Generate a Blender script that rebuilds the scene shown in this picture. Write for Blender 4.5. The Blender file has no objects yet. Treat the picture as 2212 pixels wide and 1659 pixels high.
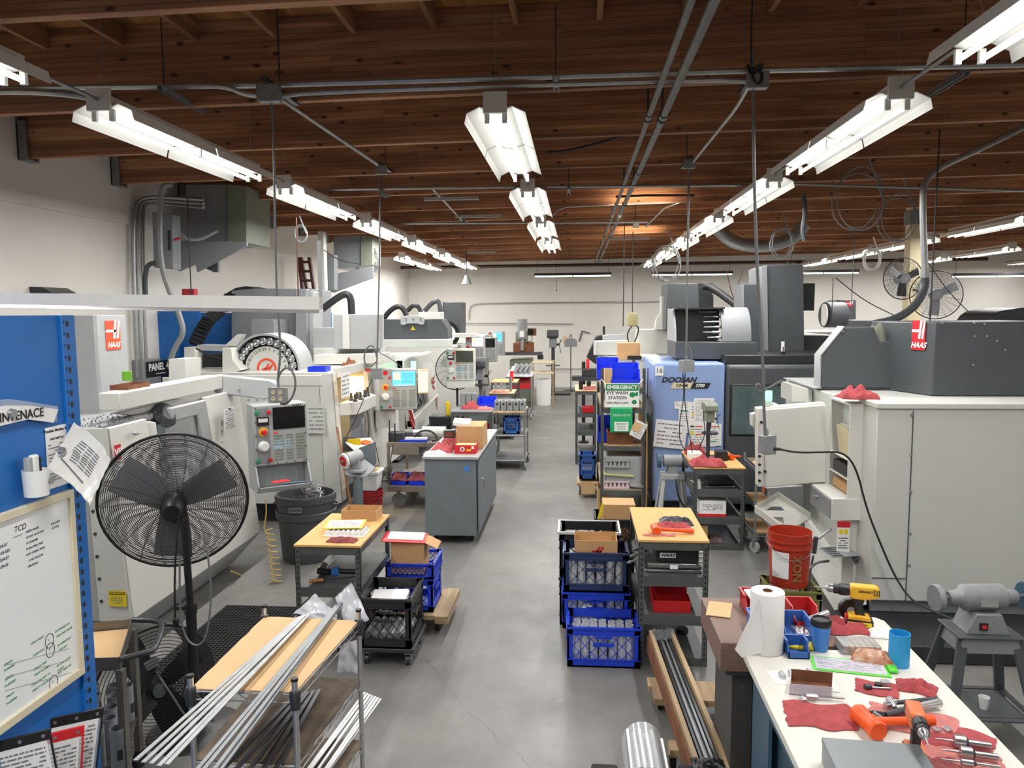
import bpy, bmesh, math, random
from mathutils import Vector, Matrix, Euler, noise
PI=math.pi; R=math.radians
sc=bpy.context.scene; COL=sc.collection
rnd=random.Random(7)
# ---------------------------------------------------------------- camera (photo frame 2212x1659)
FPX,CH=1661.,2.5
_p,_y,_r=R(5.36),R(4.87),.0075
_r0=Vector((math.cos(_y),math.sin(_y),0)); _f=Vector((-math.sin(_y)*math.cos(_p),math.cos(_y)*math.cos(_p),-math.sin(_p)))
_u0=_r0.cross(_f); RT=(math.cos(_r)*_r0-math.sin(_r)*_u0); UP=(math.sin(_r)*_r0+math.cos(_r)*_u0)
cam=bpy.data.objects.new('camera',bpy.data.cameras.new('camera')); COL.objects.link(cam)
cam.data.sensor_width=36; cam.data.lens=FPX/2212*36; cam.data.clip_start=.05; cam.data.clip_end=100
mw=Matrix((RT,UP,-_f)).transposed().to_4x4(); mw.translation=(0,0,CH); cam.matrix_world=mw; sc.camera=cam
def at(px,py,ax,v):
    """world point seen at photo pixel px,py on the plane X=v, Y=v or Z=v"""
    d=_f+(px-1106)/FPX*RT+(829.5-py)/FPX*UP; i='XYZ'.index(ax); o=Vector((0,0,CH))
    return o+d*((v-o[i])/d[i])
# ---------------------------------------------------------------- mesh builder
WORLD={}
def W(t):
    """children of t are modelled in world coordinates"""
    WORLD[t.name]=(Matrix.Translation(t.location)@t.rotation_euler.to_matrix().to_4x4()).inverted(); return t
def par(o,p):
    o.parent=p
    if p is not None and p.name in WORLD: o.matrix_parent_inverse=WORLD[p.name]
class MB:
    def __init__(s): s.v=[]; s.f=[]; s.M=Matrix(); s.cut=[]
    def nxt(s): s.cut.append((len(s.v),len(s.f))); return s
    def each(s,name,mat,parent,**k):
        """one object per piece closed with nxt()"""
        a=b=0; out=[]
        for (v,f) in s.cut:
            m=MB(); m.v=s.v[a:v]; m.f=[tuple(i-a for i in q) for q in s.f[b:f]]; out.append(m.build(name,mat,parent,**k)); a,b=v,f
        return out
    def tr(s,loc=(0,0,0),rot=(0,0,0),sc=1): s.M=Matrix.Translation(loc)@Euler(rot).to_matrix().to_4x4()@Matrix.Scale(sc,4); return s
    def add(s,vs,fs):
        n=len(s.v); s.v+=[s.M@Vector(v) for v in vs]; s.f+=[tuple(n+i for i in f) for f in fs]; return s
    def box(s,x0,x1,y0,y1,z0,z1):
        return s.add([(x,y,z) for x in (x0,x1) for y in (y0,y1) for z in (z0,z1)],[(0,1,3,2),(4,6,7,5),(0,4,5,1),(2,3,7,6),(0,2,6,4),(1,5,7,3)])
    def cb(s,c,d,rot=None):
        m=s.M
        if rot: s.M=m@Matrix.Translation(c)@Euler(rot).to_matrix().to_4x4(); c=(0,0,0)
        s.box(c[0]-d[0]/2,c[0]+d[0]/2,c[1]-d[1]/2,c[1]+d[1]/2,c[2]-d[2]/2,c[2]+d[2]/2); s.M=m; return s
    def cyl(s,p0,p1,r0,r1=None,n=16,cap=True):
        p0,p1=Vector(p0),Vector(p1); r1=r0 if r1 is None else r1
        q=(p1-p0).to_track_quat('Z','Y').to_matrix(); L=(p1-p0)
        vs=[]; fs=[]
        for i in range(n):
            a=2*PI*i/n; e=q@Vector((math.cos(a),math.sin(a),0)); vs+=[p0+e*r0,p1+e*r1]
        for i in range(n):
            j=(i+1)%n; fs.append((2*i,2*j,2*j+1,2*i+1))
        if cap: fs+=[tuple(range(0,2*n,2))[::-1],tuple(range(1,2*n,2))]
        return s.add(vs,fs)
    def bar(s,p0,p1,w,h=None,up=(0,0,1)):
        p0,p1=Vector(p0),Vector(p1); h=h or w; d=(p1-p0).normalized(); u=Vector(up)
        if abs(d.dot(u))>.98: u=Vector((0,1,0))
        a=d.cross(u).normalized()*w/2; b=a.cross(d).normalized()*h/2
        vs=[p+i*a+j*b for p in (p0,p1) for i,j in ((-1,-1),(1,-1),(1,1),(-1,1))]
        return s.add(vs,[(0,1,2,3),(7,6,5,4),(0,4,5,1),(1,5,6,2),(2,6,7,3),(3,7,4,0)])
    def tube(s,pts,r,n=8,closed=False,sm=0):
        pts=[Vector(p) for p in pts]
        for _ in range(sm):
            q=[]; m=len(pts); rg=range(m if closed else m-1)
            if not closed: q.append(pts[0])
            for i in rg:
                a,b=pts[i],pts[(i+1)%m]; q+=[a*.75+b*.25,a*.25+b*.75]
            if not closed: q.append(pts[-1])
            pts=q
        m=len(pts); vs=[]; fs=[]; prev=None
        for i,p in enumerate(pts):
            if closed: t=pts[(i+1)%m]-pts[i-1]
            else: t=pts[min(i+1,m-1)]-pts[max(i-1,0)]
            t.normalize()
            if prev is None: u=t.orthogonal().normalized()
            else:
                u=prev-t*prev.dot(t)
                u=u.normalized() if u.length>1e-6 else t.orthogonal().normalized()
            prev=u; w=t.cross(u); rr=r[min(len(r)-1,i*len(r)//m)] if isinstance(r,(list,tuple)) else r
            vs+=[p+(u*math.cos(2*PI*k/n)+w*math.sin(2*PI*k/n))*rr for k in range(n)]
        for i in range(m if closed else m-1):
            j=(i+1)%m
            for k in range(n):
                l=(k+1)%n; fs.append((i*n+k,i*n+l,j*n+l,j*n+k))
        if not closed: fs+=[tuple(range(n))[::-1],tuple(range((m-1)*n,m*n))]
        return s.add(vs,fs)
    def lathe(s,prof,n=24,c=(0,0,0),cap=True):
        vs=[];fs=[];m=len(prof)
        for i in range(n):
            a=2*PI*i/n
            vs+=[(c[0]+r*math.cos(a),c[1]+r*math.sin(a),c[2]+z) for r,z in prof]
        for i in range(n):
            j=(i+1)%n
            for k in range(m-1): fs.append((i*m+k,j*m+k,j*m+k+1,i*m+k+1))
        if cap:
            if prof[0][0]>1e-4: fs.append(tuple(i*m for i in range(n))[::-1])
            if prof[-1][0]>1e-4: fs.append(tuple(i*m+m-1 for i in range(n)))
        return s.add(vs,fs)
    def prism(s,poly,a,b,ax='Y'):
        """poly in the two other axes (XZ for Y, YZ for X, XY for Z)"""
        def P(p,t): return (t,p[0],p[1]) if ax=='X' else (p[0],t,p[1]) if ax=='Y' else (p[0],p[1],t)
        n=len(poly); vs=[P(p,a) for p in poly]+[P(p,b) for p in poly]
        return s.add(vs,[tuple(range(n))[::-1],tuple(range(n,2*n))]+[(i,(i+1)%n,n+(i+1)%n,n+i) for i in range(n)])
    def loft(s,A,B,caps=True):
        n=len(A); return s.add(list(A)+list(B),([tuple(range(n))[::-1],tuple(range(n,2*n))] if caps else [])+[(i,(i+1)%n,n+(i+1)%n,n+i) for i in range(n)])
    def sheet(s,nx,ny,fn,th=.002):
        vs=[];fs=[]
        for j in range(ny+1):
            for i in range(nx+1): vs.append(Vector(fn(i/nx,j/ny)))
        N=len(vs); vs+=[v-Vector((0,0,th)) for v in vs]; W=nx+1
        for j in range(ny):
            for i in range(nx):
                a=j*W+i; fs.append((a,a+1,a+W+1,a+W)); fs.append((N+a,N+a+W,N+a+W+1,N+a+1))
        for i in range(nx):
            fs.append((i,N+i,N+i+1,i+1)); a=ny*W+i; fs.append((a,a+1,N+a+1,N+a))
        for j in range(ny):
            a=j*W; fs.append((a,a+W,N+a+W,N+a)); a=j*W+nx; fs.append((a,N+a,N+a+W,a+W))
        return s.add(vs,fs)
    def obox(s,x0,x1,y0,y1,z0,z1,t,bottom=True):
        """open-topped box with walls t"""
        s.box(x0,x1,y0,y0+t,z0,z1).box(x0,x1,y1-t,y1,z0,z1).box(x0,x0+t,y0+t,y1-t,z0,z1).box(x1-t,x1,y0+t,y1-t,z0,z1)
        if bottom: s.box(x0+t,x1-t,y0+t,y1-t,z0,z0+t)
        return s
    def build(s,name,mat,parent=None,loc=None,rz=0,bev=0,sm=True,seg=2,rot=None):
        me=bpy.data.meshes.new(name); me.from_pydata([tuple(v) for v in s.v],[],s.f); me.update()
        bm=bmesh.new(); bm.from_mesh(me); bmesh.ops.recalc_face_normals(bm,faces=bm.faces); bm.to_mesh(me); bm.free()
        me.materials.append(mat)
        if sm:
            me.polygons.foreach_set('use_smooth',[True]*len(me.polygons)); me.set_sharp_from_angle(angle=R(38))
        o=bpy.data.objects.new(name,me); COL.objects.link(o)
        if parent: par(o,parent)
        if loc is not None: o.location=loc
        o.rotation_euler=rot or (0,0,rz)
        if bev:
            m=o.modifiers.new('bevel','BEVEL'); m.width=bev; m.segments=seg; m.limit_method='ANGLE'; m.angle_limit=R(40)
        return o
def tag(o,label,cat,group=None,kind=None):
    o['label']=label; o['category']=cat
    if group: o['group']=group
    if kind: o['kind']=kind
    return o
def thing(name,label,cat,loc=(0,0,0),rz=0,group=None,rot=None):
    o=bpy.data.objects.new(name,None); COL.objects.link(o); o.empty_display_size=.1
    o.location=loc; o.rotation_euler=rot or (0,0,rz); return tag(o,label,cat,group)
def struct(name,mb,m,**k):
    o=mb.build(name,m,**k); o['kind']='structure'; return o
KIDS={}
def dup(root,loc=None,rz=None,label=None,group=None,rot=None):
    kids={}
    for o in COL.objects:
        if o.parent: kids.setdefault(o.parent,[]).append(o)
    def cp(o,p):
        c=o.copy(); COL.objects.link(c); c.parent=p
        for ch in kids.get(o,[]): cp(ch,c)
        return c
    r=cp(root,None)
    if loc is not None: r.location=loc
    if rz is not None: r.rotation_euler=(0,0,rz)
    if rot is not None: r.rotation_euler=rot
    if label: r['label']=label
    if group: r['group']=group
    return r
# ---------------------------------------------------------------- materials
def hx(h):
    c=[int(h[i:i+2],16)/255 for i in (0,2,4)]
    return tuple(x/12.92 if x<=.04045 else ((x+.055)/1.055)**2.4 for x in c)+(1,)
MC={}
def mat(name,h,rough=.5,metal=0,var=0,vs=6,bump=0,bs=60,h2=None,emit=0,alpha=None,trans=0,spec=None,coat=0):
    if name in MC: return MC[name]
    m=bpy.data.materials.new(name); m.use_nodes=True; nt=m.node_tree; b=nt.nodes['Principled BSDF']; L=nt.links.new
    c=hx(h); b.inputs['Base Color'].default_value=c; b.inputs['Roughness'].default_value=rough; b.inputs['Metallic'].default_value=metal
    if spec is not None: b.inputs['Specular IOR Level'].default_value=spec
    if coat: b.inputs['Coat Weight'].default_value=coat
    if trans: b.inputs['Transmission Weight'].default_value=trans; b.inputs['IOR'].default_value=1.3
    if alpha is not None: b.inputs['Alpha'].default_value=alpha
    if emit: b.inputs['Emission Color'].default_value=c; b.inputs['Emission Strength'].default_value=emit
    tc=nt.nodes.new('ShaderNodeTexCoord')
    if var or h2:
        n=nt.nodes.new('ShaderNodeTexNoise'); n.inputs['Scale'].default_value=vs; n.inputs['Detail'].default_value=5; n.inputs['Roughness'].default_value=.65; L(tc.outputs['Object'],n.inputs['Vector'])
        r=nt.nodes.new('ShaderNodeValToRGB'); e=r.color_ramp.elements
        e[0].position=.32; e[1].position=.68
        e[0].color=hx(h2) if h2 else tuple(x*(1-var) for x in c[:3])+(1,); e[1].color=c if h2 else tuple(min(1,x*(1+var)) for x in c[:3])+(1,)
        L(n.outputs['Fac'],r.inputs['Fac']); L(r.outputs['Color'],b.inputs['Base Color'])
    if bump:
        n2=nt.nodes.new('ShaderNodeTexNoise'); n2.inputs['Scale'].default_value=bs; n2.inputs['Detail'].default_value=3; L(tc.outputs['Object'],n2.inputs['Vector'])
        bp=nt.nodes.new('ShaderNodeBump'); bp.inputs['Strength'].default_value=bump; bp.inputs['Distance'].default_value=.01
        L(n2.outputs['Fac'],bp.inputs['Height']); L(bp.outputs['Normal'],b.inputs['Normal'])
    MC[name]=m; return m
def woodmat(name,c1,c2,c3=None,scale=(1.2,14,14),knots=0,lam=0,rough=.7):
    m=bpy.data.materials.new(name); m.use_nodes=True; nt=m.node_tree; b=nt.nodes['Principled BSDF']; L=nt.links.new; N=nt.nodes.new
    b.inputs['Roughness'].default_value=rough; tc=N('ShaderNodeTexCoord'); mp=N('ShaderNodeMapping'); mp.inputs['Scale'].default_value=scale; L(tc.outputs['Object'],mp.inputs['Vector'])
    n=N('ShaderNodeTexNoise'); n.inputs['Scale'].default_value=1; n.inputs['Detail'].default_value=8; n.inputs['Distortion'].default_value=.8; L(mp.outputs['Vector'],n.inputs['Vector'])
    r=N('ShaderNodeValToRGB'); e=r.color_ramp.elements; e[0].position=.3; e[1].position=.7; e[0].color=hx(c1); e[1].color=hx(c2)
    if c3: x=r.color_ramp.elements.new(.52); x.color=hx(c3)
    L(n.outputs['Fac'],r.inputs['Fac']); out=r.outputs['Color']
    def mul(out,fac_socket,col):
        mx=N('ShaderNodeMix'); mx.data_type='RGBA'; mx.blend_type='MIX'; L(fac_socket,mx.inputs[0]); L(out,mx.inputs[6]); mx.inputs[7].default_value=hx(col); return mx.outputs[2]
    if lam:
        m2=N('ShaderNodeMapping'); m2.inputs['Rotation'].default_value=(PI/2,0,0); L(tc.outputs['Object'],m2.inputs['Vector'])
        br=N('ShaderNodeTexBrick'); br.inputs['Scale'].default_value=1; br.inputs['Brick Width'].default_value=2.6; br.inputs['Row Height'].default_value=lam; br.inputs['Mortar Size'].default_value=.0022
        br.inputs['Color1'].default_value=(.72,.72,.72,1); br.inputs['Color2'].default_value=(1.25,1.2,1.15,1); br.inputs['Mortar'].default_value=(.45,.42,.4,1); L(m2.outputs['Vector'],br.inputs['Vector'])
        mm=N('ShaderNodeMix'); mm.data_type='RGBA'; mm.blend_type='MULTIPLY'; mm.inputs[0].default_value=.85; L(out,mm.inputs[6]); L(br.outputs['Color'],mm.inputs[7]); out=mm.outputs[2]
    if knots:
        m3=N('ShaderNodeMapping'); m3.inputs['Scale'].default_value=(2.6,2.6,5.2); L(tc.outputs['Object'],m3.inputs['Vector'])
        v=N('ShaderNodeTexVoronoi'); v.inputs['Scale'].default_value=1.3; v.inputs['Randomness'].default_value=1; L(m3.outputs['Vector'],v.inputs['Vector'])
        k=N('ShaderNodeMapRange'); k.inputs['From Min'].default_value=.07; k.inputs['From Max'].default_value=.14; k.inputs['To Min'].default_value=.85; k.inputs['To Max'].default_value=0; L(v.outputs['Distance'],k.inputs['Value'])
        out=mul(out,k.outputs[0],'241108')
    L(out,b.inputs['Base Color']); MC[name]=m; return m
def setramp(name): return MC[name]
M={}
def dm(k,*a,**kw): M[k]=mat(k,*a,**kw)
dm('wall','dbd7d0',.75,var=.05,vs=.7,bump=.05,bs=30)
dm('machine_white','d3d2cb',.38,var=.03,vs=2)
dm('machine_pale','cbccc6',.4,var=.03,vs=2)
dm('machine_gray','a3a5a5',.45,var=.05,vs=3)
dm('machine_midgray','84878a',.45,var=.05,vs=3)
dm('machine_dark','4a4e51',.42,var=.06,vs=4)
dm('machine_black','2a2c2e',.4,var=.08,vs=4)
dm('blue_doosan','8ca4d2',.35,var=.03,vs=2)
dm('blue_rack','1767b4',.4,var=.04,vs=2)
dm('galv','a9abab',.38,.75,var=.12,vs=14)
dm('zinc','8e9294',.45,.6,var=.12,vs=10)
dm('darkpipe','3b3a3a',.5,.3)
dm('redpipe','4a2a26',.55)
dm('black_plastic','1b1c1e',.42,var=.1,vs=8)
dm('black_cable','202022',.5)
dm('gray_cable','6c6e6e',.5)
dm('rubber','171718',.75)
dm('steel','b9bbbd',.28,.9,var=.08,vs=18)
dm('fan_wire','5a5b5e',.35,.6); dm('alu','d4d5d6',.3,.85,var=.08,vs=12)
dm('alu_matte','c9cac9',.42,.55,var=.08,vs=9)
dm('dark_steel','55565a',.4,.75,var=.15,vs=16)
dm('shelf_gray','5a5d5c',.55,.3,var=.14,vs=9)
dm('cabinet_gray','6f777b',.5,.1,var=.07,vs=5)
dm('cart_steel','7a766f',.42,.5,var=.18,vs=9)
dm('cast_gray','8c8f90',.55,.2,var=.1,vs=12,bump=.2,bs=80)
dm('cardboard','c39a6b',.85,var=.07,vs=7)
dm('cardboard_light','d8b485',.85,var=.05,vs=5)
dm('tan_top','d6a764',.6,var=.08,vs=5)
dm('plywood_worn','7d6b58',.8,h2='4f463c',vs=9)
dm('wood_plank','a68a68',.75,h2='82684b',vs=12)
dm('paper','e9e8e6',.8)
dm('print','77797d',.8); dm('tube_bright','e6e8ea',.25,.4,var=.06,vs=20)
dm('white_plastic','e6e6e4',.4)
dm('bench_white','dcd9cf',.5,var=.03,vs=4)
dm('rag_red','aa4a4e',.95,var=.18,vs=22,bump=.5,bs=120)
dm('rag_dark','8f4a4b',.95,var=.18,vs=22,bump=.5,bs=120)
dm('rag_pale','c47a74',.95,var=.18,vs=22,bump=.4,bs=120)
dm('crate_blue','1b3fc6',.42,var=.05,vs=8)
dm('crate_navy','22365f',.45,var=.08,vs=8)
dm('crate_black','26282a',.45,var=.1,vs=8)
dm('crate_midblue','2f5fa8',.45,var=.08,vs=8)
dm('crate_green','77793a',.5,var=.1,vs=8)
dm('bin_blue','1638d8',.35)
dm('bin_red','b31a1f',.4)
dm('bucket_red','b0341f',.42,var=.05,vs=7)
dm('can_gray','46484a',.5,var=.1,vs=10)
dm('label_red','d3252a',.5); dm('label_orange','e8481f',.5); dm('label_yellow','e8cf25',.5); dm('label_green','1d8a50',.5); dm('label_white','f0f0ee',.5); dm('ink','1a1a1c',.6)
dm('logo_red','c5202c',.45)
dm('green_plastic','23a868',.4)
dm('orange','f05a1e',.4); dm('drill_yellow','e8b021',.4); dm('drill_orange','d8703a',.42)
dm('cyan_plastic','2a9fdc',.35); dm('cup_blue','3f82d2',.35)
dm('hose_yellow','b69a55',.5)
dm('glass','b9c4c6',.05,trans=.9,alpha=.45); dm('clear','dfe6ea',.12,trans=.85,alpha=.45); dm('film','e8ecf0',.15,alpha=.42,trans=.5)
dm('dark_glass','141a1a',.08); dm('chips','b8bcc0',.35,.8,bump=1,bs=90,h2='4a4d52',vs=80)
dm('chips_dark','3a3d42',.4,.8,bump=1,bs=90,h2='101214',vs=60)
dm('screen_blue','58b4e8',.3,emit=.9); dm('screen_white','d0d6f2',.3,emit=.9); dm('screen_yellow','e8e2a0',.3,emit=.9); dm('screen_green','3a4038',.3,emit=.15)
dm('tube_lamp','fffdf6',.4,emit=2.6); MC['tube_lamp'].cycles.emission_sampling='NONE'
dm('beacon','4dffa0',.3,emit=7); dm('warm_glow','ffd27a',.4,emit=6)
dm('reflector','f2f3f1',.35)
dm('cream','d9cba6',.5); dm('olive','6d7360',.55,var=.08,vs=10); dm('green_gray','7c8273',.5,var=.08,vs=10)
dm('teal_blue','3f5e72',.45,var=.04,vs=4); dm('brown_box','8a5a3c',.85,h2='6f452e',vs=8)
dm('granite','8f7466',.6,h2='6f564a',vs=120)
dm('knob_white','dcdcd8',.35); dm('btn_green','1f8a4f',.4); dm('btn_red','c8242a',.4); dm('yellow','e9c41c',.45); dm('red_stripe','a8242c',.5)
woodmat('beam_wood','7a5740','bd8f69','98694a',(.5,4,8),knots=1,lam=.042); woodmat('joist_wood','7d593e','b58a62',None,(14,1.2,14)); woodmat('plywood','8f6338','c79557','ab7843',(9,1.1,5)); woodmat('timber','8a7354','bda482',None,(10,1.2,10)); woodmat('handle_wood','8f5f38','b88655',None,(14,14,2))
for k in ('beam_wood','joist_wood','plywood','timber','handle_wood'): M[k]=MC[k]
# concrete floor
def floormat():
    m=bpy.data.materials.new('concrete_floor'); m.use_nodes=True; nt=m.node_tree; b=nt.nodes['Principled BSDF']; L=nt.links.new; N=nt.nodes.new
    tc=N('ShaderNodeTexCoord')
    def nz(s,d=6,r=.6):
        n=N('ShaderNodeTexNoise'); n.inputs['Scale'].default_value=s; n.inputs['Detail'].default_value=d; n.inputs['Roughness'].default_value=r; L(tc.outputs['Object'],n.inputs['Vector']); return n.outputs['Fac']
    r=N('ShaderNodeValToRGB'); e=r.color_ramp.elements; e[0].position=.3; e[0].color=hx('656462'); e[1].position=.72; e[1].color=hx('84827d'); L(nz(.9,8,.7),r.inputs['Fac'])
    r2=N('ShaderNodeValToRGB'); e=r2.color_ramp.elements; e[0].position=.63; e[0].color=(0,0,0,1); e[1].position=.72; e[1].color=(.5,.5,.5,1); L(nz(3.3,10,.75),r2.inputs['Fac'])
    mx=N('ShaderNodeMix'); mx.data_type='RGBA'; L(r2.outputs['Color'],mx.inputs[0]); L(r.outputs['Color'],mx.inputs[6]); mx.inputs[7].default_value=hx('9d9a91')
    # hairline cracks
    v=N('ShaderNodeTexVoronoi'); v.feature='DISTANCE_TO_EDGE'; v.inputs['Scale'].default_value=.23; 
    ad=N('ShaderNodeMix'); ad.data_type='RGBA'; ad.blend_type='ADD'; ad.inputs[0].default_value=.25; L(tc.outputs['Object'],ad.inputs[6]); n3=N('ShaderNodeTexNoise'); n3.inputs['Scale'].default_value=2.5; n3.inputs['Detail'].default_value=6; L(tc.outputs['Object'],n3.inputs['Vector']); L(n3.outputs['Color'],ad.inputs[7]); L(ad.outputs[2],v.inputs['Vector'])
    k=N('ShaderNodeMapRange'); k.inputs['From Min'].default_value=.0; k.inputs['From Max'].default_value=.0014; k.inputs['To Min'].default_value=.45; k.inputs['To Max'].default_value=0; L(v.outputs['Distance'],k.inputs['Value'])
    m2=N('ShaderNodeMix'); m2.data_type='RGBA'; L(k.outputs[0],m2.inputs[0]); L(mx.outputs[2],m2.inputs[6]); m2.inputs[7].default_value=hx('33312f')
    L(m2.outputs[2],b.inputs['Base Color'])
    rr=N('ShaderNodeMapRange'); rr.inputs['To Min'].default_value=.28; rr.inputs['To Max'].default_value=.6; L(nz(2,5),rr.inputs['Value']); L(rr.outputs[0],b.inputs['Roughness'])
    bp=N('ShaderNodeBump'); bp.inputs['Strength'].default_value=.06; L(nz(25,4),bp.inputs['Height']); L(bp.outputs['Normal'],b.inputs['Normal']); return m
M['floor']=floormat()
# lettering: a text curve turned into a mesh
def text(s,size,m,parent,loc,face='-Y',name='lettering',al='CENTER',th=.0012,bold=0,shear=0,spin=0,wide=1):
    cu=bpy.data.curves.new('t','FONT'); cu.body=s; cu.size=size; cu.align_x=al; cu.align_y='CENTER'; cu.extrude=th/2; cu.offset=bold*size; cu.shear=shear; cu.resolution_u=3
    t=bpy.data.objects.new('t',cu); me=bpy.data.meshes.new_from_object(t); bpy.data.objects.remove(t); me.name=name
    me.materials.clear(); me.materials.append(m); o=bpy.data.objects.new(name,me); COL.objects.link(o); par(o,parent)
    fm={'-Y':Euler((PI/2,0,0)),'+X':Euler((PI/2,0,PI/2)),'-X':Euler((PI/2,0,-PI/2)),'+Y':Euler((PI/2,0,PI)),'+Z':Euler((0,0,0))}[face] if isinstance(face,str) else face
    me.transform(Matrix.Diagonal((wide,1,1,1))); me.transform(Matrix.Rotation(spin,4,'Z')); o.rotation_euler=fm; o.location=loc; return o
FR={'-Y':lambda u,v,w:(u,-w,v),'+X':lambda u,v,w:(w,u,v),'-X':lambda u,v,w:(-w,-u,v),'+Z':lambda u,v,w:(u,v,w)}
def panel(name,m,parent,loc,w,h,face='-Y',th=.003,poly=None,bev=0,spin=0):
    """flat slab centred at loc, w wide, h high, facing face, th thick towards the viewer"""
    f=FR[face]; c,s=math.cos(spin),math.sin(spin)
    pts=poly or [(-w/2,-h/2),(w/2,-h/2),(w/2,h/2),(-w/2,h/2)]
    pts=[(c*a-s*b,s*a+c*b) for a,b in pts]
    return MB().loft([f(a,b,0) for a,b in pts],[f(a,b,th) for a,b in pts]).build(name,m,parent,loc=loc,bev=bev)
def lines(m,parent,loc,w,h,n,face='-Y',seed=1,name='print',th=.0008,spin=0,fill=.34):
    """rows of small printed dashes"""
    f=FR[face]; r=random.Random(seed); mb=MB(); dy=h/n; c,s=math.cos(spin),math.sin(spin)
    for i in range(n):
        x=-w/2; y=h/2-dy*(i+.5)
        while x<w/2-.01*w:
            l=min(w*r.uniform(.05,.22),w/2-x)
            if r.random()<.82:
                q=[(x,y-dy*fill/2),(x+l,y-dy*fill/2),(x+l,y+dy*fill/2),(x,y+dy*fill/2)]
                q=[(c*a-s*b,s*a+c*b) for a,b in q]; mb.loft([f(a,b,0) for a,b in q],[f(a,b,th) for a,b in q])
            x+=l+w*.03
        if r.random()<.15: continue
    return mb.build(name,m,parent,loc=loc,sm=False)
def slab(name,m,parent,pts,nrm,th=.01,bev=0):
    n=Vector(nrm).normalized()*th; return MB().loft([Vector(p) for p in pts],[Vector(p)+n for p in pts]).build(name,m,parent,bev=bev)
def logo_h(parent,loc,w,h,face='+X',m=None,words=True,name='maker_logo'):
    """red plate with slanted white H strokes and the word below"""
    b=panel(name,m or M['label_orange'],parent,loc,w,h,face,.003)
    f=FR[face]; mb=MB()
    def q(pts): mb.loft([f(a*w,c*h,.003) for a,c in pts],[f(a*w,c*h,.005) for a,c in pts])
    q([(-.02,-.12),(.13,-.12),(.27,.5),(.12,.5)]); q([(.22,-.12),(.36,-.12),(.5,.5),(.36,.5)]); q([(-.5,.1),(.2,.1),(.2,.19),(-.5,.19)])
    mb.build('white_stripe',M['label_white'],b,sm=False)
    if words: 
        o=text('HAAS',h*.26,M['label_white'],b,f(0,-h*.34,.003),face,bold=.03,shear=.35,wide=1.05)
    return b
def rag(name,loc,w,d,h,m,label,seed=1,rz=0,cat='rag',group=None,parent=None,fold=5.0,nx=34):
    """crumpled cloth lying on a surface"""
    r=random.Random(seed); ox,oy=r.uniform(0,50),r.uniform(0,50)
    def fn(u,v):
        a,b=u*2-1,v*2-1
        e=1+.10*noise.noise(Vector((a*2+ox,b*2,oy)))
        x=a*w/2*e+.04*w*noise.noise(Vector((a*3,b*3+oy,ox))); y=b*d/2*(1+.14*noise.noise(Vector((a*2,b*2+ox,oy+4))))+.05*d*math.sin(a*4+ox)
        ed=max(0,1-max(abs(a),abs(b))**4); k=noise.noise(Vector((a*fold*.5+ox,b*fold*.5,oy)))
        f1=noise.noise(Vector((a*1.6+ox,b*1.6+oy,1))); f2=noise.noise(Vector((a*fold*.55+b+ox,b*fold*.3-a+oy,7))); z=.004+h*ed*max(.05,.55+.45*f1+.38*f2+.12*k)
        return (x,y,max(.004,z))
    o=MB().sheet(nx,nx,fn,.0035).build(name,m,parent,loc=loc,rz=rz)
    if label: tag(o,label,cat,group)
    return o
# ================================================================ the setting
XL,XR,YB,YF=-5.6,17.5,-5.0,25.4
struct('floor',MB().box(XL-.3,XR+.3,YB-.3,YF+.3,-.2,0),M['floor'],sm=False)
def roofz(x): return 4.13+.012*(x+3)
ROOF=.57
struct('wall_left',MB().box(XL-.25,XL,YB-.3,YF+.3,0,4.72),M['wall'],sm=False)
struct('wall_far',MB().box(XL,XR,YF,YF+.25,0,4.95),M['wall'],sm=False)
struct('wall_right',MB().box(XR,XR+.25,YB-.3,YF+.3,0,4.95),M['wall'],sm=False)
struct('wall_back',MB().box(XL,XR,YB-.25,YB,0,4.95),M['wall'],sm=False)
struct('trim_1',MB().box(XL,XL+.035,YB,YF,3.62,4.6),M['wall'],bev=.01)
# roof deck of plywood, glued beams across, small joists between
th=math.atan(.012); cx=(XL+XR)/2
struct('ceiling',MB().tr((cx,0,roofz(cx)+ROOF+.03),(0,-th,0)).box(-(XR-XL)/2-.3,(XR-XL)/2+.3,YB-.3,YF+.3,0,.05),M['plywood'],sm=False)
BY=[-4.6,-2.9,-1.15,.75,2.45,4.06,5.86,7.43,8.98,10.55,12.15,13.7,15.25,16.8,18.4,20.0,21.6,23.2,24.75]
for i,y in enumerate(BY):
    b=struct('ceiling_beam',MB().box(-(XR-XL)/2,(XR-XL)/2,-.035,.04,-.03,ROOF+.03),M['beam_wood'],sm=False,bev=.004); b.location=(cx,y+.05,roofz(cx)+.03*0); b.rotation_euler=(0,-th,0)
    if i<15 and y>0:
        h=MB().box(0,.012,-.085,.09,-.03,.5).box(0,.1,-.085,-.06,-.03,.34).box(0,.1,.065,.09,-.03,.34).box(0,.1,-.085,.09,-.045,-.03)
        for k in range(5): h.cyl((.05,-.09,.03+.07*k),(.05,-.085,.03+.07*k),.012,n=6)
        hb=h.build('beam_hanger_trim',M['zinc'],loc=(XL+.04,y+.06,roofz(XL)-.01)); hb.name='trim_%d'%(i+2); hb['kind']='structure'
for k,(y0,y1) in enumerate(zip(BY[3:9],BY[4:10])):
    mb=MB(); x=-5.35
    while x<9: 
        z=roofz(x)+ROOF; mb.box(x,x+.04,y0+.12,y1-.002,z-.13,z+.03); x+=.61
    struct('ceiling_joists',mb,M['joist_wood'],sm=False)
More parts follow.
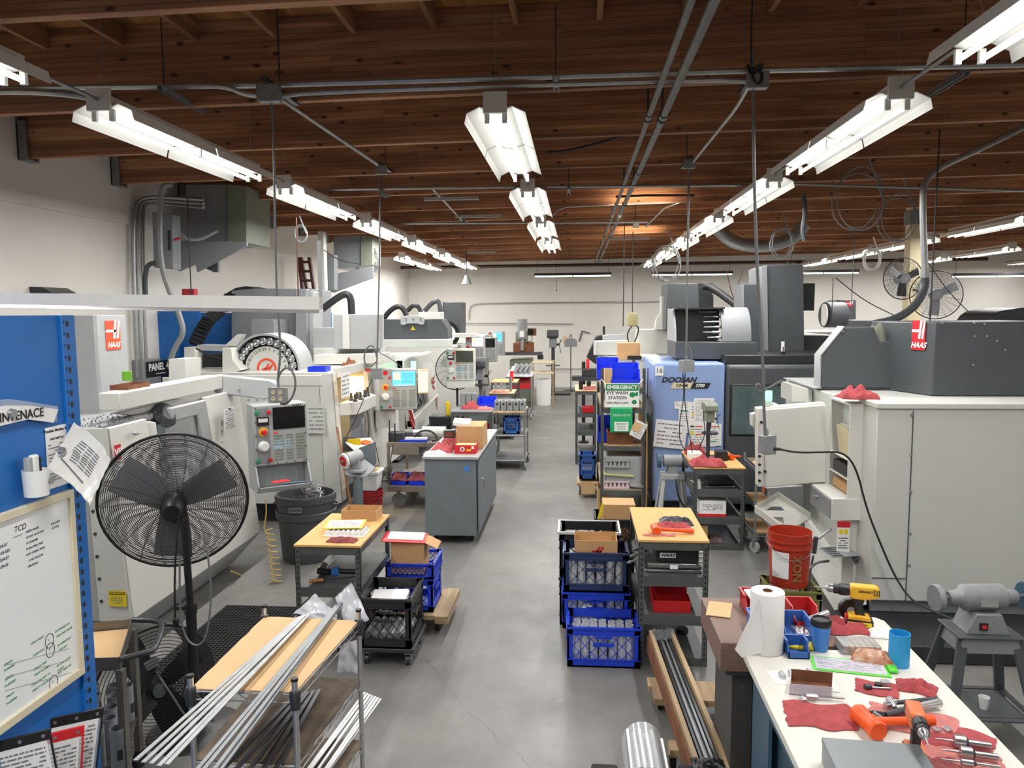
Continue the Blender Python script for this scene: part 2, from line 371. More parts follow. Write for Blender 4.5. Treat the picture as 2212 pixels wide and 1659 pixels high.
# ---------------- strip light: channel, reflector halves, tubes, sockets, hangers
def mk_light():
    t=thing('strip_light','x','light')
    MB().box(-.055,.055,0,2.44,.02,.09).build('channel',M['reflector'],t,bev=.004)
    MB().box(-.08,.08,-.03,0,-.02,.12).build('end_plate',M['machine_white'],t,bev=.003)
    def refl(y0,y1):
        P=[(-.215,-.075),(-.2,-.012),(-.11,.03),(-.03,.0),(.03,.0),(.11,.03),(.2,-.012),(.215,-.075)]
        Q=[(x,z+.006) for x,z in P][::-1]; return MB().prism(P+Q,y0,y1,'Y')
    for y0,y1 in ((.02,1.2),(1.225,2.42)): refl(y0,y1).build('reflector',M['reflector'],t,sm=False)
    s=MB()
    for x in (-.06,.06):
        for y in (.02,1.2,2.4): s.box(x-.016,x+.016,y,y+.025,-.075,.0).nxt()
    s.each('lamp_socket',M['white_plastic'],t)
    for x in (-.06,.06):
        for y0,y1 in ((.045,1.19),(1.235,2.39)): MB().cyl((x,y0,-.052),(x,y1,-.052),.0165,n=10).build('lamp_tube',M['tube_lamp'],t)
    h=MB()
    for y in (.05,2.36):
        h.tube([(-.07,y,.08),(0,y,.26),(.07,y,.08)],.0022,5); h.tube([(0,y,.26),(0,y,.68)],.003,5).nxt()
    h.each('hanger_wire',M['zinc'],t,sm=False)
    return t
LG=bpy.data.lights.new('lamp_glow','AREA'); LG.shape='RECTANGLE'; LG.size=.09; LG.size_y=2.3; LG.energy=30; LG.color=(1,.99,.975)
light0=mk_light(); used=[False]
def place_light(x,y,z,label,group,rz=0,lamp=LG):
    if not used[0]: o=light0; used[0]=True; o['label']=label; o['group']=group; o.location=(x,y,z); o.rotation_euler=(0,0,rz)
    else: o=dup(light0,(x,y,z),rz,label,group)
    l=bpy.data.objects.new('lamp_glow',lamp); COL.objects.link(l); l.parent=o; l.location=(0,1.22,-.071)
ORD=['nearest','second','third','fourth','fifth','sixth','seventh','eighth']
def row(x,ys,z,what,group,lead='lit strip light'):
    for i,y in enumerate(ys): place_light(x,y,z,'%s, %s %s'%(lead,ORD[i],what),group)
row(-.55,[5.3,8.72,11.85,14.75],3.85,'in the middle row above the aisle','strip lights over the aisle')
row(-3.12,[1.75,4.95,8.15,11.35,14.55,17.75,20.95],3.85,'in the long left row above the white machines','strip lights over the left machines')
row(2.05,[1.95,5.25,8.4,11.55,14.7,17.85,21.0],3.85,'in the row right of the aisle','strip lights right of the aisle')
row(-4.25,[18.6,21.3],3.85,'in the short row against the left wall far back','strip lights by the left wall')
row(6.75,[12.3,15.6,18.5,21.5],3.85,'in the diagonal-looking row far right beyond the dark columns','strip lights of the right bay')
row(9.7,[11.4,14.8,18.3,21.5],3.85,'in the second row of the right bay','second row of the right bay')
row(12.9,[15.4,18.8,22],3.85,'in the outermost row of the right bay','outermost row of the right bay')
row(7.2,[-3.5,0.5,4.5,8.5],3.85,'in the row outside the picture on the right','right bay lights outside the frame')
row(-1,[-3.6,-0.6],3.85,'in the row behind the viewer','lights behind the viewer')
# far wall strips: slim channel with a bare tube underneath
def wallstrip(x0,x1,z,label):
    t=thing('batten_light',label,'light',(x0,24.3,z),group='batten lights before the far wall')
    L=x1-x0; MB().box(0,L,-.06,.06,.02,.1).build('channel',M['darkpipe'],t,bev=.004)
    for a,b in ((.02,L/2-.02),(L/2+.02,L-.02)): MB().cyl((a,0,-.0),(b,0,0),.02,n=8).build('lamp_tube',M['tube_lamp'],t)
    MB().tube([(.1,0,.1),(.1,0,.9)],.006,5).nxt().tube([(L-.1,0,.1),(L-.1,0,.9)],.006,5).nxt().each('hanger_rod',M['darkpipe'],t)
    return t
wallstrip(-1.34,1.06,3.6,'slim batten light hung across the aisle end before the far wall')
wallstrip(2.3,4.75,3.6,'slim batten light above the far machines, right of the aisle end')
wallstrip(6.4,8.5,3.6,'slim batten light before the far wall, beside the dark machine column')
wallstrip(11.2,13.8,3.45,'slim batten light before the far wall, farthest right')
# ---------------- pipes and conduits
def pipe(name,pts,r,m,label,cat='pipe',sm=0,group=None,n=8):
    mb=MB().tube(pts,r,n,sm=sm); return tag(mb.build(name,m),label,cat,group)
dm('pipe_gray','6e6d6b',.5,.35,var=.2,vs=9)
def sprinkler(name,x,label,r):
    t=thing(name,label,'pipe',(x,2.2,3.98)); MB().cyl((0,0,0),(0,22.6,0),r,n=12).build('pipe_run',M['pipe_gray'],t)
    c=MB()
    for k in range(9): c.cyl((0,1.4+k*2.45,0),(0,1.5+k*2.45,0),r*1.3,n=12).nxt()
    c.each('coupling',M['dark_steel'],t)
    h=MB()
    for k in range(7): y=.9+k*3.1; h.tube([(0,y,r),(0,y,.45)],.008,6).cyl((-.0,y-.015,0),(0,y+.015,0),r*1.4,n=12).nxt()
    h.each('pipe_hanger',M['darkpipe'],t)
sprinkler('sprinkler_pipe',.545,'grey ceiling pipe running the length of the hall, left of the pair',.021)
sprinkler('sprinkler_pipe',.655,'thicker grey ceiling pipe running the length of the hall, right of the pair',.028)
zc=3.97
a=at(0,187,'Y',5.55); b=at(2212,143,'Y',5.55)
pipe('conduit',[a-Vector((.6,0,0)),at(560,184,'Y',5.55),at(1100,168,'Y',5.55),at(1630,152,'Y',5.55),b+Vector((1,0,0))],.022,M['galv'],'straight upper steel conduit crossing the whole hall under the nearest beam','conduit',group=None)
pipe('conduit',[at(-60,200,'Y',5.5),at(60,197,'Y',5.5),at(190,208,'Y',5.6),at(235,232,'Y',5.9)],.022,M['galv'],'curved steel conduit end bending down at the left wall corner','conduit',sm=2)
pipe('conduit',[at(400,185,'Y',5.5),at(490,186,'Y',5.5),at(530,205,'Y',5.5),at(575,207,'Y',5.5)],.018,M['galv'],'short kinked conduit entering the left junction box from the left','conduit',sm=2)
pipe('conduit',[at(610,207,'Y',5.5),at(670,200,'Y',5.5),at(1100,185,'Y',5.5),at(1540,172,'Y',5.5),at(1612,176,'Y',5.5)],.018,M['galv'],'thin lower conduit between the two junction boxes above the aisle','conduit',sm=1)
def jbox(px,py,Y,s,label,m='zinc'):
    c=at(px,py,'Y',Y); t=thing('junction_box',label,'electrical box',(c.x,c.y,c.z)); w=s
    MB().box(-w,w,-w*.5,w*.5,-w*.75,w*.75).build('box_body',M[m],t,bev=.006); MB().box(-w*1.04,w*1.04,-w*.6,-w*.5,-w*.8,w*.8).build('cover',M[m],t,bev=.004)
    st=MB().box(-.02,.02,-.1,.55,w*.8,w*.8+.03); st.tube([(0,.2,w*.8),(0,.2,.7)],.006,5)
    st.build('strut_channel',M['dark_steel'],t); return c
jbox(582,203,5.4,.075,'grey junction box above the left machines where the conduits meet')
jbox(1635,175,5.45,.07,'pale junction box right of the aisle with a dark cord coiled around it','galv')
jbox(824,368,8.55,.06,'junction box at the end of the slanting conduit left of the aisle')
jbox(1489,355,8.6,.06,'junction box at the end of the curved conduit right of the aisle')
jbox(1374,487,13.5,.05,'small junction box near the ceiling vent stains, far right of the aisle')
jbox(1000,478,13.5,.05,'small junction box where two slanted pipes end, far left of the aisle')
for k,(px,py,Y) in enumerate(((345,185,5.45),(1200,165,5.45),(2090,150,5.6),(820,412,9.0),(1228,408,9))):
    c=at(px,py,'Y',Y); t=thing('strut_channel',['slotted strut hanging from rods, left of the left junction box','short slotted strut clamping the two conduits above the aisle','long slotted strut under the big light at top right','short strut on the second conduit line, left of the aisle','short strut on the second conduit line, above the aisle'][k],'bracket',(c.x,c.y,c.z))
    L=(.65,.28,.6,.35,.3)[k]; mb=MB().box(-.02,.02,0,L,0,.012).box(-.02,-.015,0,L,-.035,0).box(.015,.02,0,L,-.035,0); mb.build('channel',M['zinc'],t)
    MB().tube([(0,.06,0),(0,.06,.5)],.005,5).build('threaded_rod',M['darkpipe'],t)
pipe('conduit',[at(600,210,'Y',5.5),at(815,355,'Z',3.87)],.014,M['galv'],'slanting conduit running back from the left junction box','conduit')
pipe('conduit',[at(1618,185,'Y',5.5),at(1590,235,'Y',6.3),at(1545,290,'Y',7.3),at(1497,350,'Y',8.55)],.014,M['galv'],'curved conduit running back from the right junction box','conduit',sm=2)
pipe('conduit',[at(640,410,'Y',9.1),at(800,408,'Y',9.1),at(1100,404,'Y',9.1),at(1480,402,'Y',9.1),at(1720,398,'Y',9.1),at(2212,412,'Y',9.1)],.016,M['galv'],'second steel conduit across the hall behind the first strip lights','conduit')
pipe('conduit',[at(780,483,'Y',13),at(1060,482,'Y',13),at(1400,480,'Y',13)],.018,M['galv'],'third steel conduit across the hall farther back','conduit')
pipe('conduit',[at(935,408,'Y',9.3),at(998,476,'Y',13.4)],.014,M['galv'],'pair conduit slanting back left of the middle lights','conduit')
pipe('conduit',[at(1190,470,'Y',12.2),at(1210,448,'Y',12.2),at(1260,445,'Y',12.2),at(1580,432,'Y',12.2)],.012,M['galv'],'thin conduit with a bent end near the middle lights','conduit',sm=1)
pipe('conduit',[at(1395,490,'Y',13.4),at(1450,435,'Y',12.3),at(1560,430,'Y',12.2)],.012,M['galv'],'thin bent conduit rising to the right of the small junction box','conduit',sm=1)
pipe('conduit',[at(1180,330,'Y',7.6),at(1230,325,'Y',7.6),at(1300,308,'Y',7.55),at(1370,285,'Y',7.5)],.012,M['black_cable'],'dark flexible cable slung under the beam right of the aisle lights','cable',sm=2)
pipe('sprinkler_main',[(XL+.1,23.9,3.9),(12,23.9,3.94)],.05,M['redpipe'],'dark red main pipe crossing in front of the far wall','pipe')
pipe('conduit',[at(1013,690,'Y',25.3),at(1014,665,'Y',25.3),at(1024,655,'Y',25.3),at(1100,654.5,'Y',25.3),at(1425,651,'Y',25.3)],.018,M['galv'],'conduit along the far wall bending down behind the dark column','conduit',sm=2)
pipe('conduit',[at(1000,698,'Y',25.3),at(1238,700,'Y',25.3)],.014,M['zinc'],'lower conduit along the far wall ending at a wall box','conduit')
pipe('conduit',[at(1190,797,'Y',25.3),at(1300,797,'Y',25.3)],.014,M['zinc'],'lowest pipe along the far wall near the drill presses','pipe')
# light rows joined by conduits
for x,ys,l in ((-3.12,[1.75,4.95,8.15,11.35,14.55,17.75,20.95],'left row of strip lights'),(2.05,[1.95,5.25,8.4,11.55,14.7,17.85,21.0],'strip lights right of the aisle'),(-.55,[5.3,8.72,11.85,14.75],'strip lights over the aisle'),(6.75,[12.3,15.6,18.5,21.5],'strip lights of the right bay')):
    for k,(a,b) in enumerate(zip(ys,ys[1:])): pipe('conduit',[(x,a+2.445,3.9),(x,b-.025,3.9)],.012,M['zinc'],'short conduit bridging the %s gap along the %s'%(['nearest','second','third','fourth','fifth','sixth'][k],l),'conduit',group='conduits between strip lights')
# drop cords
def cord(name,pts,r,m,label,sm=2,cat='cord'): return pipe(name,pts,r,M[m],label,cat,sm)
# air duct on far ceiling right and wooden post
def post():
    t=thing('wooden_post','pale square timber post rising to the roof behind the right machine','post',(6.05,14.6,0))
    MB().box(-.12,.12,-.12,.12,0,4.6).build('post_shaft',M['cream'],t,bev=.01); MB().box(-.14,.14,-.14,.14,4.0,4.25).build('post_cap',M['zinc'],t)
post()
# ================================================================ control pendant (local: face towards -Y, origin at bottom centre of the face)
def pendant(label,loc,rz,w,h,style,group='control pendants of the machines',d=.26):
    t=thing('control_pendant',label,'machine control',loc,rz,group)
    gm={'old':'machine_gray','new':'machine_gray','cream':'machine_pale'}[style]; hm=M[gm]
    MB().prism([(-w/2,0),(w/2,0),(w/2,h),(-w/2,h)],0,d,'Y').build('housing',hm,t,bev=.012)
    MB().box(-w/2+.006,w/2-.006,-.012,0,.008,h-.008).build('face_plate',hm,t,bev=.004)
    bx=-w/2+w*.17
    if style!='new': MB().box(bx-w*.12,bx+w*.12,-.016,-.012,.05*h,.95*h).build('button_strip',M['machine_midgray' if style=='old' else 'machine_pale'],t,bev=.003)
    def sq(z,m1,m2,n='push_button'):
        for dx,m in ((-.055,m1),(.055,m2)): MB().cb((bx+dx*w/.5,-.026,z),(.034*w/.5,.022,.034*w/.5)).build(n,M[m],t,bev=.004)
    def rd(z,m1,m2):
        for dx,m in ((-.055,m1),(.055,m2)): MB().cyl((bx+dx*w/.5,-.012,z),(bx+dx*w/.5,-.03,z),.016,n=14).build('push_button',M[m],t)
    if style=='new':
        rd(h*.8,'btn_green','btn_red'); rd(h*.08,'btn_green','btn_red')
        MB().cyl((bx,-.01,h*.92),(bx,-.016,h*.92),.033,n=20).build('maker_badge',M['logo_red'],t)
    else:
        sq(h*.88,'btn_green','btn_red'); sq(h*.1,'btn_green','btn_red')
        MB().cb((bx,-.02,h*.74),(.11*w/.5,.014,.08*w/.5)).build('meter',M['black_plastic'],t,bev=.003); MB().cb((bx,-.028,h*.755),(.085*w/.5,.004,.035*w/.5)).build('meter_dial',M['knob_white'],t)
    MB().cyl((bx,-.012,h*.565),(bx,-.022,h*.565),.042*w/.5,n=24).build('stop_collar',M['yellow' if style!='cream' else 'machine_pale'],t)
    MB().lathe([(.016,0),(.016,.02),(.027,.024),(.029,.036),(.02,.045),(0,.046)],20).build('emergency_stop',M['btn_red'],t,loc=(bx,-.022,h*.565),rot=(PI/2,0,0))
    MB().lathe([(.052*w/.5,0),(.05*w/.5,.016),(.041*w/.5,.02),(.038*w/.5,.05),(.034*w/.5,.055),(0,.055)],28).build('jog_dial',M['knob_white'],t,loc=(bx,-.014,h*.33),rot=(PI/2,0,0))
    sx=w*.155; sw=w*.6; sz=h*.77; sh=h*.36
    scr={'old':'dark_glass','new':'screen_blue','cream':'screen_green'}[style]
    if style=='cream': MB().cb((sx,-.022,sz),(sw*1.12,.02,sh*1.14)).build('screen_frame',M['cream'],t,bev=.008)
    MB().cb((sx,-.016 if style!='cream' else -.033,sz),(sw,.01,sh)).build('screen',M[scr],t,bev=.004)
    if style=='new':
        MB().cb((sx-sw*.3,-.0225,sz+sh*.18),(sw*.3,.002,sh*.5)).build('screen_window',M['screen_yellow'],t)
        lines(M['teal_blue'],t,(sx+sw*.15,-.0215,sz+sh*.05),sw*.5,sh*.7,9,'-Y',3,'screen_text',fill=.3)
        MB().cb((sx,-.0225,sz-sh*.44),(sw*.8,.002,sh*.05)).build('screen_bar',M['screen_white'],t)
    mb=MB(); kx0=sx-sw/2; n=13 if style!='cream' else 12
    for i in range(n):
        for j in range(9):
            if (i in(4,8)) or (j==4 and i<8 and style!='new'): continue
            mb.cb((kx0+(i+.5)*sw/n,-.015,h*.07+(j+.5)*h*.44/9),(sw/n*.62,.006,h*.44/9*.5))
    mb.build('key_pad',M['green_gray' if style!='cream' else 'machine_midgray'],t,sm=False)
    if style!='new': 
        MB().cb((kx0+sw*.14,-.0135,h*.34),(sw*.27,.004,h*.15)).build('blue_key_field',mat('key_blue','9db9c2',.5),t); MB().cb((kx0+sw*.46,-.0135,h*.36),(sw*.2,.004,h*.13)).build('blue_key_field',MC['key_blue'],t)
    MB().cb((kx0+sw*.07,-.0155,h*.535),(sw*.12,.004,.014)).build('maker_strip',M['label_orange'],t)
    if style=='old':
        s=MB()
        for i in range(5):
            for x in (-w/2+.02,w/2-.02): s.cyl((x,-.011,.03+i*(h-.06)/4),(x,-.016,.03+i*(h-.06)/4),.006,n=8)
            s.cyl((-w/4+i*w/6,-.011,.02),(-w/4+i*w/6,-.016,.02),.006,n=8)
        s.build('screws',M['black_plastic'],t)
        text('HAAS',.035,M['ink'],t,(w*.3,-.012,h*.965),'-Y',shear=.35,bold=.02)
    return t
# ================================================================ near left machining centre
t1=W(thing('machining_center','big white milling machine nearest on the left, tall grey column and chips on top','machine',(-4.1,6.2,0)))
A=MB()
bp=[(-4.95,5.1,.3),(-3.40,5.1,.3),(-3.19,5.13,.3),(-3.19,7.38,.3),(-4.95,7.38,.3)]; tp=[(-4.95,5.1,1.72),(-3.48,5.1,1.72),(-3.31,5.13,1.72),(-3.29,5.62,1.72),(-4.95,5.62,1.72)]
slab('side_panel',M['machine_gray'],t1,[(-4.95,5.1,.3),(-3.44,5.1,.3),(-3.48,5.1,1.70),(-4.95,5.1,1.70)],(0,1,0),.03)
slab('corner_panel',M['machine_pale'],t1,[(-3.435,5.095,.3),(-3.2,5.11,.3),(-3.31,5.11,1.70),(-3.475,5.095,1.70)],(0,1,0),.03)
s=MB()
for k in range(8): s.cyl((-3.41-.006*k,5.095,.45+k*.165),(-3.41-.006*k,5.087,.45+k*.165),.011,n=10)
s.build('screws',M['dark_steel'],t1)
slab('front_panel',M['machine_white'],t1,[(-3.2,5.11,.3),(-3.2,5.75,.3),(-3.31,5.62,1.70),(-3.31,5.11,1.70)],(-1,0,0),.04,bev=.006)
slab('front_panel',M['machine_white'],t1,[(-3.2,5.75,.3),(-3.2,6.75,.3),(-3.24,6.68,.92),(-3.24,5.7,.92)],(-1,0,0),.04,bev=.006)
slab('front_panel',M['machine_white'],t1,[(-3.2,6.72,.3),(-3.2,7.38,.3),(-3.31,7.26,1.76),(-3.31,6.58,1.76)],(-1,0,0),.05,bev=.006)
dr=MB(); dr.loft([(-3.34,5.64,1.68),(-3.3,5.62,.95),(-3.26,5.72,.95),(-3.29,5.72,1.66)],[(-3.38,5.64,1.68),(-3.38,5.62,.95),(-3.3,5.72,.95),(-3.33,5.72,1.66)]); dr.build('door_edge',M['machine_white'],t1,bev=.008)
# sliding door with its grey inner frame and smoked pane
d=slab('sliding_door',M['machine_gray'],t1,[(-3.30,5.98,1.74),(-3.30,6.56,1.74),(-3.24,6.66,.92),(-3.24,6.5,.92),(-3.31,6.42,1.62),(-3.31,5.98,1.62)],(-1,0,0),.05,bev=.012)
slab('door_window',M['glass'],t1,[(-3.34,5.72,1.62),(-3.34,6.46,1.62),(-3.29,6.5,.94),(-3.29,5.72,.94)],(-1,0,0),.01)
slab('interior_wall',M['machine_gray'],t1,[(-4.3,5.2,.9),(-4.3,7.2,.9),(-4.3,7.2,1.7),(-4.3,5.2,1.7)],(-1,0,0),.02)
MB().box(-4.9,-3.3,5.15,7.3,.3,.9).build('machine_bed',M['machine_midgray'],t1)
MB().lathe([(0,.0),(.07,.0),(.1,.03),(.11,.09),(.06,.14),(0,.14)],24).build('work_lamp',M['machine_dark'],t1,loc=at(342,905,'X',-3.45),rot=(.3,1.1,0))
slab('top_rail',M['machine_white'],t1,[at(245,893,'X',-3.5),at(388,861,'X',-3.4),at(455,861,'X',-3.36),at(455,868,'X',-3.36),at(392,871,'X',-3.4),at(290,897,'X',-3.5)],(-1,0,0),.06,bev=.004)
MB().box(-4.95,-3.42,5.12,6.4,1.66,1.705).build('roof_panel',M['machine_gray'],t1,bev=.005)
# bottom skirt slanting in
sk=MB().loft([(-3.2,5.11,.3),(-3.2,7.38,.3),(-3.2,7.38,.3),(-3.42,7.2,.03),(-3.42,5.4,.03)],[(-4.9,5.11,.3),(-4.9,7.38,.3),(-4.9,7.38,.3),(-4.9,7.2,.03),(-4.9,5.4,.03)]); sk.build('base_skirt',M['machine_gray'],t1)
# cross beam and boom to the pendant
MB().box(-3.5,-3.34,5.33,6.98,1.80,1.93).build('head_rail',M['machine_white'],t1,bev=.008)
ar=MB().loft([(-3.42,6.98,1.93),(-2.95,7.14,1.86),(-2.88,7.14,1.82),(-2.88,7.14,1.70),(-3.0,7.1,1.68),(-3.42,6.96,1.76)],[(-3.42,7.1,1.93),(-2.95,7.26,1.86),(-2.88,7.26,1.82),(-2.88,7.26,1.70),(-3.0,7.22,1.68),(-3.42,7.1,1.76)]).build('boom_arm',M['machine_gray'],t1,bev=.01)
s=MB()
for px,py in ((489,842),(517,842),(538,864),(556,864)): c=at(px,py,'Y',7.03); s.cyl(c,c-Vector((0,.02,0)),.009,n=8)
s.build('arm_bolts',M['steel'],t1)
# column
c0=at(157,676,'Y',5.9); 
col=[(-4.3,5.86),(-3.85,5.86),(-3.83,5.88),(-3.83,6.27),(-4.3,6.27)]
MB().prism(col,1.3,2.5,'Z').build('column',M['machine_gray'],t1,bev=.006)
lg=logo_h(t1,at(244,724,'X',-3.828),.2,.24,'+X')
# boxes and clutter on the roof behind the rail
slab('rear_cabinet',M['machine_white'],t1,[at(365,776,'Y',6.9),at(400,776,'Y',6.9),at(400,835,'Y',6.9),at(365,835,'Y',6.9)],(0,1,0),.3)
# door handle, labels
MB().tube([at(287,932,'X',-3.29),at(288,939,'X',-3.25),at(303,936,'X',-3.25),at(304,931,'X',-3.29)],.008,8,sm=1).build('door_handle',M['steel'],t1)
p=panel('model_label',M['label_red'],t1,at(254,977,'X',-3.255),.075,.11,'+X'); text('VF',.07,M['label_white'],p,(.004,0,0),'+X',bold=.03)
p=panel('warning_label',M['label_yellow'],t1,at(254,1293,'Y',5.09),.13,.115,'-Y'); panel('label_header',M['ink'],p,(0,-.003,.04),.115,.022,'-Y',.001); text('WARNING!!',.02,M['label_yellow'],p,(0,-.0045,.04),'-Y',bold=.03); lines(M['print'],p,(0,-.0035,-.012),.1,.06,5,'-Y',8)
ch=MB(); r=random.Random(5)
for k in range(150):
    x=r.uniform(-3.75,-3.38); y=5.13+r.random()**1.4*.9; z=1.706+.01*r.random(); a=r.uniform(.005,.012)
    ch.cb((x,y,z),(a,a*1.6,a*.5),(r.uniform(0,3),r.uniform(0,3),r.uniform(0,3)))
tag(ch.build('metal_chips',M['chips'],None,sm=False),'bright metal chips scattered over the top of the nearest left machine','metal chips',kind='stuff')
def paper_on(name,label,c,w,h,face,parent=None,n=9,seed=1,m='paper',spin=0,clip=False,cat='paper',pm='print'):
    """a sheet of paper fixed to a surface"""
    p=panel(name,M[m],parent,c,w,h,face,.0015,spin=spin)
    lines(M[pm],p,Vector(FR[face](0,0,.0016)),w*.82,h*.84,n,face,seed,fill=.3,spin=spin)
    if clip: f=FR[face]; MB().cb(f(0,h*.47,.006),(.03,.012,.012)).build('clip',M['black_plastic'],p)
    if label: tag(p,label,cat)
    return p
paper_on('clipboard_sheet','clipped white form hanging on the nearest left machine beside its control',at(495,905,'X',-3.2),.21,.2,'+X',n=8,seed=3,clip=True)
for i,(y0,y1) in enumerate(((905,922),(925,948),(952,958),(965,985))): paper_on('instruction_label','',at(479,(y0+y1)/2,'X',-3.235),.06,(y1-y0)*.0036,'+X',parent=t1,n=4,seed=i,m='machine_white')
# the pendant
pn=pendant('grey control pendant with dark screen on the nearest left machine',at(608,1005,'Y',6.95),R(36),.5,.575,'old'); pn.name='control_pendant'
pn.location=at(609,1003,'Y',6.95)
tr=MB().loft([(-.25,0,0),(-.25,-.015,0),(-.25,-.12,-.17),(-.25,-.06,-.24),(-.25,.26,-.24),(-.25,.26,0)],[(-.235,0,0),(-.235,-.015,0),(-.235,-.12,-.17),(-.235,-.06,-.24),(-.235,.26,-.24),(-.235,.26,0)])
tr.loft([(.25,0,0),(.25,-.015,0),(.25,-.12,-.17),(.25,-.06,-.24),(.25,.26,-.24),(.25,.26,0)],[(.235,0,0),(.235,-.015,0),(.235,-.12,-.17),(.235,-.06,-.24),(.235,.26,-.24),(.235,.26,0)])
tr.box(-.235,.235,-.06,.26,-.24,-.225).box(-.235,.235,.1,.115,-.24,0).cb((0,-.09,-.205),(.47,.012,.05),(R(30),0,0))
tr.build('tool_tray',M['machine_gray'],pn,bev=.004)
cb=MB()
for i in range(6): cb.box(-.2+i*.062,-.145+i*.062,.05,.09,-.2,-.06)
cb.build('parts_drawers',M['clear'],pn,bev=.004)
MB().cyl((-.0,-.05,-.19),(.2,.0,-.18),.01).build('screwdriver',M['teal_blue'],None).matrix_world=Matrix.Translation(at(640,1020,'Y',6.78))
o=[x for x in COL.objects if x.name=='screwdriver'][0]; o.location=at(618,1040,'Y',6.72)+Vector((0,0,.18)); tag(o,'blue screwdriver lying in the tray under the nearest control pendant','screwdriver')
gl=rag('glove',at(606,1041,'Y',6.70),.16,.06,.02,M['label_red'],'red glove lying in the tray under the nearest control pendant',4,R(36),'glove')
# ================================================================ second left machine with tool carousel
t2=W(thing('machining_center','white milling machine with round tool carousel and warm-lit open door, second on the left','machine',(-3.9,10.4,0)))
slab('side_panel',M['machine_pale'],t2,[(-4.9,8.7,.25),(-2.97,8.7,.25),(-3.0,8.7,1.76),(-4.9,8.7,1.76)],(0,1,0),.04)
slab('side_band',M['machine_white'],t2,[(-4.32,8.69,1.66),(-2.97,8.69,1.66),(-2.97,8.69,1.78),(-4.32,8.69,1.78)],(0,1,0),.04,bev=.004)
slab('corner_panel',M['machine_pale'],t2,[(-2.965,8.7,.25),(-2.8,8.8,.25),(-2.88,8.8,1.79),(-2.995,8.7,1.79)],(0,1,0),.04)
slab('front_post',M['machine_white'],t2,[(-2.8,8.8,.25),(-2.8,9.0,.25),(-2.88,8.98,1.79),(-2.88,8.8,1.79)],(-1,0,0),.06)
slab('front_post',M['machine_white'],t2,[(-2.8,10.35,.25),(-2.8,11.9,.25),(-2.86,11.9,1.84),(-2.86,10.25,1.84)],(-1,0,0),.06)
slab('front_header',M['machine_white'],t2,[(-2.86,8.98,1.73),(-2.86,10.4,1.73),(-2.86,10.4,1.84),(-2.86,8.98,1.84)],(-1,0,0),.06)
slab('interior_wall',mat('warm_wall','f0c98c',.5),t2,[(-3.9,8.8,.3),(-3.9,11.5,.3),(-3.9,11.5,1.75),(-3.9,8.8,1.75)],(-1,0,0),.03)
slab('interior_wall',M['machine_midgray'],t2,[(-3.9,10.45,.3),(-2.9,10.45,.3),(-2.9,10.45,1.75),(-3.9,10.45,1.75)],(0,1,0),.03)
slab('door_window',M['machine_midgray'],t2,[(-2.9,9.55,.62),(-2.9,10.3,.62),(-2.9,10.3,1.32),(-2.9,9.55,1.32)],(-1,0,0),.01)
MB().tube([(-2.84,9.72,.75),(-2.79,9.72,.9),(-2.79,9.78,1.22),(-2.79,10.0,1.22),(-2.79,10.06,.9),(-2.84,10.06,.75)],.013,8,sm=2).build('door_handle',M['steel'],t2)
for px,w in ((752,.1),(773,.18)): c=at(px,834,'Y',10.40); MB().cb(c,(w,.03,.27)).build('reflected_glow',M['warm_glow'],t2,bev=.02)  # emissive squares standing in for the lamp's warm reflection, not lamps themselves
L=bpy.data.lights.new('machine_work_light','AREA'); L.energy=45; L.size=.35; L.color=(1,.72,.38); o=bpy.data.objects.new('machine_work_light',L); COL.objects.link(o); o.location=(-3.5,9.5,1.6); o.rotation_euler=(0,-.6,0); par(o,t2)
MB().box(-4.85,-2.95,8.75,11.8,.28,.45).build('machine_bed',M['machine_midgray'],t2)
MB().box(-4.8,-3.05,8.85,11.8,.0,.25).build('base_skirt',M['machine_black'],t2)
MB().box(-4.85,-2.98,10.5,11.85,.45,1.76).build('enclosure',M['machine_pale'],t2)
MB().box(-4.9,-2.9,8.9,11.9,1.76,1.8).build('roof_panel',M['machine_pale'],t2,bev=.005)
# shelf bolted over the door
sh=MB().loft([(-2.86,8.98,1.42),(-2.66,9.1,1.42),(-2.66,9.95,1.42),(-2.86,10.25,1.42)],[(-2.86,8.98,1.27),(-2.66,9.1,1.27),(-2.66,9.95,1.27),(-2.86,10.25,1.27)]).build('front_shelf',M['machine_white'],t2,bev=.004)
for i in range(9):
    r=random.Random(i); x,y=-2.74+r.uniform(-.06,.05),9.15+i*.1
    tl=MB().lathe([(.03,0),(.03,.02),(.016,.03),(.014,.07+.03*r.random()),(.0,.09)],12,(0,0,0)).build('tool_holder',M['dark_steel'],None,loc=(x,y,1.422)); tag(tl,'steel tool holder in the row on the shelf of the carousel machine','tool holder','tool holders on the machine shelf')
paper_on('paper_notice','white notice with a red mark taped to the corner of the carousel machine',at(739,831,'X',-2.80)+Vector((.04,0,0)),.34,.3,'+X',n=5,seed=6)
paper_on('paper_notice','narrow grey notice taped on the side of the carousel machine behind the control',at(683,905,'Y',8.67),.21,.34,'-Y',n=6,seed=12,m='machine_pale')
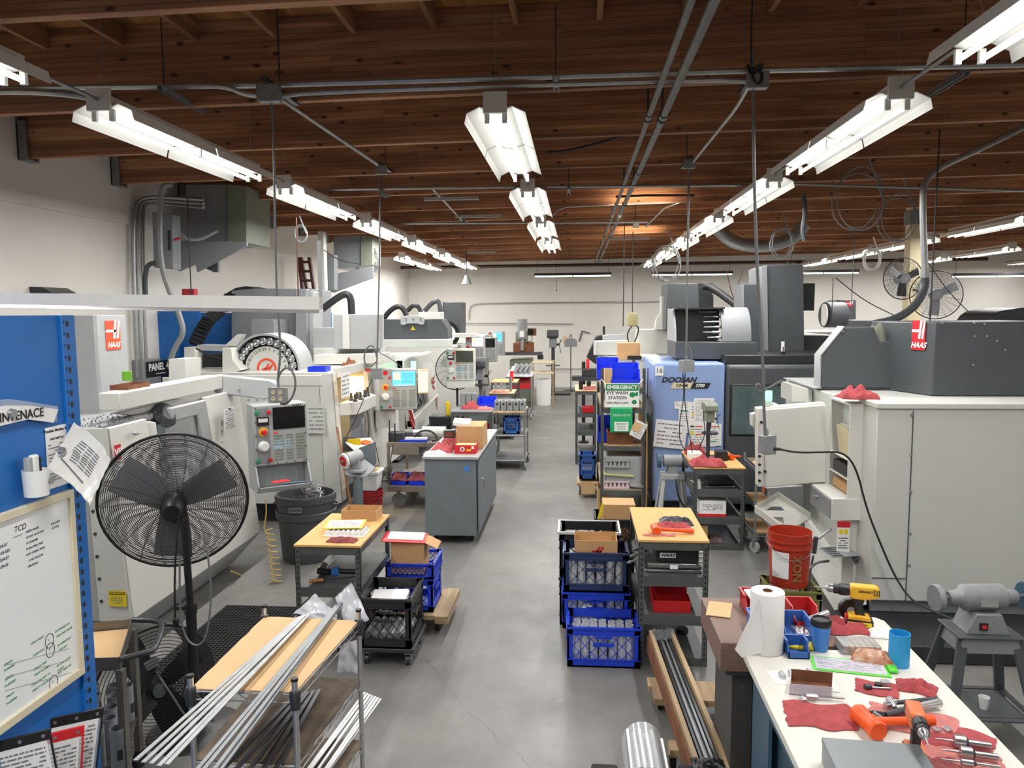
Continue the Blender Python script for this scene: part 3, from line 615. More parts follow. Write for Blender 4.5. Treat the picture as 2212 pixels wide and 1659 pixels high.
# roof equipment
slab('roof_box',M['machine_gray'],t2,[at(675,708,'Y',10.6),at(722,708,'Y',10.6),at(722,760,'Y',10.6),at(675,760,'Y',10.6)],(0,1,0),.3,bev=.006)
e=slab('electrical_box',M['machine_gray'],t2,[at(720,679,'Y',10.2),at(813,679,'Y',10.2),at(813,754,'Y',10.2),at(720,754,'Y',10.2)],(0,1,0),.35,bev=.008)
slab('door_strip',M['machine_pale'],e,[at(740,680,'Y',10.19),at(755,680,'Y',10.19),at(756,753,'Y',10.19),at(741,753,'Y',10.19)],(0,-1,0),.006)
slab('side_channel',M['machine_white'],t2,[at(817,678,'Y',10.6),at(826,678,'Y',10.6),at(826,765,'Y',10.6),at(817,765,'Y',10.6)],(0,1,0),.08)
slab('head_rail',M['machine_white'],t2,[at(677,767,'Y',10.1),at(828,763,'Y',10.1),at(828,785,'Y',10.1),at(677,788,'Y',10.1)],(0,1,0),.4,bev=.006)
slab('head_rail',M['machine_pale'],t2,[at(677,752,'Y',10.5),at(822,752,'Y',10.5),at(822,768,'Y',10.5),at(677,768,'Y',10.5)],(0,1,0),.3,bev=.006)
# columns behind
for pts,m,Y,dp in (([(500,628),(552,623),(673,624),(673,800),(500,800)],'machine_midgray',10.9,.9),([(638,624),(662,624),(662,800),(638,800)],'machine_midgray',10.7,.15),([(662,626),(677,630),(677,800),(662,800)],'machine_gray',10.85,.4),([(542,690),(593,690),(593,800),(542,800)],'machine_midgray',10.3,.5)):
    slab('column_cover',M[m],t2,[at(px,py,'Y',Y) for px,py in pts],(0,1,0),dp,bev=.008)
cv=[at(490,632,'Y',11.2),at(508,622,'Y',11.2),at(530,618,'Y',11.2),at(548,621,'Y',11.2),at(556,628,'Y',11.2),at(556,640,'Y',11.2),at(490,640,'Y',11.2)]
slab('cable_hood',M['machine_black'],t2,cv,(0,1,0),.5,bev=.01)
# carousel drum: axis turned a little to the left of the viewer
cc=at(573,796,'Y',9.15); dm_=MB(); ax=Euler((PI/2,0,R(-24))).to_matrix()
car=thing('dummy','x','x'); bpy.data.objects.remove(car)
D=Euler((PI/2,0,R(3)))
MB().lathe([(.43,-.55),(.43,0),(.405,.0),(.405,-.1),(0,-.1)],48).build('carousel_drum',M['machine_gray'],t2,loc=cc,rot=D)
MB().lathe([(.0,-.06),(.27,-.06),(.27,-.1)],40).build('carousel_face',M['machine_pale'],t2,loc=cc,rot=D)
MB().lathe([(.27,-.09),(.404,-.09),(.404,-.1),(.27,-.1)],40).build('carousel_well',M['machine_black'],t2,loc=cc,rot=D)
for k in range(24):
    a=2*PI*k/24+.1; o=MB().lathe([(.032,0),(.046,.02),(.046,.045),(.036,.05),(.03,.03),(0,.02)],14).build('tool_pocket',M['steel'],t2,rot=D); v=D.to_matrix()@Vector((.335*math.cos(a),.335*math.sin(a),-.08)); o.location=cc+v
    if 0<math.sin(a)+.3:
        n=str((24-k+5)%24+1); v=D.to_matrix()@Vector((.235*math.cos(a),.235*math.sin(a),-.058)); tx=text(n,.05,M['ink'],t2,cc+v,D,name='pocket_number',spin=a-PI/2)
rg=MB().lathe([(.098,-.056),(.122,-.056),(.122,-.05),(.098,-.05),(.098,-.056)],40,cap=False).build('badge_ring',M['label_orange'],t2,loc=cc+Vector((0,0,.0)),rot=D)
for u in ((-.045,-.05,.03,.055),(-.0,-.055,.075,.05),(-.06,-.015,.06,.01)):
    a,b=Vector((u[0],u[1],-.052)),Vector((u[2],u[3],-.052)); o=MB().bar(a,b,.02,.006,up=(0,0,1)).build('badge_bar',M['label_orange'],t2,loc=cc,rot=D,sm=False)
# left bracket housing next to the carousel
slab('bracket_housing',M['machine_white'],t2,[at(480,752,'Y',9.0),at(500,752,'Y',9.0),at(502,776,'Y',9.0),at(521,800,'Y',9.0),at(480,812,'Y',9.0)],(0,1,0),.2,bev=.005)
slab('bracket_arm',M['machine_gray'],t2,[at(425,745,'Y',9.4),at(512,748,'Y',9.4),at(512,760,'Y',9.4),at(425,757,'Y',9.4)],(0,1,0),.3,bev=.005)
slab('bracket_wing',M['machine_pale'],t2,[at(487,745,'Y',9.3),at(513,722,'Y',9.3),at(525,722,'Y',9.3),at(512,748,'Y',9.3)],(0,1,0),.1)
slab('left_post',M['machine_white'],t2,[at(398,750,'Y',9.3),at(420,750,'Y',9.3),at(420,833,'Y',9.3),at(398,833,'Y',9.3)],(0,1,0),.2)
slab('dark_cabinet',M['machine_black'],t2,[at(421,765,'Y',9.8),at(480,765,'Y',9.8),at(480,830,'Y',9.8),at(421,830,'Y',9.8)],(0,1,0),.4)
# cable chain, ribbed
cc2=[at(420,745,'Y',9.7),at(437,712,'Y',9.8),at(452,690,'Y',9.9),at(478,668,'Y',10.0),at(500,640,'Y',10.3)]
cch=MB(); pts=[cc2[0].lerp(cc2[1],0)]; 
for a,b in zip(cc2,cc2[1:]):
    n=4
    for i in range(n): q=a.lerp(b,(i+.5)/n); cch.bar(a.lerp(b,i/n+.02),a.lerp(b,(i+.86)/n),.15,.1,up=(0,1,0))
cch.build('cable_chain',M['black_plastic'],t2)
MB().tube([at(423,752,'Y',9.1),at(445,765,'Y',9.1),at(480,775,'Y',9.1)],.012,8,sm=2).build('hose',M['black_cable'],t2)
p2=pendant('grey control pendant with bright blue screen on the carousel machine',at(861,885,'Y',10.4),R(14),.52,.56,'new'); 
MB().box(-.14,.14,.0,.2,-.26,-.02).build('lower_box',M['machine_white'],p2,loc=(-.18,.1,.0),bev=.006)
q=MB().box(.27,.42,-.03,-.02,.22,.56).build('side_clipboard',M['cream'],p2,bev=.004); q2=MB().box(.28,.41,-.034,-.03,.24,.53).build('clipped_sheet',M['paper'],q)
# ================================================================ third left machine with dark bridge
t3=W(thing('machining_center','white milling machine with dark roof bridge and red stripes, third on the left','machine',(-3.8,13.6,0)))
MB().box(-4.9,-2.85,12.45,14.9,.45,1.72).build('enclosure',M['machine_pale'],t3,bev=.01)
slab('front_panel',M['machine_white'],t3,[(-2.72,12.45,.45),(-2.72,14.9,.45),(-2.72,14.9,.9),(-2.72,12.45,.72)],(-1,0,0),.1,bev=.01)
slab('front_panel',M['machine_white'],t3,[(-2.72,14.0,.75),(-2.72,14.9,.8),(-2.88,14.9,1.72),(-2.88,14.0,1.72)],(-1,0,0),.1,bev=.01)
slab('front_panel',M['machine_white'],t3,[(-2.72,12.45,.6),(-2.72,12.7,.6),(-2.88,12.7,1.72),(-2.88,12.45,1.72)],(-1,0,0),.1,bev=.01)
slab('front_header',M['machine_white'],t3,[(-2.86,12.45,1.55),(-2.86,14.9,1.55),(-2.86,14.9,1.74),(-2.86,12.45,1.74)],(-1,0,0),.1,bev=.01)
slab('door_window',M['dark_glass'],t3,[(-2.82,12.75,.72),(-2.78,13.95,.82),(-2.86,13.95,1.5),(-2.86,12.75,1.5)],(-1,0,0),.02)
for y in (13.1,13.6): MB().tube([(-2.8,y,.85),(-2.74,y,1.0),(-2.74,y,1.3),(-2.8,y,1.42)],.015,8,sm=1).build('door_handle',M['steel'],t3)
MB().loft([(-2.72,12.45,.45),(-2.72,14.9,.45),(-2.95,14.9,.05),(-2.95,12.45,.05)],[(-4.9,12.45,.45),(-4.9,14.9,.45),(-4.9,14.9,.05),(-4.9,12.45,.05)]).build('base_skirt',M['machine_midgray'],t3)
st=MB()
for pts in (((882,886),(889,886),(896,912),(896,922),(893,915)),((884,898),(886,900),(895,922),(897,935),(892,925),(885,910)),((888,928),(896,922),(896,936),(887,936))):
    q=[at(px,py,'Y',12.44) for px,py in pts]; st.loft(q,[v-Vector((0,.004,0)) for v in q])
st.build('red_stripe',M['red_stripe'],t3,sm=False)
slab('bridge_cover',M['machine_dark'],t3,[at(826,690,'Y',12.9),at(954,689,'Y',12.9),at(967,710,'Y',12.9),at(967,733,'Y',12.9),at(826,733,'Y',12.9)],(0,1,0),.5,bev=.01)
slab('bridge_rail',M['machine_pale'],t3,[at(826,734,'Y',12.7),at(968,733,'Y',12.7),at(968,750,'Y',12.7),at(826,750,'Y',12.7)],(0,1,0),.5,bev=.008)
slab('umbrella_plate',M['machine_gray'],t3,[at(px,py,'Y',12.85) for px,py in ((866,685),(878,682),(905,682),(918,686),(917,700),(911,702),(902,699),(880,699),(872,703),(866,700))],(0,-1,0),.03,bev=.006)
for s_,px in (('5',877),('4',893),('3',909)): text(s_,.07,M['ink'],t3,at(px,690,'Y',12.81),'-Y',name='pocket_number',spin=PI)
f=at(892,709,'Y',12.89); MB().prism([(-.04,-.03),(.04,-.03),(0,.045)],0,.004,'Y').build('hazard_label',M['label_yellow'],t3,loc=f-Vector((0,.006,0))); MB().prism([(-.006,-.015),(.01,-.0),(.0,.0),(.006,.022),(-.01,.004),(.0,.004)],0,.002,'Y').build('hazard_bolt',M['ink'],t3,loc=f-Vector((0,.009,0)))
slab('top_box',M['machine_white'],t3,[at(904,674,'Y',13.5),at(951,674,'Y',13.5),at(951,690,'Y',13.5),at(904,690,'Y',13.5)],(0,1,0),.4,bev=.01)
text('VR',.3,M['red_stripe'],t3,(-2.757,14.6,1.12),'+X',name='model_lettering',spin=PI/2,bold=.03)
MB().prism([(14.52,.78),(14.6,.62),(14.68,.78),(14.66,.88),(14.54,.88)],-2.70,-2.695,'X').build('shield_badge',mat('shield','b79a82',.5),t3)
g=MB().lathe([(.0,.14),(.035,.14),(.04,.13),(.04,.0),(.0,.0)],16).build('beacon_lamp',M['beacon'],t3,loc=at(893,790,'Y',12.2)-Vector((0,0,.07)))
MB().cyl((0,0,-.12),(0,0,0),.03).build('beacon_post',M['machine_white'],t3,loc=at(893,795,'Y',12.2))
def hoops(parent,plist,r,Y,m='black_cable',name='hose_loop'):
    for pts in plist: MB().tube([at(px,py,'Y',Y) for px,py in pts],r,10,sm=2).build(name,M[m],parent)
hoops(t3,[[(826,694),(840,672),(862,659),(875,672),(880,690)]],.045,13.2); hoops(t3,[[(880,672),(892,659),(905,662),(912,682)]],.04,14); hoops(t3,[[(917,672),(935,652),(950,649),(952,690)]],.045,14.5,'machine_dark')
hoops(t2,[[(690,672),(700,665),(740,635),(758,637),(760,682)]],.05,10.6)
p3=pendant('older beige-framed control pendant in front of the pedestal fan down the left side',at(995,823,'Y',13.3),R(3),.5,.56,'cream')
MB().box(-.24,.24,-.02,.16,-.12,-.005).build('lower_ledge',M['machine_white'],p3,bev=.006)
slab('long_panel',M['machine_white'],t3,[(-2.5,14.95,.1),(-1.95,14.95,.1),(-1.95,14.95,.1),(-1.95,14.95,.1)],(0,1,0),.001) if 0 else None
# ================================================================ farther left machines
t4=W(thing('machining_center','white milling machine with dark column and small carousel, fourth on the left','machine',(-3.9,17.6,0)))
MB().box(-4.9,-2.55,16.3,18.9,.3,1.8).build('enclosure',M['machine_white'],t4,bev=.02)
MB().box(-4.8,-2.7,16.4,18.8,.0,.3).build('base_skirt',M['machine_midgray'],t4)
slab('column_cover',M['machine_dark'],t4,[at(956,653,'Y',17),at(995,653,'Y',17),at(995,725,'Y',17),at(956,725,'Y',17)],(0,1,0),.8,bev=.01)
slab('column_trim',M['machine_gray'],t4,[at(951,652,'Y',16.9),at(956,652,'Y',16.9),at(956,725,'Y',16.9),at(951,725,'Y',16.9)],(0,1,0),.5)
c4=at(965,722,'Y',16.6); D4=Euler((PI/2,0,R(25)))
MB().lathe([(.3,-.3),(.3,0),(.27,0),(.27,-.06),(0,-.06)],36).build('carousel_drum',M['machine_black'],t4,loc=c4,rot=D4); MB().lathe([(.0,0),(.2,0),(.2,-.05)],32).build('carousel_face',M['paper'],t4,loc=c4,rot=D4)
slab('head_rail',M['machine_white'],t4,[at(980,720,'Y',16.2),at(1028,720,'Y',16.2),at(1028,729,'Y',16.2),at(980,729,'Y',16.2)],(0,1,0),.3,bev=.01)
p4=pendant('control pendant with pale lavender screen, third control down the left side',at(1026,779,'Y',16.4),R(0),.4,.52,'new'); 
for ch in [o for o in COL.objects if o.parent==p4 and o.name.startswith('screen')]:
    if ch.name.split('.')[0]=='screen': ch.data=ch.data.copy(); ch.data.materials[0]=M['screen_white']
t5=W(thing('machining_center','white milling machine near the end of the left row','machine',(-3.9,21.2,0)))
MB().box(-4.9,-2.6,19.8,22.6,.3,1.85).build('enclosure',M['machine_white'],t5,bev=.02); MB().box(-4.8,-2.7,19.9,22.5,0,.3).build('base_skirt',M['machine_midgray'],t5)
MB().box(-4.5,-3.3,20.3,21.5,1.85,2.2).build('column_cover',M['machine_gray'],t5,bev=.01)
MB().cyl((0,0,0),(0,0,.1),.04).build('beacon_lamp',M['beacon'],t5,loc=at(1041,735,'Y',19.5))
pendant('grey control pendant with black screen between two lit ones far left',at(1053,782,'Y',18.6),R(-4),.42,.6,'old')
pendant('farthest control pendant with light blue screen down the left side',at(1070,768,'Y',19.8),R(-8),.4,.62,'new')
# ================================================================ blue and black machine right of the aisle
def sp(name,m,t,Y,pts,dp,nrm=(0,1,0),bev=0): return slab(name,M[m] if isinstance(m,str) else m,t,[at(px,py,'Y',Y) for px,py in pts],nrm,dp,bev)
t6=W(thing('machining_center','machining centre with light blue corner cabinet and black front, right of the aisle','machine',(2.4,10.6,0)))
MB().box(.93,1.79,9.5,11.0,.14,1.86).build('blue_cabinet',M['blue_doosan'],t6,bev=.03,seg=3)
MB().box(.98,1.8,9.6,10.9,0,.14).build('base_skirt',M['machine_black'],t6)
MB().box(1.8,4.1,9.52,11.6,.1,1.84).build('black_front',M['machine_dark'],t6,bev=.05,seg=3)
MB().box(1.81,4.0,9.6,12.0,1.84,1.95).build('roof_deck',M['machine_black'],t6,bev=.01)
w=MB().box(1.85,2.58,9.505,9.55,.96,1.61).build('window_frame',M['black_plastic'],t6,bev=.03,seg=3); MB().box(1.88,2.55,9.498,9.506,.99,1.58).build('window_pane',mat('pale_pane','5f7074',.12,h2='42524f',vs=3),w,bev=.0)
MB().box(2.95,2.965,9.51,9.53,.5,1.8).build('door_seam',M['steel'],t6)
MB().tube([(2.8,9.5,1.3),(2.78,9.42,1.35),(2.78,9.42,1.55),(2.8,9.5,1.6)],.02,8,sm=1).build('door_handle',M['black_plastic'],t6)
p=panel('number_sign',M['label_white'],t6,at(1424,801,'Y',9.49),.1,.12,'-Y'); text('16',.085,M['ink'],p,(0,-.0035,0),'-Y')
text('DOOSAN',.088,M['ink'],t6,at(1466,821,'Y',9.493),'-Y',name='maker_name',bold=.035,shear=.3,wide=1.1)
pl=MB().prism([(-.24,-.035),(.21,-.035),(.245,.035),(-.205,.035)],0,.003,'Y').build('model_plate',M['cream'],t6,loc=at(1491,833,'Y',9.495)-Vector((0,.003,0)))
MB().prism([(.0,-.035),(.21,-.035),(.245,.035),(.035,.035)],-.003,0,'Y').build('plate_dark_half',M['ink'],pl)
text('DNM',.055,M['ink'],pl,(-.1,-.002,0),'-Y',bold=.02,wide=1.1); text('5700',.052,M['label_white'],pl,(.115,-.005,0),'-Y',bold=.03,shear=.25)
MB().cb((.926,10.2,1.55),(.01,.03,.4)).nxt().cb((.926,10.2,.9),(.01,.03,.3)).nxt().each('side_slot',M['ink'],t6)
# magazine housing with open front and rows of tools
sp('magazine_base','machine_dark',t6,9.9,[(1459,738),(1637,740),(1637,778),(1459,775)],.9,bev=.01)
mg=[(0,0),(.06,.0),(.06,.28),(.0,.4)]
prof=[(0,.0),(0,.16),(.03,.3),(.1,.41),(.2,.43),(.2,.40),(.12,.38),(.06,.28),(.035,.16),(.035,0)]
c=at(1462,738,'Y',9.92); c2=at(1634,740,'Y',9.92); z0=c.z; H_=.43
def arch(x0,x1,name,m,dx=0):
    P=[]; 
    for k in range(11): a=PI/2*k/10; P.append((9.92+.02+.34*(1-math.cos(a))+0,z0+H_*math.sin(a)))
    Q=[(y+.03,z-.03) for y,z in P][::-1]
    return MB().prism(P+[(10.75,z0+H_),(10.75,z0+H_-.03)]+Q,x0,x1,'X').build(name,M[m],t6)
arch(1.83,2.19,'magazine_cover','machine_midgray'); 
MB().prism([(9.95,z0),(9.98,z0+.15),(10.08,z0+.3),(10.25,z0+.42),(10.75,z0+.42),(10.75,z0)],1.235,1.26,'X').build('magazine_end',M['machine_gray'],t6)
MB().box(1.26,1.86,10.35,10.75,z0,z0+H_).build('magazine_cavity',M['machine_black'],t6); MB().box(1.26,1.88,10.05,10.75,z0+H_-.02,z0+H_).build('magazine_roof',M['machine_black'],t6)
for i in range(6):
    z=z0+.05+i*.065; x=1.86-.04*(i%2); y=10.02+.012*i*i
    MB().cyl((x,y,z),(x-.1,y,z),.02,.017,10).cyl((x-.1,y,z),(x-.2-.02*(i%3),y,z),.01,.006,8).build('cutting_tool',M['steel'],t6)
# columns
sp('column_cover','machine_dark',t6,10.8,[(1657,572),(1735,572),(1738,758),(1660,758)],.8,bev=.01); sp('column_side','machine_midgray',t6,10.75,[(1645,577),(1657,572),(1660,765),(1652,765)],.8)
sp('column_box','machine_dark',t6,11.0,[(1607,614),(1645,614),(1648,775),(1607,775)],.6,bev=.01); sp('column_edge','machine_midgray',t6,10.95,[(1601,614),(1607,614),(1608,690),(1601,690)],.5)
sp('column_box','machine_black',t6,11.1,[(1735,612),(1761,612),(1759,671),(1735,671)],.6,bev=.005)
sp('rear_shelf','machine_black',t6,10.9,[(1730,725),(1800,726),(1800,765),(1730,765)],.6)
MB().cyl((0,0,0),(0,0,.12),.012).build('gauge_post',M['machine_black'],t6,loc=at(1691,770,'Y',9.8)); MB().cb((0,0,0),(.05,.04,.1)).build('gauge',M['machine_black'],t6,loc=at(1692,768,'Y',9.75)); MB().cb((0,0,0),(.035,.02,.13)).build('gauge_label',M['label_white'],t6,loc=at(1691,749,'Y',9.8))
# papers on the blue cabinet
def bp(px0,py0,px1,py1,label,n=8,seed=1,spin=0,cols=(),Y=9.49,name='paper_sheet'):
    a=at(px0,py0,'Y',Y); b=at(px1,py1,'Y',Y); c=(a+b)/2; p=paper_on(name,label,c,abs(b.x-a.x),abs(a.z-b.z),'-Y',n=n,seed=seed,spin=spin)
    for (u,v,w,h,m) in cols: MB().cb((u,-.003,v),(w,.002,h)).build('colour_patch',M[m],p)
    return p
bp(1414,908,1482,968,'whiteboard-like sheet with handwriting hung crooked on the blue machine',6,4,-.1,Y=9.47)
bp(1457,867,1489,883,'small white slip at the top left of the papers on the blue machine',3,5,Y=9.488)
bp(1466,883,1489,935,'narrow instruction sheet with a green heading on the blue machine',9,6,0,[(0,.125,.1,.012,'label_green')],Y=9.484)
bp(1489,868,1545,965,'wide chart with yellow and orange patches on the blue machine',14,7,0,[(-.1,.12,.05,.04,'label_yellow'),(-.1,-.05,.05,.04,'label_orange')],Y=9.486)
bp(1499,860,1542,915,'ruled sheet overlapping the top of the chart on the blue machine',16,8,0,Y=9.480)
bp(1488,915,1520,962,'sheet with orange bars and small tool pictures low on the blue machine',7,9,0,[(.03,.1,.07,.014,'label_orange'),(.03,.0,.07,.014,'label_orange'),(-.05,.02,.03,.05,'label_yellow'),(-.05,.1,.04,.02,'ink')],Y=9.478)
bp(1522,915,1558,963,'sheet with a green bar at its foot behind the drill press',10,10,0,[(0,-.08,.1,.012,'label_green'),(0,.1,.1,.012,'label_red')],Y=9.479)
# ================================================================ near right machine
t7=W(thing('machining_center','big white milling machine at the right edge under dark grey covers','machine',(3.2,7.0,0)))
MB().box(2.275,4.6,6.02,8.6,.24,1.745).build('side_panel',M['machine_pale'],t7,bev=.01)
MB().box(2.535,2.541,6.012,6.02,.24,1.73).build('panel_seam',M['machine_dark'],t7); MB().box(2.28,2.53,6.012,6.018,.42,.426).build('panel_seam',M['machine_dark'],t7)
MB().box(2.27,4.6,6.0,6.4,1.745,1.79).build('top_ledge',M['machine_white'],t7,bev=.008)
s=MB()
for y in (888,975,1055,1145,1213): 
    q=at(1969-(y-888)*.015,y+8,'Y',6.02); s.cyl(q,q-Vector((0,.01,0)),.011,n=10)
s.build('screws',M['steel'],t7)
MB().box(2.28,4.6,6.2,8.6,0,.24).build('base_skirt',M['machine_black'],t7); MB().box(2.12,4.5,5.45,6.2,0,.13).build('coolant_tank',M['machine_black'],t7,bev=.01); MB().box(2.3,4.6,6.08,6.12,.13,.235).build('base_rail',M['machine_midgray'],t7,bev=.006)
slab('corner_panel',M['machine_pale'],t7,[(2.27,6.03,.24),(2.27,6.03,1.745),(2.37,6.5,1.745),(2.37,6.5,.24)],(1,0,0),.05)
slab('front_panel',M['machine_white'],t7,[(2.17,6.35,.24),(2.36,6.35,.24),(2.36,6.35,.8),(2.17,6.35,.8)],(0,1,0),.03)
slab('front_panel',M['machine_pale'],t7,[(2.08,8.5,.24),(2.08,7.4,.24),(2.08,7.4,1.5),(2.08,8.5,1.5)],(1,0,0),.05)
ap=MB().loft([at(1738,1120,'Y',7.6),at(1740,1215,'Y',7.3),at(1802,1318,'Y',6.1),at(1872,1306,'Y',6.1),at(1872,1262,'Y',6.3)],[at(1738,1120,'Y',7.6)+Vector((.3,.3,0)),at(1740,1215,'Y',7.3)+Vector((.4,.3,0)),at(1802,1318,'Y',6.1)+Vector((.4,.3,0)),at(1872,1306,'Y',6.1)+Vector((.1,.3,0)),at(1872,1262,'Y',6.3)+Vector((.1,.3,0))])
ap.build('apron',M['machine_pale'],t7)
sp('door_recess','machine_midgray',t7,7.0,[(1795,1125),(1815,1125),(1815,1200),(1795,1190)],.1); sp('recess_strip',mat('maroon','5c3a36',.6),t7,6.95,[(1805,1120),(1815,1120),(1815,1190),(1806,1190)],.05)
p=panel('hazard_label',M['label_white'],t7,at(1842,1160,'Y',6.28)+Vector((-.075,0,0)),.1,.26,'-Y'); MB().cb((0,-.005,.105),(.1,.002,.05)).build('label_head',M['logo_red'],p); MB().cb((-.02,-.005,.045),(.03,.002,.04)).cb((.02,-.005,.045),(.03,.002,.04)).build('label_symbols',M['label_yellow'],p); lines(M['ink'],p,(0,-.004,-.05),.08,.1,5,'-Y',4)
# drawer box, open cabinet, tray
MB().box(2.05,2.36,6.29,6.85,.80,.98).build('drawer_box',M['machine_white'],t7,bev=.006); dr=MB().box(2.04,2.05,6.31,6.83,.81,.965).build('drawer',M['machine_midgray'],t7,bev=.003); MB().tube([(2.04,6.6,.92),(2.015,6.61,.92),(2.015,6.7,.92),(2.04,6.71,.92)],.007,8,sm=1).build('drawer_handle',M['steel'],dr)
b=MB().box(2.175,2.36,6.3,6.33,.98,1.73).box(2.35,2.36,6.33,6.8,.98,1.73).box(2.175,2.35,6.77,6.8,.98,1.73).box(2.175,2.36,6.3,6.8,1.73,1.75)
for z in (.98,1.12,1.28): b.box(2.175,2.35,6.33,6.77,z,z+.012)
b.build('open_cabinet',M['machine_white'],t7,bev=.003)
for (z,h,m,n,l) in ((.993,.08,'cardboard','crumpled_bag','crumpled brown paper bag on the lowest shelf of the white machine cabinet'),(1.133,.1,'black_plastic','black_case','black plastic case on the middle shelf of the white machine cabinet')):
    tag(MB().cb((2.26,6.55,z+h/2),(.14,.36,h)).build(n,M[m],bev=.015),l,'container')
for i in range(4): tag(MB().cb((2.21+.03*i,6.53+.03*i,1.42),(.012,.28,.24),(0,.12*(i-1),0)).build('manual',M['paper' if i%2 else 'cream']),'thin manual standing in the upper compartment of the white machine cabinet','book','manuals in the cabinet')
# upper dark covers
MB().prism([(2.22,7.4),(4.4,7.4),(4.4,8.5),(2.22,8.5)],1.76,1.77,'Z').build('roof_panel',M['machine_gray'],t7)
cv=[(2.27,1.75),(2.27,2.075),(2.47,2.335),(2.74,2.335),(2.80,2.2),(3.06,2.2),(3.06,1.75)]
MB().prism(cv,7.4,7.56,'Y').build('dark_cover',M['machine_dark'],t7,bev=.012)
MB().prism([(2.262,1.76),(2.262,2.078),(2.468,2.345),(2.475,2.34),(2.272,2.074),(2.272,1.76)],7.39,7.57,'Y').build('cover_edge',M['machine_gray'],t7)
kb=[(3.06,6.9),(4.1,6.9),(4.1,7.9),(2.9,7.9),(2.9,7.4)]
MB().prism(kb,1.75,2.385,'Z').build('dark_cover',M['machine_dark'],t7,bev=.01)
s=MB()
for px,py,Y in ((1820,715,7.39),(1773,775,7.39),(1771,837,7.39),(1940,784,7.39),(2035,697,6.89),(2105,697,6.89),(2126,700,6.89),(2104,726,6.89),(2131,726,6.89),(2153,736,6.89),(2170,756,6.89),(2101,788,6.89)):
    q=at(px,py,'Y',Y); s.cyl(q,q-Vector((0,.008,0)),.011,n=8)
s.build('screws',M['steel'],t7)
dirv=Vector((3.06-2.9,6.9-7.4,0)).normalized()
lo=logo_h(None,(0,0,0),.16,.26,'-X',M['logo_red']); lo.name='maker_logo'; par(lo,t7); q=at(1986,724,'Y',7.15); a_=q.x/q.y; Y_=(2.9+.32*7.4)/(a_+.32); q=at(1986,724,'Y',Y_); lo.location=(q.x-.006,q.y-.002,q.z); lo.rotation_euler=(0,0,.31)
tag(rag('chip_sack',(2.86,7.6,2.12),.26,.2,.3,M['olive'],None,9,fold=3),'grey-green crumpled filter sack sitting in the notch between the dark covers','sack')
rag('red_rag',(2.24,6.36,1.79),.27,.24,.12,M['rag_red'],'crumpled red rag on top of the white machine cabinet',3)
# control pendant seen from the back
pb=W(thing('control_pendant','white control pendant seen from behind, mounted on the near right machine with a green beacon','machine control',(1.9,6.9,1.3),group='control pendants of the machines'))
sp('housing','machine_white',pb,6.85,[(1650,884),(1783,873),(1783,1040),(1652,1052)],-.03,bev=.01); sp('housing_body','machine_white',pb,6.85,[(1636,882),(1783,870),(1783,1045),(1638,1052)],.12,bev=.008)
sp('side_bracket','machine_white',pb,6.95,[(1624,895),(1636,893),(1636,930),(1625,920)],.1)
MB().cyl((0,0,0),(0,0,.09),.03).build('beacon_lamp',M['beacon'],pb,loc=at(1660,866,'Y',6.9)); MB().cyl((0,0,-.05),(0,0,0),.025).build('beacon_post',M['machine_white'],pb,loc=at(1660,866,'Y',6.9))
s=MB()
for px,py in ((1640,985),(1640,1003),(1640,1020),(1640,1038),(1644,912),(1652,1018)): q=at(px,py,'Y',6.83); s.cyl(q,q-Vector((0,.02,0)),.012,n=10).nxt()
s.each('cable_port',M['black_plastic'],pb)
sp('lower_body','machine_midgray',t7,7.3,[(1655,1055),(1735,1050),(1735,1098),(1700,1090)],.2)
sp('small_top_box','machine_white',t7,7.6,[(1710,830),(1755,842),(1755,870),(1710,868)],.4,bev=.005)
tt=W(thing('parts_tray','white sheet-metal tray slung below the right pendant','tray',at(1690,1120,'Y',6.9)))
q=[at(1630,1104,'Y',6.7),at(1680,1075,'Y',7.2),at(1750,1120,'Y',7.2),at(1690,1150,'Y',6.7)]; MB().loft(q,[v-Vector((0,0,.012)) for v in q]).build('tray_floor',M['machine_white'],tt)
w=MB()
for a,b in ((q[0],q[1]),(q[1],q[2]),(q[3],q[0])): w.loft([a,b,b+Vector((0,0,.05)),a+Vector((0,0,.05))],[x+Vector((.008,.008,0)) for x in (a,b,b+Vector((0,0,.05)),a+Vector((0,0,.05)))])
w.build('tray_rim',M['machine_white'],tt)
bx=W(thing('parts_box','small white open box of dark screws standing in the sheet-metal tray','box',at(1668,1110,'Y',6.9))); c=at(1668,1112,'Y',6.9)
MB().obox(c.x-.1,c.x+.1,c.y-.08,c.y+.08,c.z-.0,c.z+.06,.004).build('box_body',M['paper'],bx); MB().cb((c.x,c.y,c.z+.035),(.18,.14,.04)).build('screw_fill',M['chips_dark'],bx)
br=W(thing('perforated_shelf','small slotted grey shelf bracket bolted to the front of the near right machine','shelf',at(1820,1190,'Y',6.2)))
q=[at(1770,1183,'Y',6.35),at(1830,1180,'Y',6.5),at(1857,1200,'Y',6.2),at(1800,1203,'Y',6.05)]; MB().loft(q,[v-Vector((0,0,.006)) for v in q]).build('shelf_plate',M['machine_midgray'],br)
sl=MB()
for i in range(5):
    a=q[0].lerp(q[3],(i+.5)/5); b=a+(q[1]-q[0])*.35; sl.bar(a+(q[1]-q[0])*.05+Vector((0,0,.002)),b+Vector((0,0,.002)),.018,.003)
sl.build('slots',M['machine_black'],br); sp('shelf_leg','machine_dark',br,6.2,[(1838,1201),(1857,1200),(1855,1215),(1848,1220)],.01)
ag=W(thing('air_gun','grey air gun hanging beside the slotted shelf with its hose','air gun',at(1765,1180,'Y',6.2)))
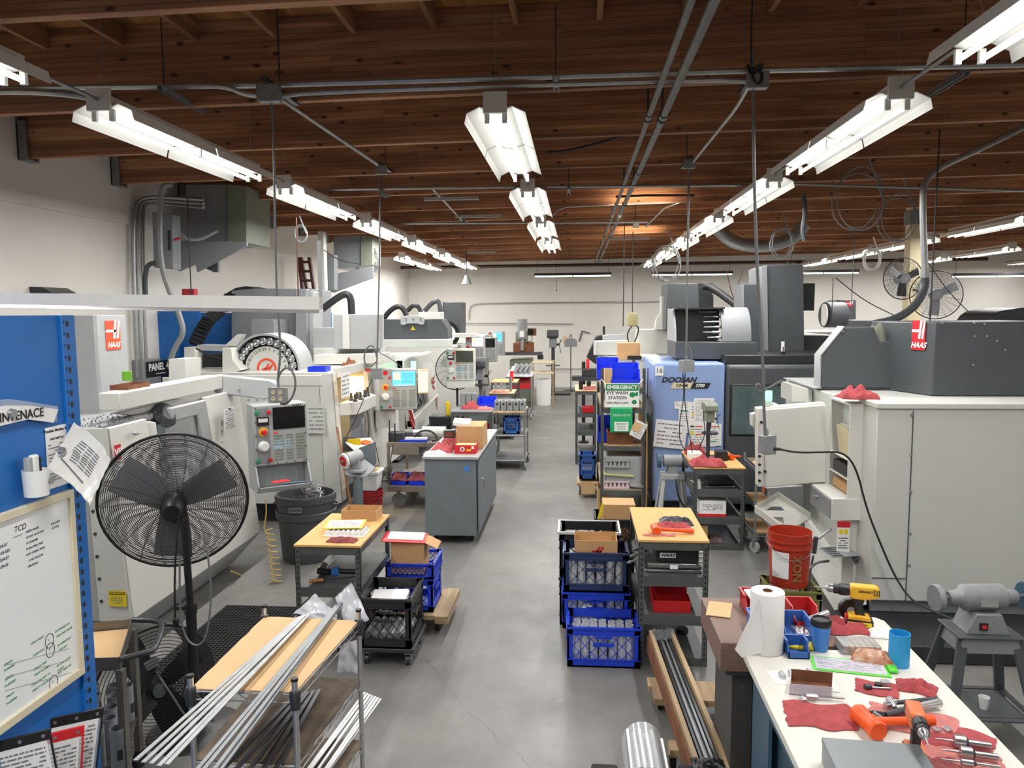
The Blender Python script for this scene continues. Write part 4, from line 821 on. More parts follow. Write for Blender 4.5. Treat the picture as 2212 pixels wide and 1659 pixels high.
MB().tube([at(1795,1143,'Y',6.3),at(1765,1165,'Y',6.2),at(1755,1190,'Y',6.2)],.012,8).build('gun_barrel',M['steel'],ag)
MB().tube([at(1763,1160,'Y',6.2),at(1758,1195,'Y',6.2)],.02,8).build('gun_handle',M['machine_dark'],ag)
MB().tube([at(1757,1200,'Y',6.2),at(1748,1245,'Y',6.2),at(1748,1305,'Y',6.2)],.01,8,sm=1).build('air_hose',M['gray_cable'],ag); MB().tube([at(1790,1212,'Y',6.3),at(1760,1215,'Y',6.2),at(1735,1245,'Y',6.1),at(1722,1305,'Y',6.1)],.011,8,sm=2).build('air_hose',M['gray_cable'],ag)
# ================================================================ far right machines
t8=W(thing('machining_center','white machine with tall grey-green column behind the bin rack, right of the aisle','machine',(1.9,14.5,0)))
MB().box(1.42,3.6,13.8,16.5,.3,1.82).build('enclosure',M['machine_white'],t8,bev=.01); sp('enclosure_top','machine_white',t8,13.78,[(1378,712),(1460,712),(1460,765),(1374,765)],.5,bev=.01)
MB().box(1.5,3.5,13.9,16.4,0,.3).build('base_skirt',M['machine_midgray'],t8)
sp('column_cover','machine_dark',t8,13.2,[(1441,613),(1508,612),(1512,712),(1438,712)],.9,bev=.01); sp('column_side','machine_black',t8,13.3,[(1508,612),(1517,612),(1518,710),(1510,710)],.7); sp('column_wing','machine_black',t8,13.5,[(1517,612),(1540,612),(1534,620),(1541,640),(1541,700),(1517,700)],.4); sp('column_light_side','machine_pale',t8,13.6,[(1429,640),(1441,638),(1438,712),(1429,712)],.3)
sp('white_disc','machine_white',t8,13.7,[(1415,712),(1418,690),(1428,676),(1434,674),(1434,712)],.2)
MB().tube([at(1518,618,'Y',13),at(1540,622,'Y',13),at(1598,665,'Y',12.6)],.06,10,sm=1).build('hose_loop',M['black_cable'],t8)
t9=W(thing('lathe','white and grey lathe with a black accordion cover, behind the bin rack','machine',(.7,13,0)))
sp('accordion_cover','machine_black',t9,13.0,[(1287,727),(1302,724),(1302,765),(1297,792),(1284,785),(1267,772)],.4,bev=.01); sp('end_cover','machine_pale',t9,12.6,[(1283,737),(1357,735),(1359,768),(1283,768)],.25,bev=.015); sp('end_cover_edge','machine_white',t9,12.58,[(1282,737),(1290,738),(1289,765),(1282,767)],.02)
sp('guard_box','machine_gray',t9,12.8,[(1302,724),(1350,722),(1350,735),(1302,735)],.3,bev=.01); MB().box(.35,1.38,12.8,13.7,.0,1.75).build('lathe_body',M['machine_white'],t9,bev=.01)
sp('stacklight','black_plastic',t9,12.9,[(1302,705),(1307,705),(1307,724),(1302,724)],.04)
sp('white_housing','machine_white',t9,12.5,[(1312,770),(1358,770),(1358,830),(1312,830)],.3)
wp=thing('wall_press','pale machine behind the lathe with an olive motor hanging on a cord','motor',at(1366,690,'Y',13.5)); MB().lathe([(.03,-.12),(.09,-.1),(.1,0),(.09,.1),(.04,.12)],16).build('motor_body',mat('motor_tan','a49a70',.5),wp); MB().cyl((0,0,.12),(0,0,1.5),.008,n=6).build('hanging_cord',M['darkpipe'],wp); MB().tube([(0,0,-.1),(-.1,0,-.25),(-.05,0,-.45),(.05,0,-.4),(.12,0,-.15),(.06,0,-.1)],.012,6,sm=2).build('cable_loop',M['black_cable'],wp)
t10=W(thing('machining_center','distant machine with a red-labelled grey column and small drum, right bay','machine',(6.6,19.6,0)))
sp('column_cover','machine_dark',t10,19,[(1812,648),(1849,648),(1849,690),(1812,690)],.8,bev=.01); sp('column_wing','machine_midgray',t10,19.1,[(1796,650),(1812,650),(1812,662),(1796,662)],.4)
logo_h(t10,at(1835,657,'Y',18.98),.17,.14,'-Y',M['logo_red'],words=False)
d=Euler((0,PI/2,0)); MB().cyl(at(1782,680,'Y',18.8),at(1820,680,'Y',18.9),.3,.3,28).build('carousel_drum',M['machine_dark'],t10); q=at(1781,680,'Y',18.78); MB().cyl(q,q-Vector((.02,.0,0)),.26,.26,24).build('carousel_face',M['paper'],t10)
MB().box(5.2,9.2,19.6,21.8,0,1.95).build('enclosure',M['machine_white'],t10,bev=.01); sp('front_window','machine_dark',t10,18.9,[(1788,693),(1900,693),(1900,706),(1788,706)],.5)
t11=W(thing('machining_center','machine with a black ribbed cable hood at the right edge of the picture','machine',(6.2,10.9,0)))
sp('cable_hood','machine_black',t11,9.5,[(2135,697),(2145,683),(2160,672),(2212,664),(2260,664),(2260,700)],.8,bev=.01); MB().box(5.2,7.6,9.6,12,0,1.9).build('enclosure',M['machine_white'],t11,bev=.01); sp('dark_panel','machine_black',t11,9.4,[(2195,735),(2240,735),(2240,800),(2195,800)],.2)
t12=W(thing('machining_center','plain white machine enclosure far back between the dark columns','machine',(4.2,16.5,0))); MB().box(3.9,5.0,15.5,18,0,2.0).build('enclosure',M['machine_white'],t12,bev=.01)
MB().box(4.0,4.9,15.4,15.5,.8,1.8).build('window_frame',M['machine_dark'],t12,bev=.01)
# ================================================================ reusable things (local coordinates, origin on the floor at the centre)
def angle_table(name,label,cat,x0,x1,y0,y1,h,levels,top='tan_top',post_h=None,group=None,m='shelf_gray',rz=0,shelf_m=None):
    """bolted angle-iron table or rack: world rectangle, top height h, lower shelf heights"""
    cx,cy=(x0+x1)/2,(y0+y1)/2; w,d=x1-x0,y1-y0; t=thing(name,label,cat,(cx,cy,0),rz,group); ph=post_h or h-.02; a=.038
    for sx in (-1,1):
        for sy in (-1,1):
            p=MB(); X,Y=sx*w/2,sy*d/2
            p.box(min(X,X-sx*a),max(X,X-sx*a),min(Y,Y-sy*.004),max(Y,Y-sy*.004),0,ph).box(min(X,X-sx*.004),max(X,X-sx*.004),min(Y,Y-sy*a),max(Y,Y-sy*a),0,ph)
            o=p.build('leg',M[m],t,sm=False)
            if sy<0:
                s=MB(); z=.04
                while z<ph-.03: s.box(X-sx*.026,X-sx*.014,Y-.0015,Y-.0005,z,z+.018) if sx>0 else s.box(X+.014,X+.026,Y-.0015,Y-.0005,z,z+.018); z+=.04
                s.build('slot_holes',M['machine_black'],o,sm=False)
    for i,z in enumerate(levels+([h] if top else [])):
        tp=(i==len(levels)); r=MB(); hh=.055
        for y in (-d/2+.005,d/2-.012): r.box(-w/2+.005,w/2-.005,y,y+.007,z-.02-hh,z-.018)
        for x in (-w/2+.005,w/2-.012): r.box(x,x+.007,-d/2+.005,d/2-.005,z-.02-hh,z-.018)
        r.build('rail',M[m],t,sm=False)
        if tp: MB().box(-w/2-.005,w/2+.005,-d/2-.005,d/2+.005,z-.018,z).build('table_top',M[top],t,bev=.003)
        else: MB().box(-w/2+.006,w/2-.006,-d/2+.006,d/2-.006,z-.018,z-.003).build('shelf',M[shelf_m or m],t)
    return t
def crate(label,x0,x1,y0,y1,z0,h,m,group='stacked plastic crates',handle=True,rz=0,vert=False,name='milk_crate'):
    """open plastic crate with lattice sides"""
    cx,cy=(x0+x1)/2,(y0+y1)/2; w,d=x1-x0,y1-y0; t=thing(name,label,'crate',(cx,cy,z0),rz,group); e=.014
    b=MB().box(-w/2,w/2,-d/2,d/2,0,.012)
    b.obox(-w/2,w/2,-d/2,d/2,0,h*.2,e,False); b.obox(-w/2,w/2,-d/2,d/2,h*.8,h,e,False)
    b.obox(-w/2-.008,w/2+.008,-d/2-.008,d/2+.008,h*.95,h,.01,False); b.obox(-w/2-.005,w/2+.005,-d/2-.005,d/2+.005,h*.18,h*.2,.006,False); b.obox(-w/2-.005,w/2+.005,-d/2-.005,d/2+.005,h*.8,h*.82,.006,False)
    for sx in (-1,1):
        for sy in (-1,1):
            X=[sx*w/2,sx*(w/2-.04)]; Y=[sy*d/2,sy*(d/2-.04)]; b.box(min(X),max(X),min(Y[0],sy*(d/2-e)),max(Y[0],sy*(d/2-e)),0,h); b.box(min(X[0],sx*(w/2-e)),max(X[0],sx*(w/2-e)),min(Y),max(Y),0,h)
    b.build('crate_body',M[m],t,sm=False)
    z0_,z1_=h*.2,h*.8; H=z1_-z0_
    for side,(L,f) in {'front':(w,lambda u,z:(u,-d/2+.007,z)),'back':(w,lambda u,z:(u,d/2-.007,z)),'left':(d,lambda u,z:(-w/2+.007,u,z)),'right':(d,lambda u,z:(w/2-.007,u,z))}.items():
        g=MB(); A=L/2-.04; n=max(4,round(2*A/H*2.0)); st=2*A/n
        for i in range(-n,2*n):
            for s in (1,-1):
                u0=-A+i*st; u1=u0+s*H*.9
                # clip to the window
                ts=[0,1]; du=u1-u0
                if du:
                    ta=(-A-u0)/du; tb=(A-u0)/du; lo,hi=min(ta,tb),max(ta,tb); t0,t1=max(0,lo),min(1,hi)
                    if t1-t0>.05: g.bar(f(u0+du*t0,z0_+H*t0),f(u0+du*t1,z0_+H*t1),.0042,.0042,up=(0,0,1) if 0 else (1,0,0) if side in('left','right') else (0,1,0))
        if handle: 
            g.bar(f(-.06,h*.74),f(.06,h*.74),.008,.03,up=(0,1,0) if side in('front','back') else (1,0,0))
            g.bar(f(-.075,h*.56),f(.075,h*.56),.03,.016,up=(0,0,1))
        g.build('lattice_side',M[m],t,sm=False)
    return t
def cylset(name,label,cat,group,spots,r,h,z,m,hollow=True,tilt=0,seed=0):
    src=None; rr=random.Random(seed)
    for i,(x,y) in enumerate(spots):
        if src is None:
            src=(MB().lathe([(r*.8,0),(r,0),(r,h),(r*.8,h),(r*.8,h*.1),(0,h*.1)],14,cap=False) if hollow else MB().cyl((0,0,0),(0,0,h),r,n=14)).build(name,M[m]); tag(src,label,cat,group); o=src
        else: o=src.copy(); COL.objects.link(o)
        o.location=(x,y,z+rr.uniform(0,.006)); o.rotation_euler=(rr.uniform(-tilt,tilt),rr.uniform(-tilt,tilt),rr.uniform(0,3))
def castor(parent,x,y,r=.045,m='rubber',rz=0,top=None):
    c=MB().tr((x,y,0),(0,0,rz)).cyl((-.014,0,r),(.014,0,r),r,n=18).build('wheel',M[m],parent)
    MB().tr((x,y,0),(0,0,rz)).box(-.02,-.016,-.015,.02,r*.9,r*2.2).box(.016,.02,-.015,.02,r*.9,r*2.2).box(-.025,.025,-.025,.025,r*2.2,(top or r*2.4)).build('castor_fork',M['zinc'],parent)
def openbox(name,label,x0,x1,y0,y1,z0,h,m='cardboard',rz=0,flap=None,cat='box',group=None,closed=False,t_=.004):
    cx,cy=(x0+x1)/2,(y0+y1)/2; w,d=x1-x0,y1-y0; t=thing(name,label,cat,(cx,cy,z0),rz,group)
    if closed: MB().box(-w/2,w/2,-d/2,d/2,0,h).build('box_body',M[m],t,bev=.004)
    else: MB().obox(-w/2,w/2,-d/2,d/2,0,h,t_).build('box_body',M[m],t,sm=False)
    if flap: MB().cb((w/2+.05,0,h-.02),(.12,d*.9,.004),(0,R(25),0)).build('flap',M[m],t)
    return t
def bin_(label,x,y,z,w,d,h,m,rz=0,group=None):
    """stack bin with a scooped front"""
    t=thing('parts_bin',label,'bin',(x,y,z),rz,group); e=.004
    b=MB().box(-w/2,w/2,-d/2,d/2,0,e).box(-w/2,w/2,d/2-e,d/2,0,h).box(-w/2,w/2,-d/2,-d/2+e,0,h*.45)
    for s in (-1,1):
        x0=s*w/2; pr=[(-d/2,0),(d/2,0),(d/2,h),(-d/2+d*.35,h),(-d/2+d*.1,h*.5),(-d/2,h*.45)]; b.prism(pr,min(x0,x0-s*e),max(x0,x0-s*e),'X')
    b.build('bin_body',M[m],t,sm=False)
    rm=MB().box(-w/2-.006,-w/2,-d/2+d*.35,d/2,h-.012,h).box(w/2,w/2+.006,-d/2+d*.35,d/2,h-.012,h).box(-w/2-.006,w/2+.006,d/2,d/2+.006,h-.012,h).build('bin_rim',M[m],t,sm=False)
    return t
def bucket(label,x,y,z,r,h,m,group=None,content=None,lid=False):
    t=thing('bucket',label,'bucket',(x,y,z),0,group); k=.88
    MB().lathe([(0,0),(r*k,0),(r*(k+.12*.75),h*.72),(r*1.04,h*.72),(r*1.04,h*.75),(r*.99,h*.76),(r*1.0,h*.83),(r*1.05,h*.84),(r*1.05,h*.865),(r,h*.87),(r*1.02,h),(r*.98,h),(r*.95,h*.8),(r*.86,.01),(0,.01)],32,cap=False).build('bucket_body',M[m],t)
    pts=[(r*1.03*math.cos(a),r*1.03*math.sin(a)-r*.0,h*.76-.55*r*math.sin(PI*i/12)) for i,a in ((i,PI+.2+(PI-.4)*i/12) for i in range(13))]
    MB().tube(pts,.003,6).build('bail_handle',M['steel'],t)
    return t
def fan_cage(t,R0,depth,rings,spokes,m='black_plastic',wr=.0022,front=True,back=True,spiral=.25,wm='fan_wire'):
    """guard of rings and swept wires; local axis Z, centre at origin"""
    for sgn,nm in ((1,'front_guard'),(-1,'back_guard')):
        g=MB()
        for k in range(rings):
            q=(k+1)/rings; r=R0*q; z=sgn*depth/2*math.sqrt(max(0,1-q**3.2)); g.tube([(r*math.cos(2*PI*i/40),r*math.sin(2*PI*i/40),z) for i in range(40)],wr,4,closed=True)
        g.build(nm,M[wm],t,sm=False)
        g=MB()
        for k in range(spokes):
            a0=2*PI*k/spokes; pts=[]
            for i in range(7):
                q=.16+.84*i/6; a=a0+spiral*q; r=R0*q; pts.append((r*math.cos(a),r*math.sin(a),sgn*depth/2*math.sqrt(max(0,1-q**3.2))))
            g.tube(pts,wr*1.1,4)
        g.build(nm+'_spokes',M[wm],t,sm=False)
    MB().tube([(R0*1.005*math.cos(2*PI*i/48),R0*1.005*math.sin(2*PI*i/48),0) for i in range(48)],.009,6,closed=True).build('guard_rim',M[m],t)
def fan_blades(t,R0,n,m,w=.5,tw=.5):
    for k in range(n):
        a=2*PI*k/n+.45; vs=[];P=[]
        A=[];B=[]
        for i in range(6):
            q=.12+.8*i/5; hw=R0*w*(.32+.5*q-.25*q*q)*.5
            for s in (-1,1):
                c,s_=math.cos(a),math.sin(a); u=R0*q; v=s*hw; z=s*hw*math.tan(tw)*(1.1-.6*q)
                A.append((c*u-s_*v,s_*u+c*v,z))
        mb=MB(); mb.add(A+[(x,y,z+.003) for x,y,z in A],[(2*i,2*i+1,2*i+3,2*i+2) for i in range(5)]+[(12+2*i,12+2*i+2,12+2*i+3,12+2*i+1) for i in range(5)]+[(0,12,13,1),(10,11,23,22)]+[(2*i,2*i+2,14+2*i,12+2*i) for i in range(5)]+[(2*i+1,13+2*i,15+2*i,2*i+3) for i in range(5)])
        mb.build('fan_blade',M[m],t)
# ================================================================ blue rack with board, left edge
XP=-1.9
rk=W(thing('storage_rack','tall blue steel rack end with whiteboard and hanging papers at the left edge','rack',(XP-.3,2.0,0)))
MB().box(XP-.01,XP,.6,2.70,0,2.50).build('side_sheet',M['blue_rack'],rk)
MB().box(XP-.005,XP+.012,2.685,2.76,0,2.50).box(XP-.05,XP-.005,2.748,2.76,0,2.50).build('corner_post',M['blue_rack'],rk,bev=.002)
s=MB(); z=.05
while z<2.46: s.box(XP+.0122,XP+.0128,2.708,2.722,z,z+.02); s.box(XP+.0122,XP+.0128,2.693,2.698,z+.01,z+.022); z+=.043
s.build('slot_holes',M['ink'],rk,sm=False)
MB().box(XP-.9,XP-.05,.6,2.7,2.44,2.5).build('top_shelf',M['blue_rack'],rk); MB().box(XP-.92,XP-.9,.6,2.7,0,2.5).build('side_sheet',M['blue_rack'],rk)
wb=W(thing('whiteboard','wood-framed whiteboard with handwritten notes on the blue rack','whiteboard',(XP+.02,2.2,1.5)))
MB().box(XP+.002,XP+.014,.95,2.655,1.165,1.825).build('board_surface',mat('board_white','e8ecec',.18),wb)
f=MB().box(XP+.002,XP+.024,.93,2.68,1.825,1.852).box(XP+.002,XP+.024,.93,2.68,1.135,1.165).box(XP+.002,XP+.024,2.655,2.68,1.165,1.825)
f.build('wood_frame',mat('frame_wood','d8ceb2',.55,var=.05,vs=9),wb,bev=.002)
def note(s,px,py,size,m='ink',sh=.2,spin=0,bold=.0): text(s,size*.62,M[m],wb,at(px,py,'X',XP+.0145),'+X',name='handwriting',al='LEFT',shear=sh,th=.0006,spin=spin,bold=bold)
note('Deburring',-8,1122,.045); note('TCD',30,1146,.045); text('___',.03,M['ink'],wb,at(38,1150,'X',XP+.0145),'+X',name='underline',th=.0006)
for i,l in enumerate(('NEED HAND','WORK W/ FLOW','TO ENSURE','THAN WILL PASS','CUST INSPECTION','- ONE FALLS IN','SPRAYING')): note(l,56+(i>4)*4,1150+i*12.5,.018)
for i,l in enumerate(('264-07','4-03-025','5264-07','4-09-02')): note(l,-5,1184+i*15,.024)
note('RUN PUMP',110,1133,.016); note('4 TOTAL',112,1142,.016)
g='label_green'
for i,(l,px,py) in enumerate((('SAND / PAINT',66,1392),('1',104,1384),('ON PREMISES ON',118,1366),('PAID ONLY SILVER',122,1376),('CLEARCOAT',70,1418),('2',106,1404),('IN INVENTORY',125,1395),('DUE 9/12',128,1405),('30769-01',8,1430),('24-05R/003',8,1442),('STENCIL AND',72,1448),('PAINT ON SIDES',74,1460),('30769-02',10,1462),('24-05R/022',10,1476),('STAND BACKUP TO',68,1482),('PAINT + CONTACTS',70,1494),('3',113,1474),('ON CHG IN 4/10',122,1440),('STARTS',124,1450),('SIGN TABLE 4/15',124,1456),('37065-01',12,1500),('24-05R/052',13,1514))): note(l,px,py+(8 if px<60 else 0),.017,'ink' if l in '123' else g,bold=.0)
for px,py in ((107,1384),(109,1404),(116,1474)):
    c=at(px,py,'X',XP+.0148); MB().tube([(0,.022*math.cos(2*PI*i/20),.026*math.sin(2*PI*i/20)) for i in range(20)],.001,4,closed=True).build('pen_circle',M['ink'],wb,loc=c)
ln=MB()
for a,b in (((10,1437),(150,1400)),((12,1462),(152,1425)),((10,1492),(155,1452))): ln.bar(at(*a,'X',XP+.0148),at(*b,'X',XP+.0148),.0012,.0012)
ln.build('ruled_line',M['machine_gray'],wb,sm=False)
# bagged sign, sheet, curled bag, marker cup, magnets
sg=W(thing('hanging_sign','white strip sign reading MAINTENACE in a clear bag on the blue rack','sign',at(50,900,'X',XP)))
def strip(x,poly,th=.002,n='s',m='paper'): 
    q=[at(px,py,'X',x) for px,py in poly]; return MB().loft(q,[v+Vector((th,0,0)) for v in q]).build(n,M[m],sg)
strip(XP+.008,((-60,868),(20,862),(50,866),(124,878),(122,912),(60,900),(0,912),(-60,925)),n='clear_bag',m='film')
strip(XP+.014,((-60,893),(10,876),(60,876),(125,884),(115,913),(60,906),(0,920),(-60,945)),n='sign_strip')
text('MAINTENACE',.044,M['ink'],sg,at(34,899,'X',XP+.0178),'+X',bold=.01,spin=-.03)
def magnet(px,py,lab,x=XP+.02,r=.017):
    o=MB().cyl((0,0,0),(.012,0,0),r,r*.85,20).build('magnet',M['steel'],loc=at(px,py,'X',x)); tag(o,lab,'magnet')
magnet(24,893,'round metal magnet over the MAINTENACE sign',XP+.018)
ps=W(thing('posted_sheet','printed sheet with a bold company heading at the edge of the blue rack','paper',at(115,990,'X',XP)))
a=at(97,925,'X',XP+.003); b=at(145,1055,'X',XP+.003)
MB().box(XP+.002,XP+.0035,a.y,b.y+.02,at(97,1060,'X',XP).z,a.z).build('sheet',M['paper'],ps); pz=(a.z+b.z)/2
text('Precision Machine, Inc.',.014,M['ink'],ps,(XP+.0037,(a.y+b.y)/2+.01,a.z-.015),'+X',bold=.03); text('DAILY MUST DO',.01,M['ink'],ps,(XP+.0037,(a.y+b.y)/2+.01,a.z-.045),'+X',bold=.03); lines(M['print'],ps,(XP+.0037,(a.y+b.y)/2+.01,a.z-.13),b.y-a.y-.0,.14,12,'+X',5)
cbg=W(thing('bagged_drawing','crumpled clear bag with a printed drawing curling off the edge of the blue rack','paper',at(165,1000,'X',XP+.03)))
q0,q1,q2,q3=at(160,912,'X',XP+.02),at(237,998,'X',XP+.22),at(193,1092,'X',XP+.2),at(103,1011,'X',XP+.03)
def bag(u,v):
    a=q0.lerp(q1,u); b=q3.lerp(q2,u); p=a.lerp(b,v); return p+Vector((.03*math.sin(PI*u)*(1-.3*v)+.008*noise.noise(Vector((u*6,v*6,1))),0,.006*noise.noise(Vector((u*7,v*5,4)))))
MB().sheet(16,16,bag,.002).build('bag',mat('bag_white','d9d7d0',.3,var=.06,vs=9),cbg)
dl=MB()
for i in range(9):
    for k in range(3):
        u=.2+.16*k; v=.24+.05*i; a=Vector(bag(u,v))+Vector((.004,-.004,0)); b=Vector(bag(u+.13,v))+Vector((.004,-.004,0)); dl.bar(a,b,.0025,.0025)
dl.bar(Vector(bag(.1,.72))+Vector((.005,-.004,0)),Vector(bag(.6,.82))+Vector((.005,-.004,0)),.004,.004); dl.build('print',M['print'],cbg,sm=False)
magnet(131,975,'round metal magnet holding the crumpled bag with the drawing',XP+.05)
mc=W(thing('marker_cup','white magnetic cup of markers and an eraser on the blue rack','cup',at(75,1045,'X',XP)))
c=at(74,1070,'X',XP+.04); 
MB().lathe([(0,0),(.038,0),(.042,.09),(.039,.09),(.036,.008),(0,.008)],28).build('cup_body',M['white_plastic'],mc,loc=c+Vector((.01,0,0)))
MB().cb(c+Vector((.0,-.02,.085)),(.02,.022,.1)).build('eraser',M['machine_gray'],mc,bev=.003); MB().cb(c+Vector((.0,.008,.09)),(.022,.03,.1)).build('eraser',M['white_plastic'],mc,bev=.006); MB().cyl(c+Vector((0,.03,.05)),c+Vector((0,.034,.125)),.008).build('marker',M['ink'],mc)
MB().cyl(c+Vector((.048,.02,.05)),c+Vector((.056,.02,.05)),.013,n=18).build('cup_magnet',M['machine_midgray'],mc)
# plastic job folders hanging from pegs low on the rack
def folder(px,py,w,h,rz,bd,label,pz,sp_=0):
    t=thing('job_folder',label,'folder',at(px,py,'X',XP+.05),rz,'clear job folders on the rack',None)
    t.rotation_euler=(0,sp_,rz)
    MB().box(-w/2,w/2,-.003,0,-h,-.03).build('clear_sleeve',M['film'],t); MB().box(-w/2,w/2,-.006,.004,-.035,0).build('top_band',M[bd],t,bev=.001)
    MB().box(-w/2,-w/2+.006,-.005,.001,-h,0).box(w/2-.006,w/2,-.005,.001,-h,0).build('edge_binding',M[bd],t)
    p=panel('job_sheet',M['paper'],t,(0,-.004,-h*.52),w*.84,h*.8,'-Y',.001); lines(M['print'],p,(0,-.0015,0),w*.75,h*.7,14,'-Y',int(px)+3)
    s=MB()
    for x in (-w*.38,0,w*.38): s.cyl((x,-.006,-.017),(x,-.009,-.017),.006,n=10).nxt()
    s.each('eyelet',M['steel'],t)
folder(165,1540,.19,.30,R(52),'black_plastic','clear folder with a black edge and printed job sheet, topmost on the blue rack',1,.16)
folder(118,1582,.19,.30,R(48),'label_red','clear folder with a red edge hanging below the black-edged one',1,.1)
folder(42,1590,.18,.3,R(25),'black_plastic','empty-looking clear folder with a black edge, nearest the bottom left corner',1,-.1)
# aluminium rail in front
dm('alu_pale','d9d6ce',.5,.15,var=.05,vs=9)
rl=W(thing('aluminium_rail','long pale aluminium rail crossing in front of the left machines','rail',(-2.3,2.85,2.5)))
a,b=at(-150,631,'Y',2.85),at(690,641,'Y',2.85); c,d=at(-150,655,'Y',2.85),at(690,669,'Y',2.85)
rp=Vector((0,.04,0)); MB().loft([a,b,d,c],[v+rp for v in (a,b,d,c)]).build('rail_web',M['alu_pale'],rl); e,f=at(-150,661,'Y',2.84),at(689,677,'Y',2.84); MB().loft([c,d,f,e],[v+rp*1.2 for v in (c,d,f,e)]).build('rail_flange',M['alu'],rl)
up=MB().box(-.02,0,0,.02,-.03,.3); 
bx=thing('hung_bracket','small steel strip standing up at the right end of the aluminium rail','bracket',at(692,665,'Y',2.95)); MB().box(-.006,.006,0,.01,-.0,.26).build('strip',M['machine_gray'],bx)
# ================================================================ pedestal fan (seen from the back)
fc=at(377,1082,'Y',4.35); N=Vector((-.40,.90,.12)).normalized()
pf=thing('pedestal_fan','large black pedestal fan seen from behind in front of the nearest left machine','fan',(-2.27,4.22,0))
FW=W(pf)
fr=(-N).to_track_quat('Z','Y').to_euler()
cage=bpy.data.objects.new('fan_head',bpy.data.meshes.new('fan_head')); bpy.data.objects.remove(cage)
hd=MB().lathe([(0,-.02),(.06,-.02),(.075,.02),(.075,.12),(.06,.18),(.045,.2),(0,.2)],28).build('motor',M['black_plastic'],pf,loc=fc,rot=fr)
v=MB()
for k in range(16):
    a=2*PI*k/16; v.cb((.032*math.cos(a),.032*math.sin(a),.2),(.02,.005,.004),(0,0,a))
v.build('motor_vents',M['ink'],hd,sm=False)
fan_cage(hd,.415,.2,40,18,m='black_plastic',spiral=.35,wr=.0024)
fan_blades(hd,.385,3,'machine_midgray',w=1.0,tw=.4)
pc=at(424,1560,'Y',4.25); px_=pc.x
MB().cyl((px_,4.25,.03),(px_,4.25,.75),.03,n=20).build('lower_pole',M['black_plastic'],pf); MB().cyl((px_,4.25,.7),(px_-.0,4.22,1.3),.021,n=16).build('upper_pole',M['black_plastic'],pf)
MB().cyl((px_,4.25,.73),(px_,4.25,.79),.036,n=20).cb((px_-.06,4.25,.76),(.06,.02,.02)).build('height_clamp',M['black_plastic'],pf)
MB().lathe([(0,.035),(.07,.035),(.09,.02),(.27,.012),(.28,0),(0,0)],40).build('base_disc',M['black_plastic'],pf,loc=(px_,4.25,0))
MB().tube([Vector((px_,4.22,1.3)),fc-N*.08+Vector((.0,0,-.09)),fc-N*.1+Vector((0,0,-.03))],.02,10,sm=1).build('yoke',M['black_plastic'],pf)
MB().tube([at(392,1105,'Y',4.15),at(384,1130,'Y',4.15),at(377,1240,'Y',4.15),at(378,1335,'Y',4.15)],.006,6,sm=1).build('pull_cord',M['black_cable'],pf)
MB().cb(at(380,1345,'Y',4.15),(.028,.024,.05)).build('plug',M['black_plastic'],pf,bev=.004)
MB().tube([at(388,1200,'Y',4.12),at(388,1320,'Y',4.12),at(400,1380,'Y',4.12),at(425,1398,'Y',4.12),at(446,1380,'Y',4.12),at(457,1300,'Y',4.12),at(452,1210,'Y',4.12),at(432,1120,'Y',4.12),at(420,1105,'Y',4.12)],.006,6,sm=2).build('power_cord',M['gray_cable'],pf)
# ================================================================ floor drum fan
ff=thing('floor_fan','black drum floor fan standing beside the steel cart','fan',(-2.42,4.3,0)); W(ff)
c=at(335,1488,'Y',4.15); n=Vector((.82,-.55,.1)).normalized(); e=n.to_track_quat('Z','Y').to_euler()
dm=MB().lathe([(.37,-.3),(.37,.02),(.36,.02),(.36,-.3)],44,cap=False).build('drum',M['black_plastic'],ff,loc=c,rot=e)
gd=MB()
for k in range(1,19):
    r=.36*k/18; gd.tube([(r*math.cos(2*PI*i/36),r*math.sin(2*PI*i/36),.02+.03*math.cos(PI/2*k/18)) for i in range(36)],.0022,4,closed=True)
gd.build('front_guard',M['black_plastic'],dm,sm=False)
MB().lathe([(0,.06),(.04,.06),(.045,.0),(.07,-.02),(.07,-.15),(0,-.15)],24).build('motor_hub',M['machine_dark'],dm); MB().cb((0,.14,-.04),(.1,.06,.06)).build('switch_box',M['machine_midgray'],dm,bev=.01)
fan_blades(dm,.34,4,'machine_black',w=1.0)
MB().tube([(.0,.11,.03),(.05,-.03,.08),(.12,-.2,.09),(.2,-.3,.1)],.007,6,sm=1).build('power_cord',M['gray_cable'],dm)
st=MB()
for sx in (-.28,.28): 
    b=c+e.to_matrix()@Vector((0,0,0)); ax_=e.to_matrix()@Vector((1,0,0)); ax_.z=0; ax_.normalize(); p=c+ax_*sx; st.tube([(p.x,p.y,.2),(p.x+n.x*.12,p.y+n.y*.12,.02),(p.x-n.x*.2,p.y-n.y*.2,.02)],.013,8)
st.build('floor_stand',M['black_plastic'],ff)
MB().tube([at(330,1345,'Y',4.2),at(345,1338,'Y',4.2),at(358,1347,'Y',4.2)],.008,6,sm=1).build('carry_handle',M['black_plastic'],ff)
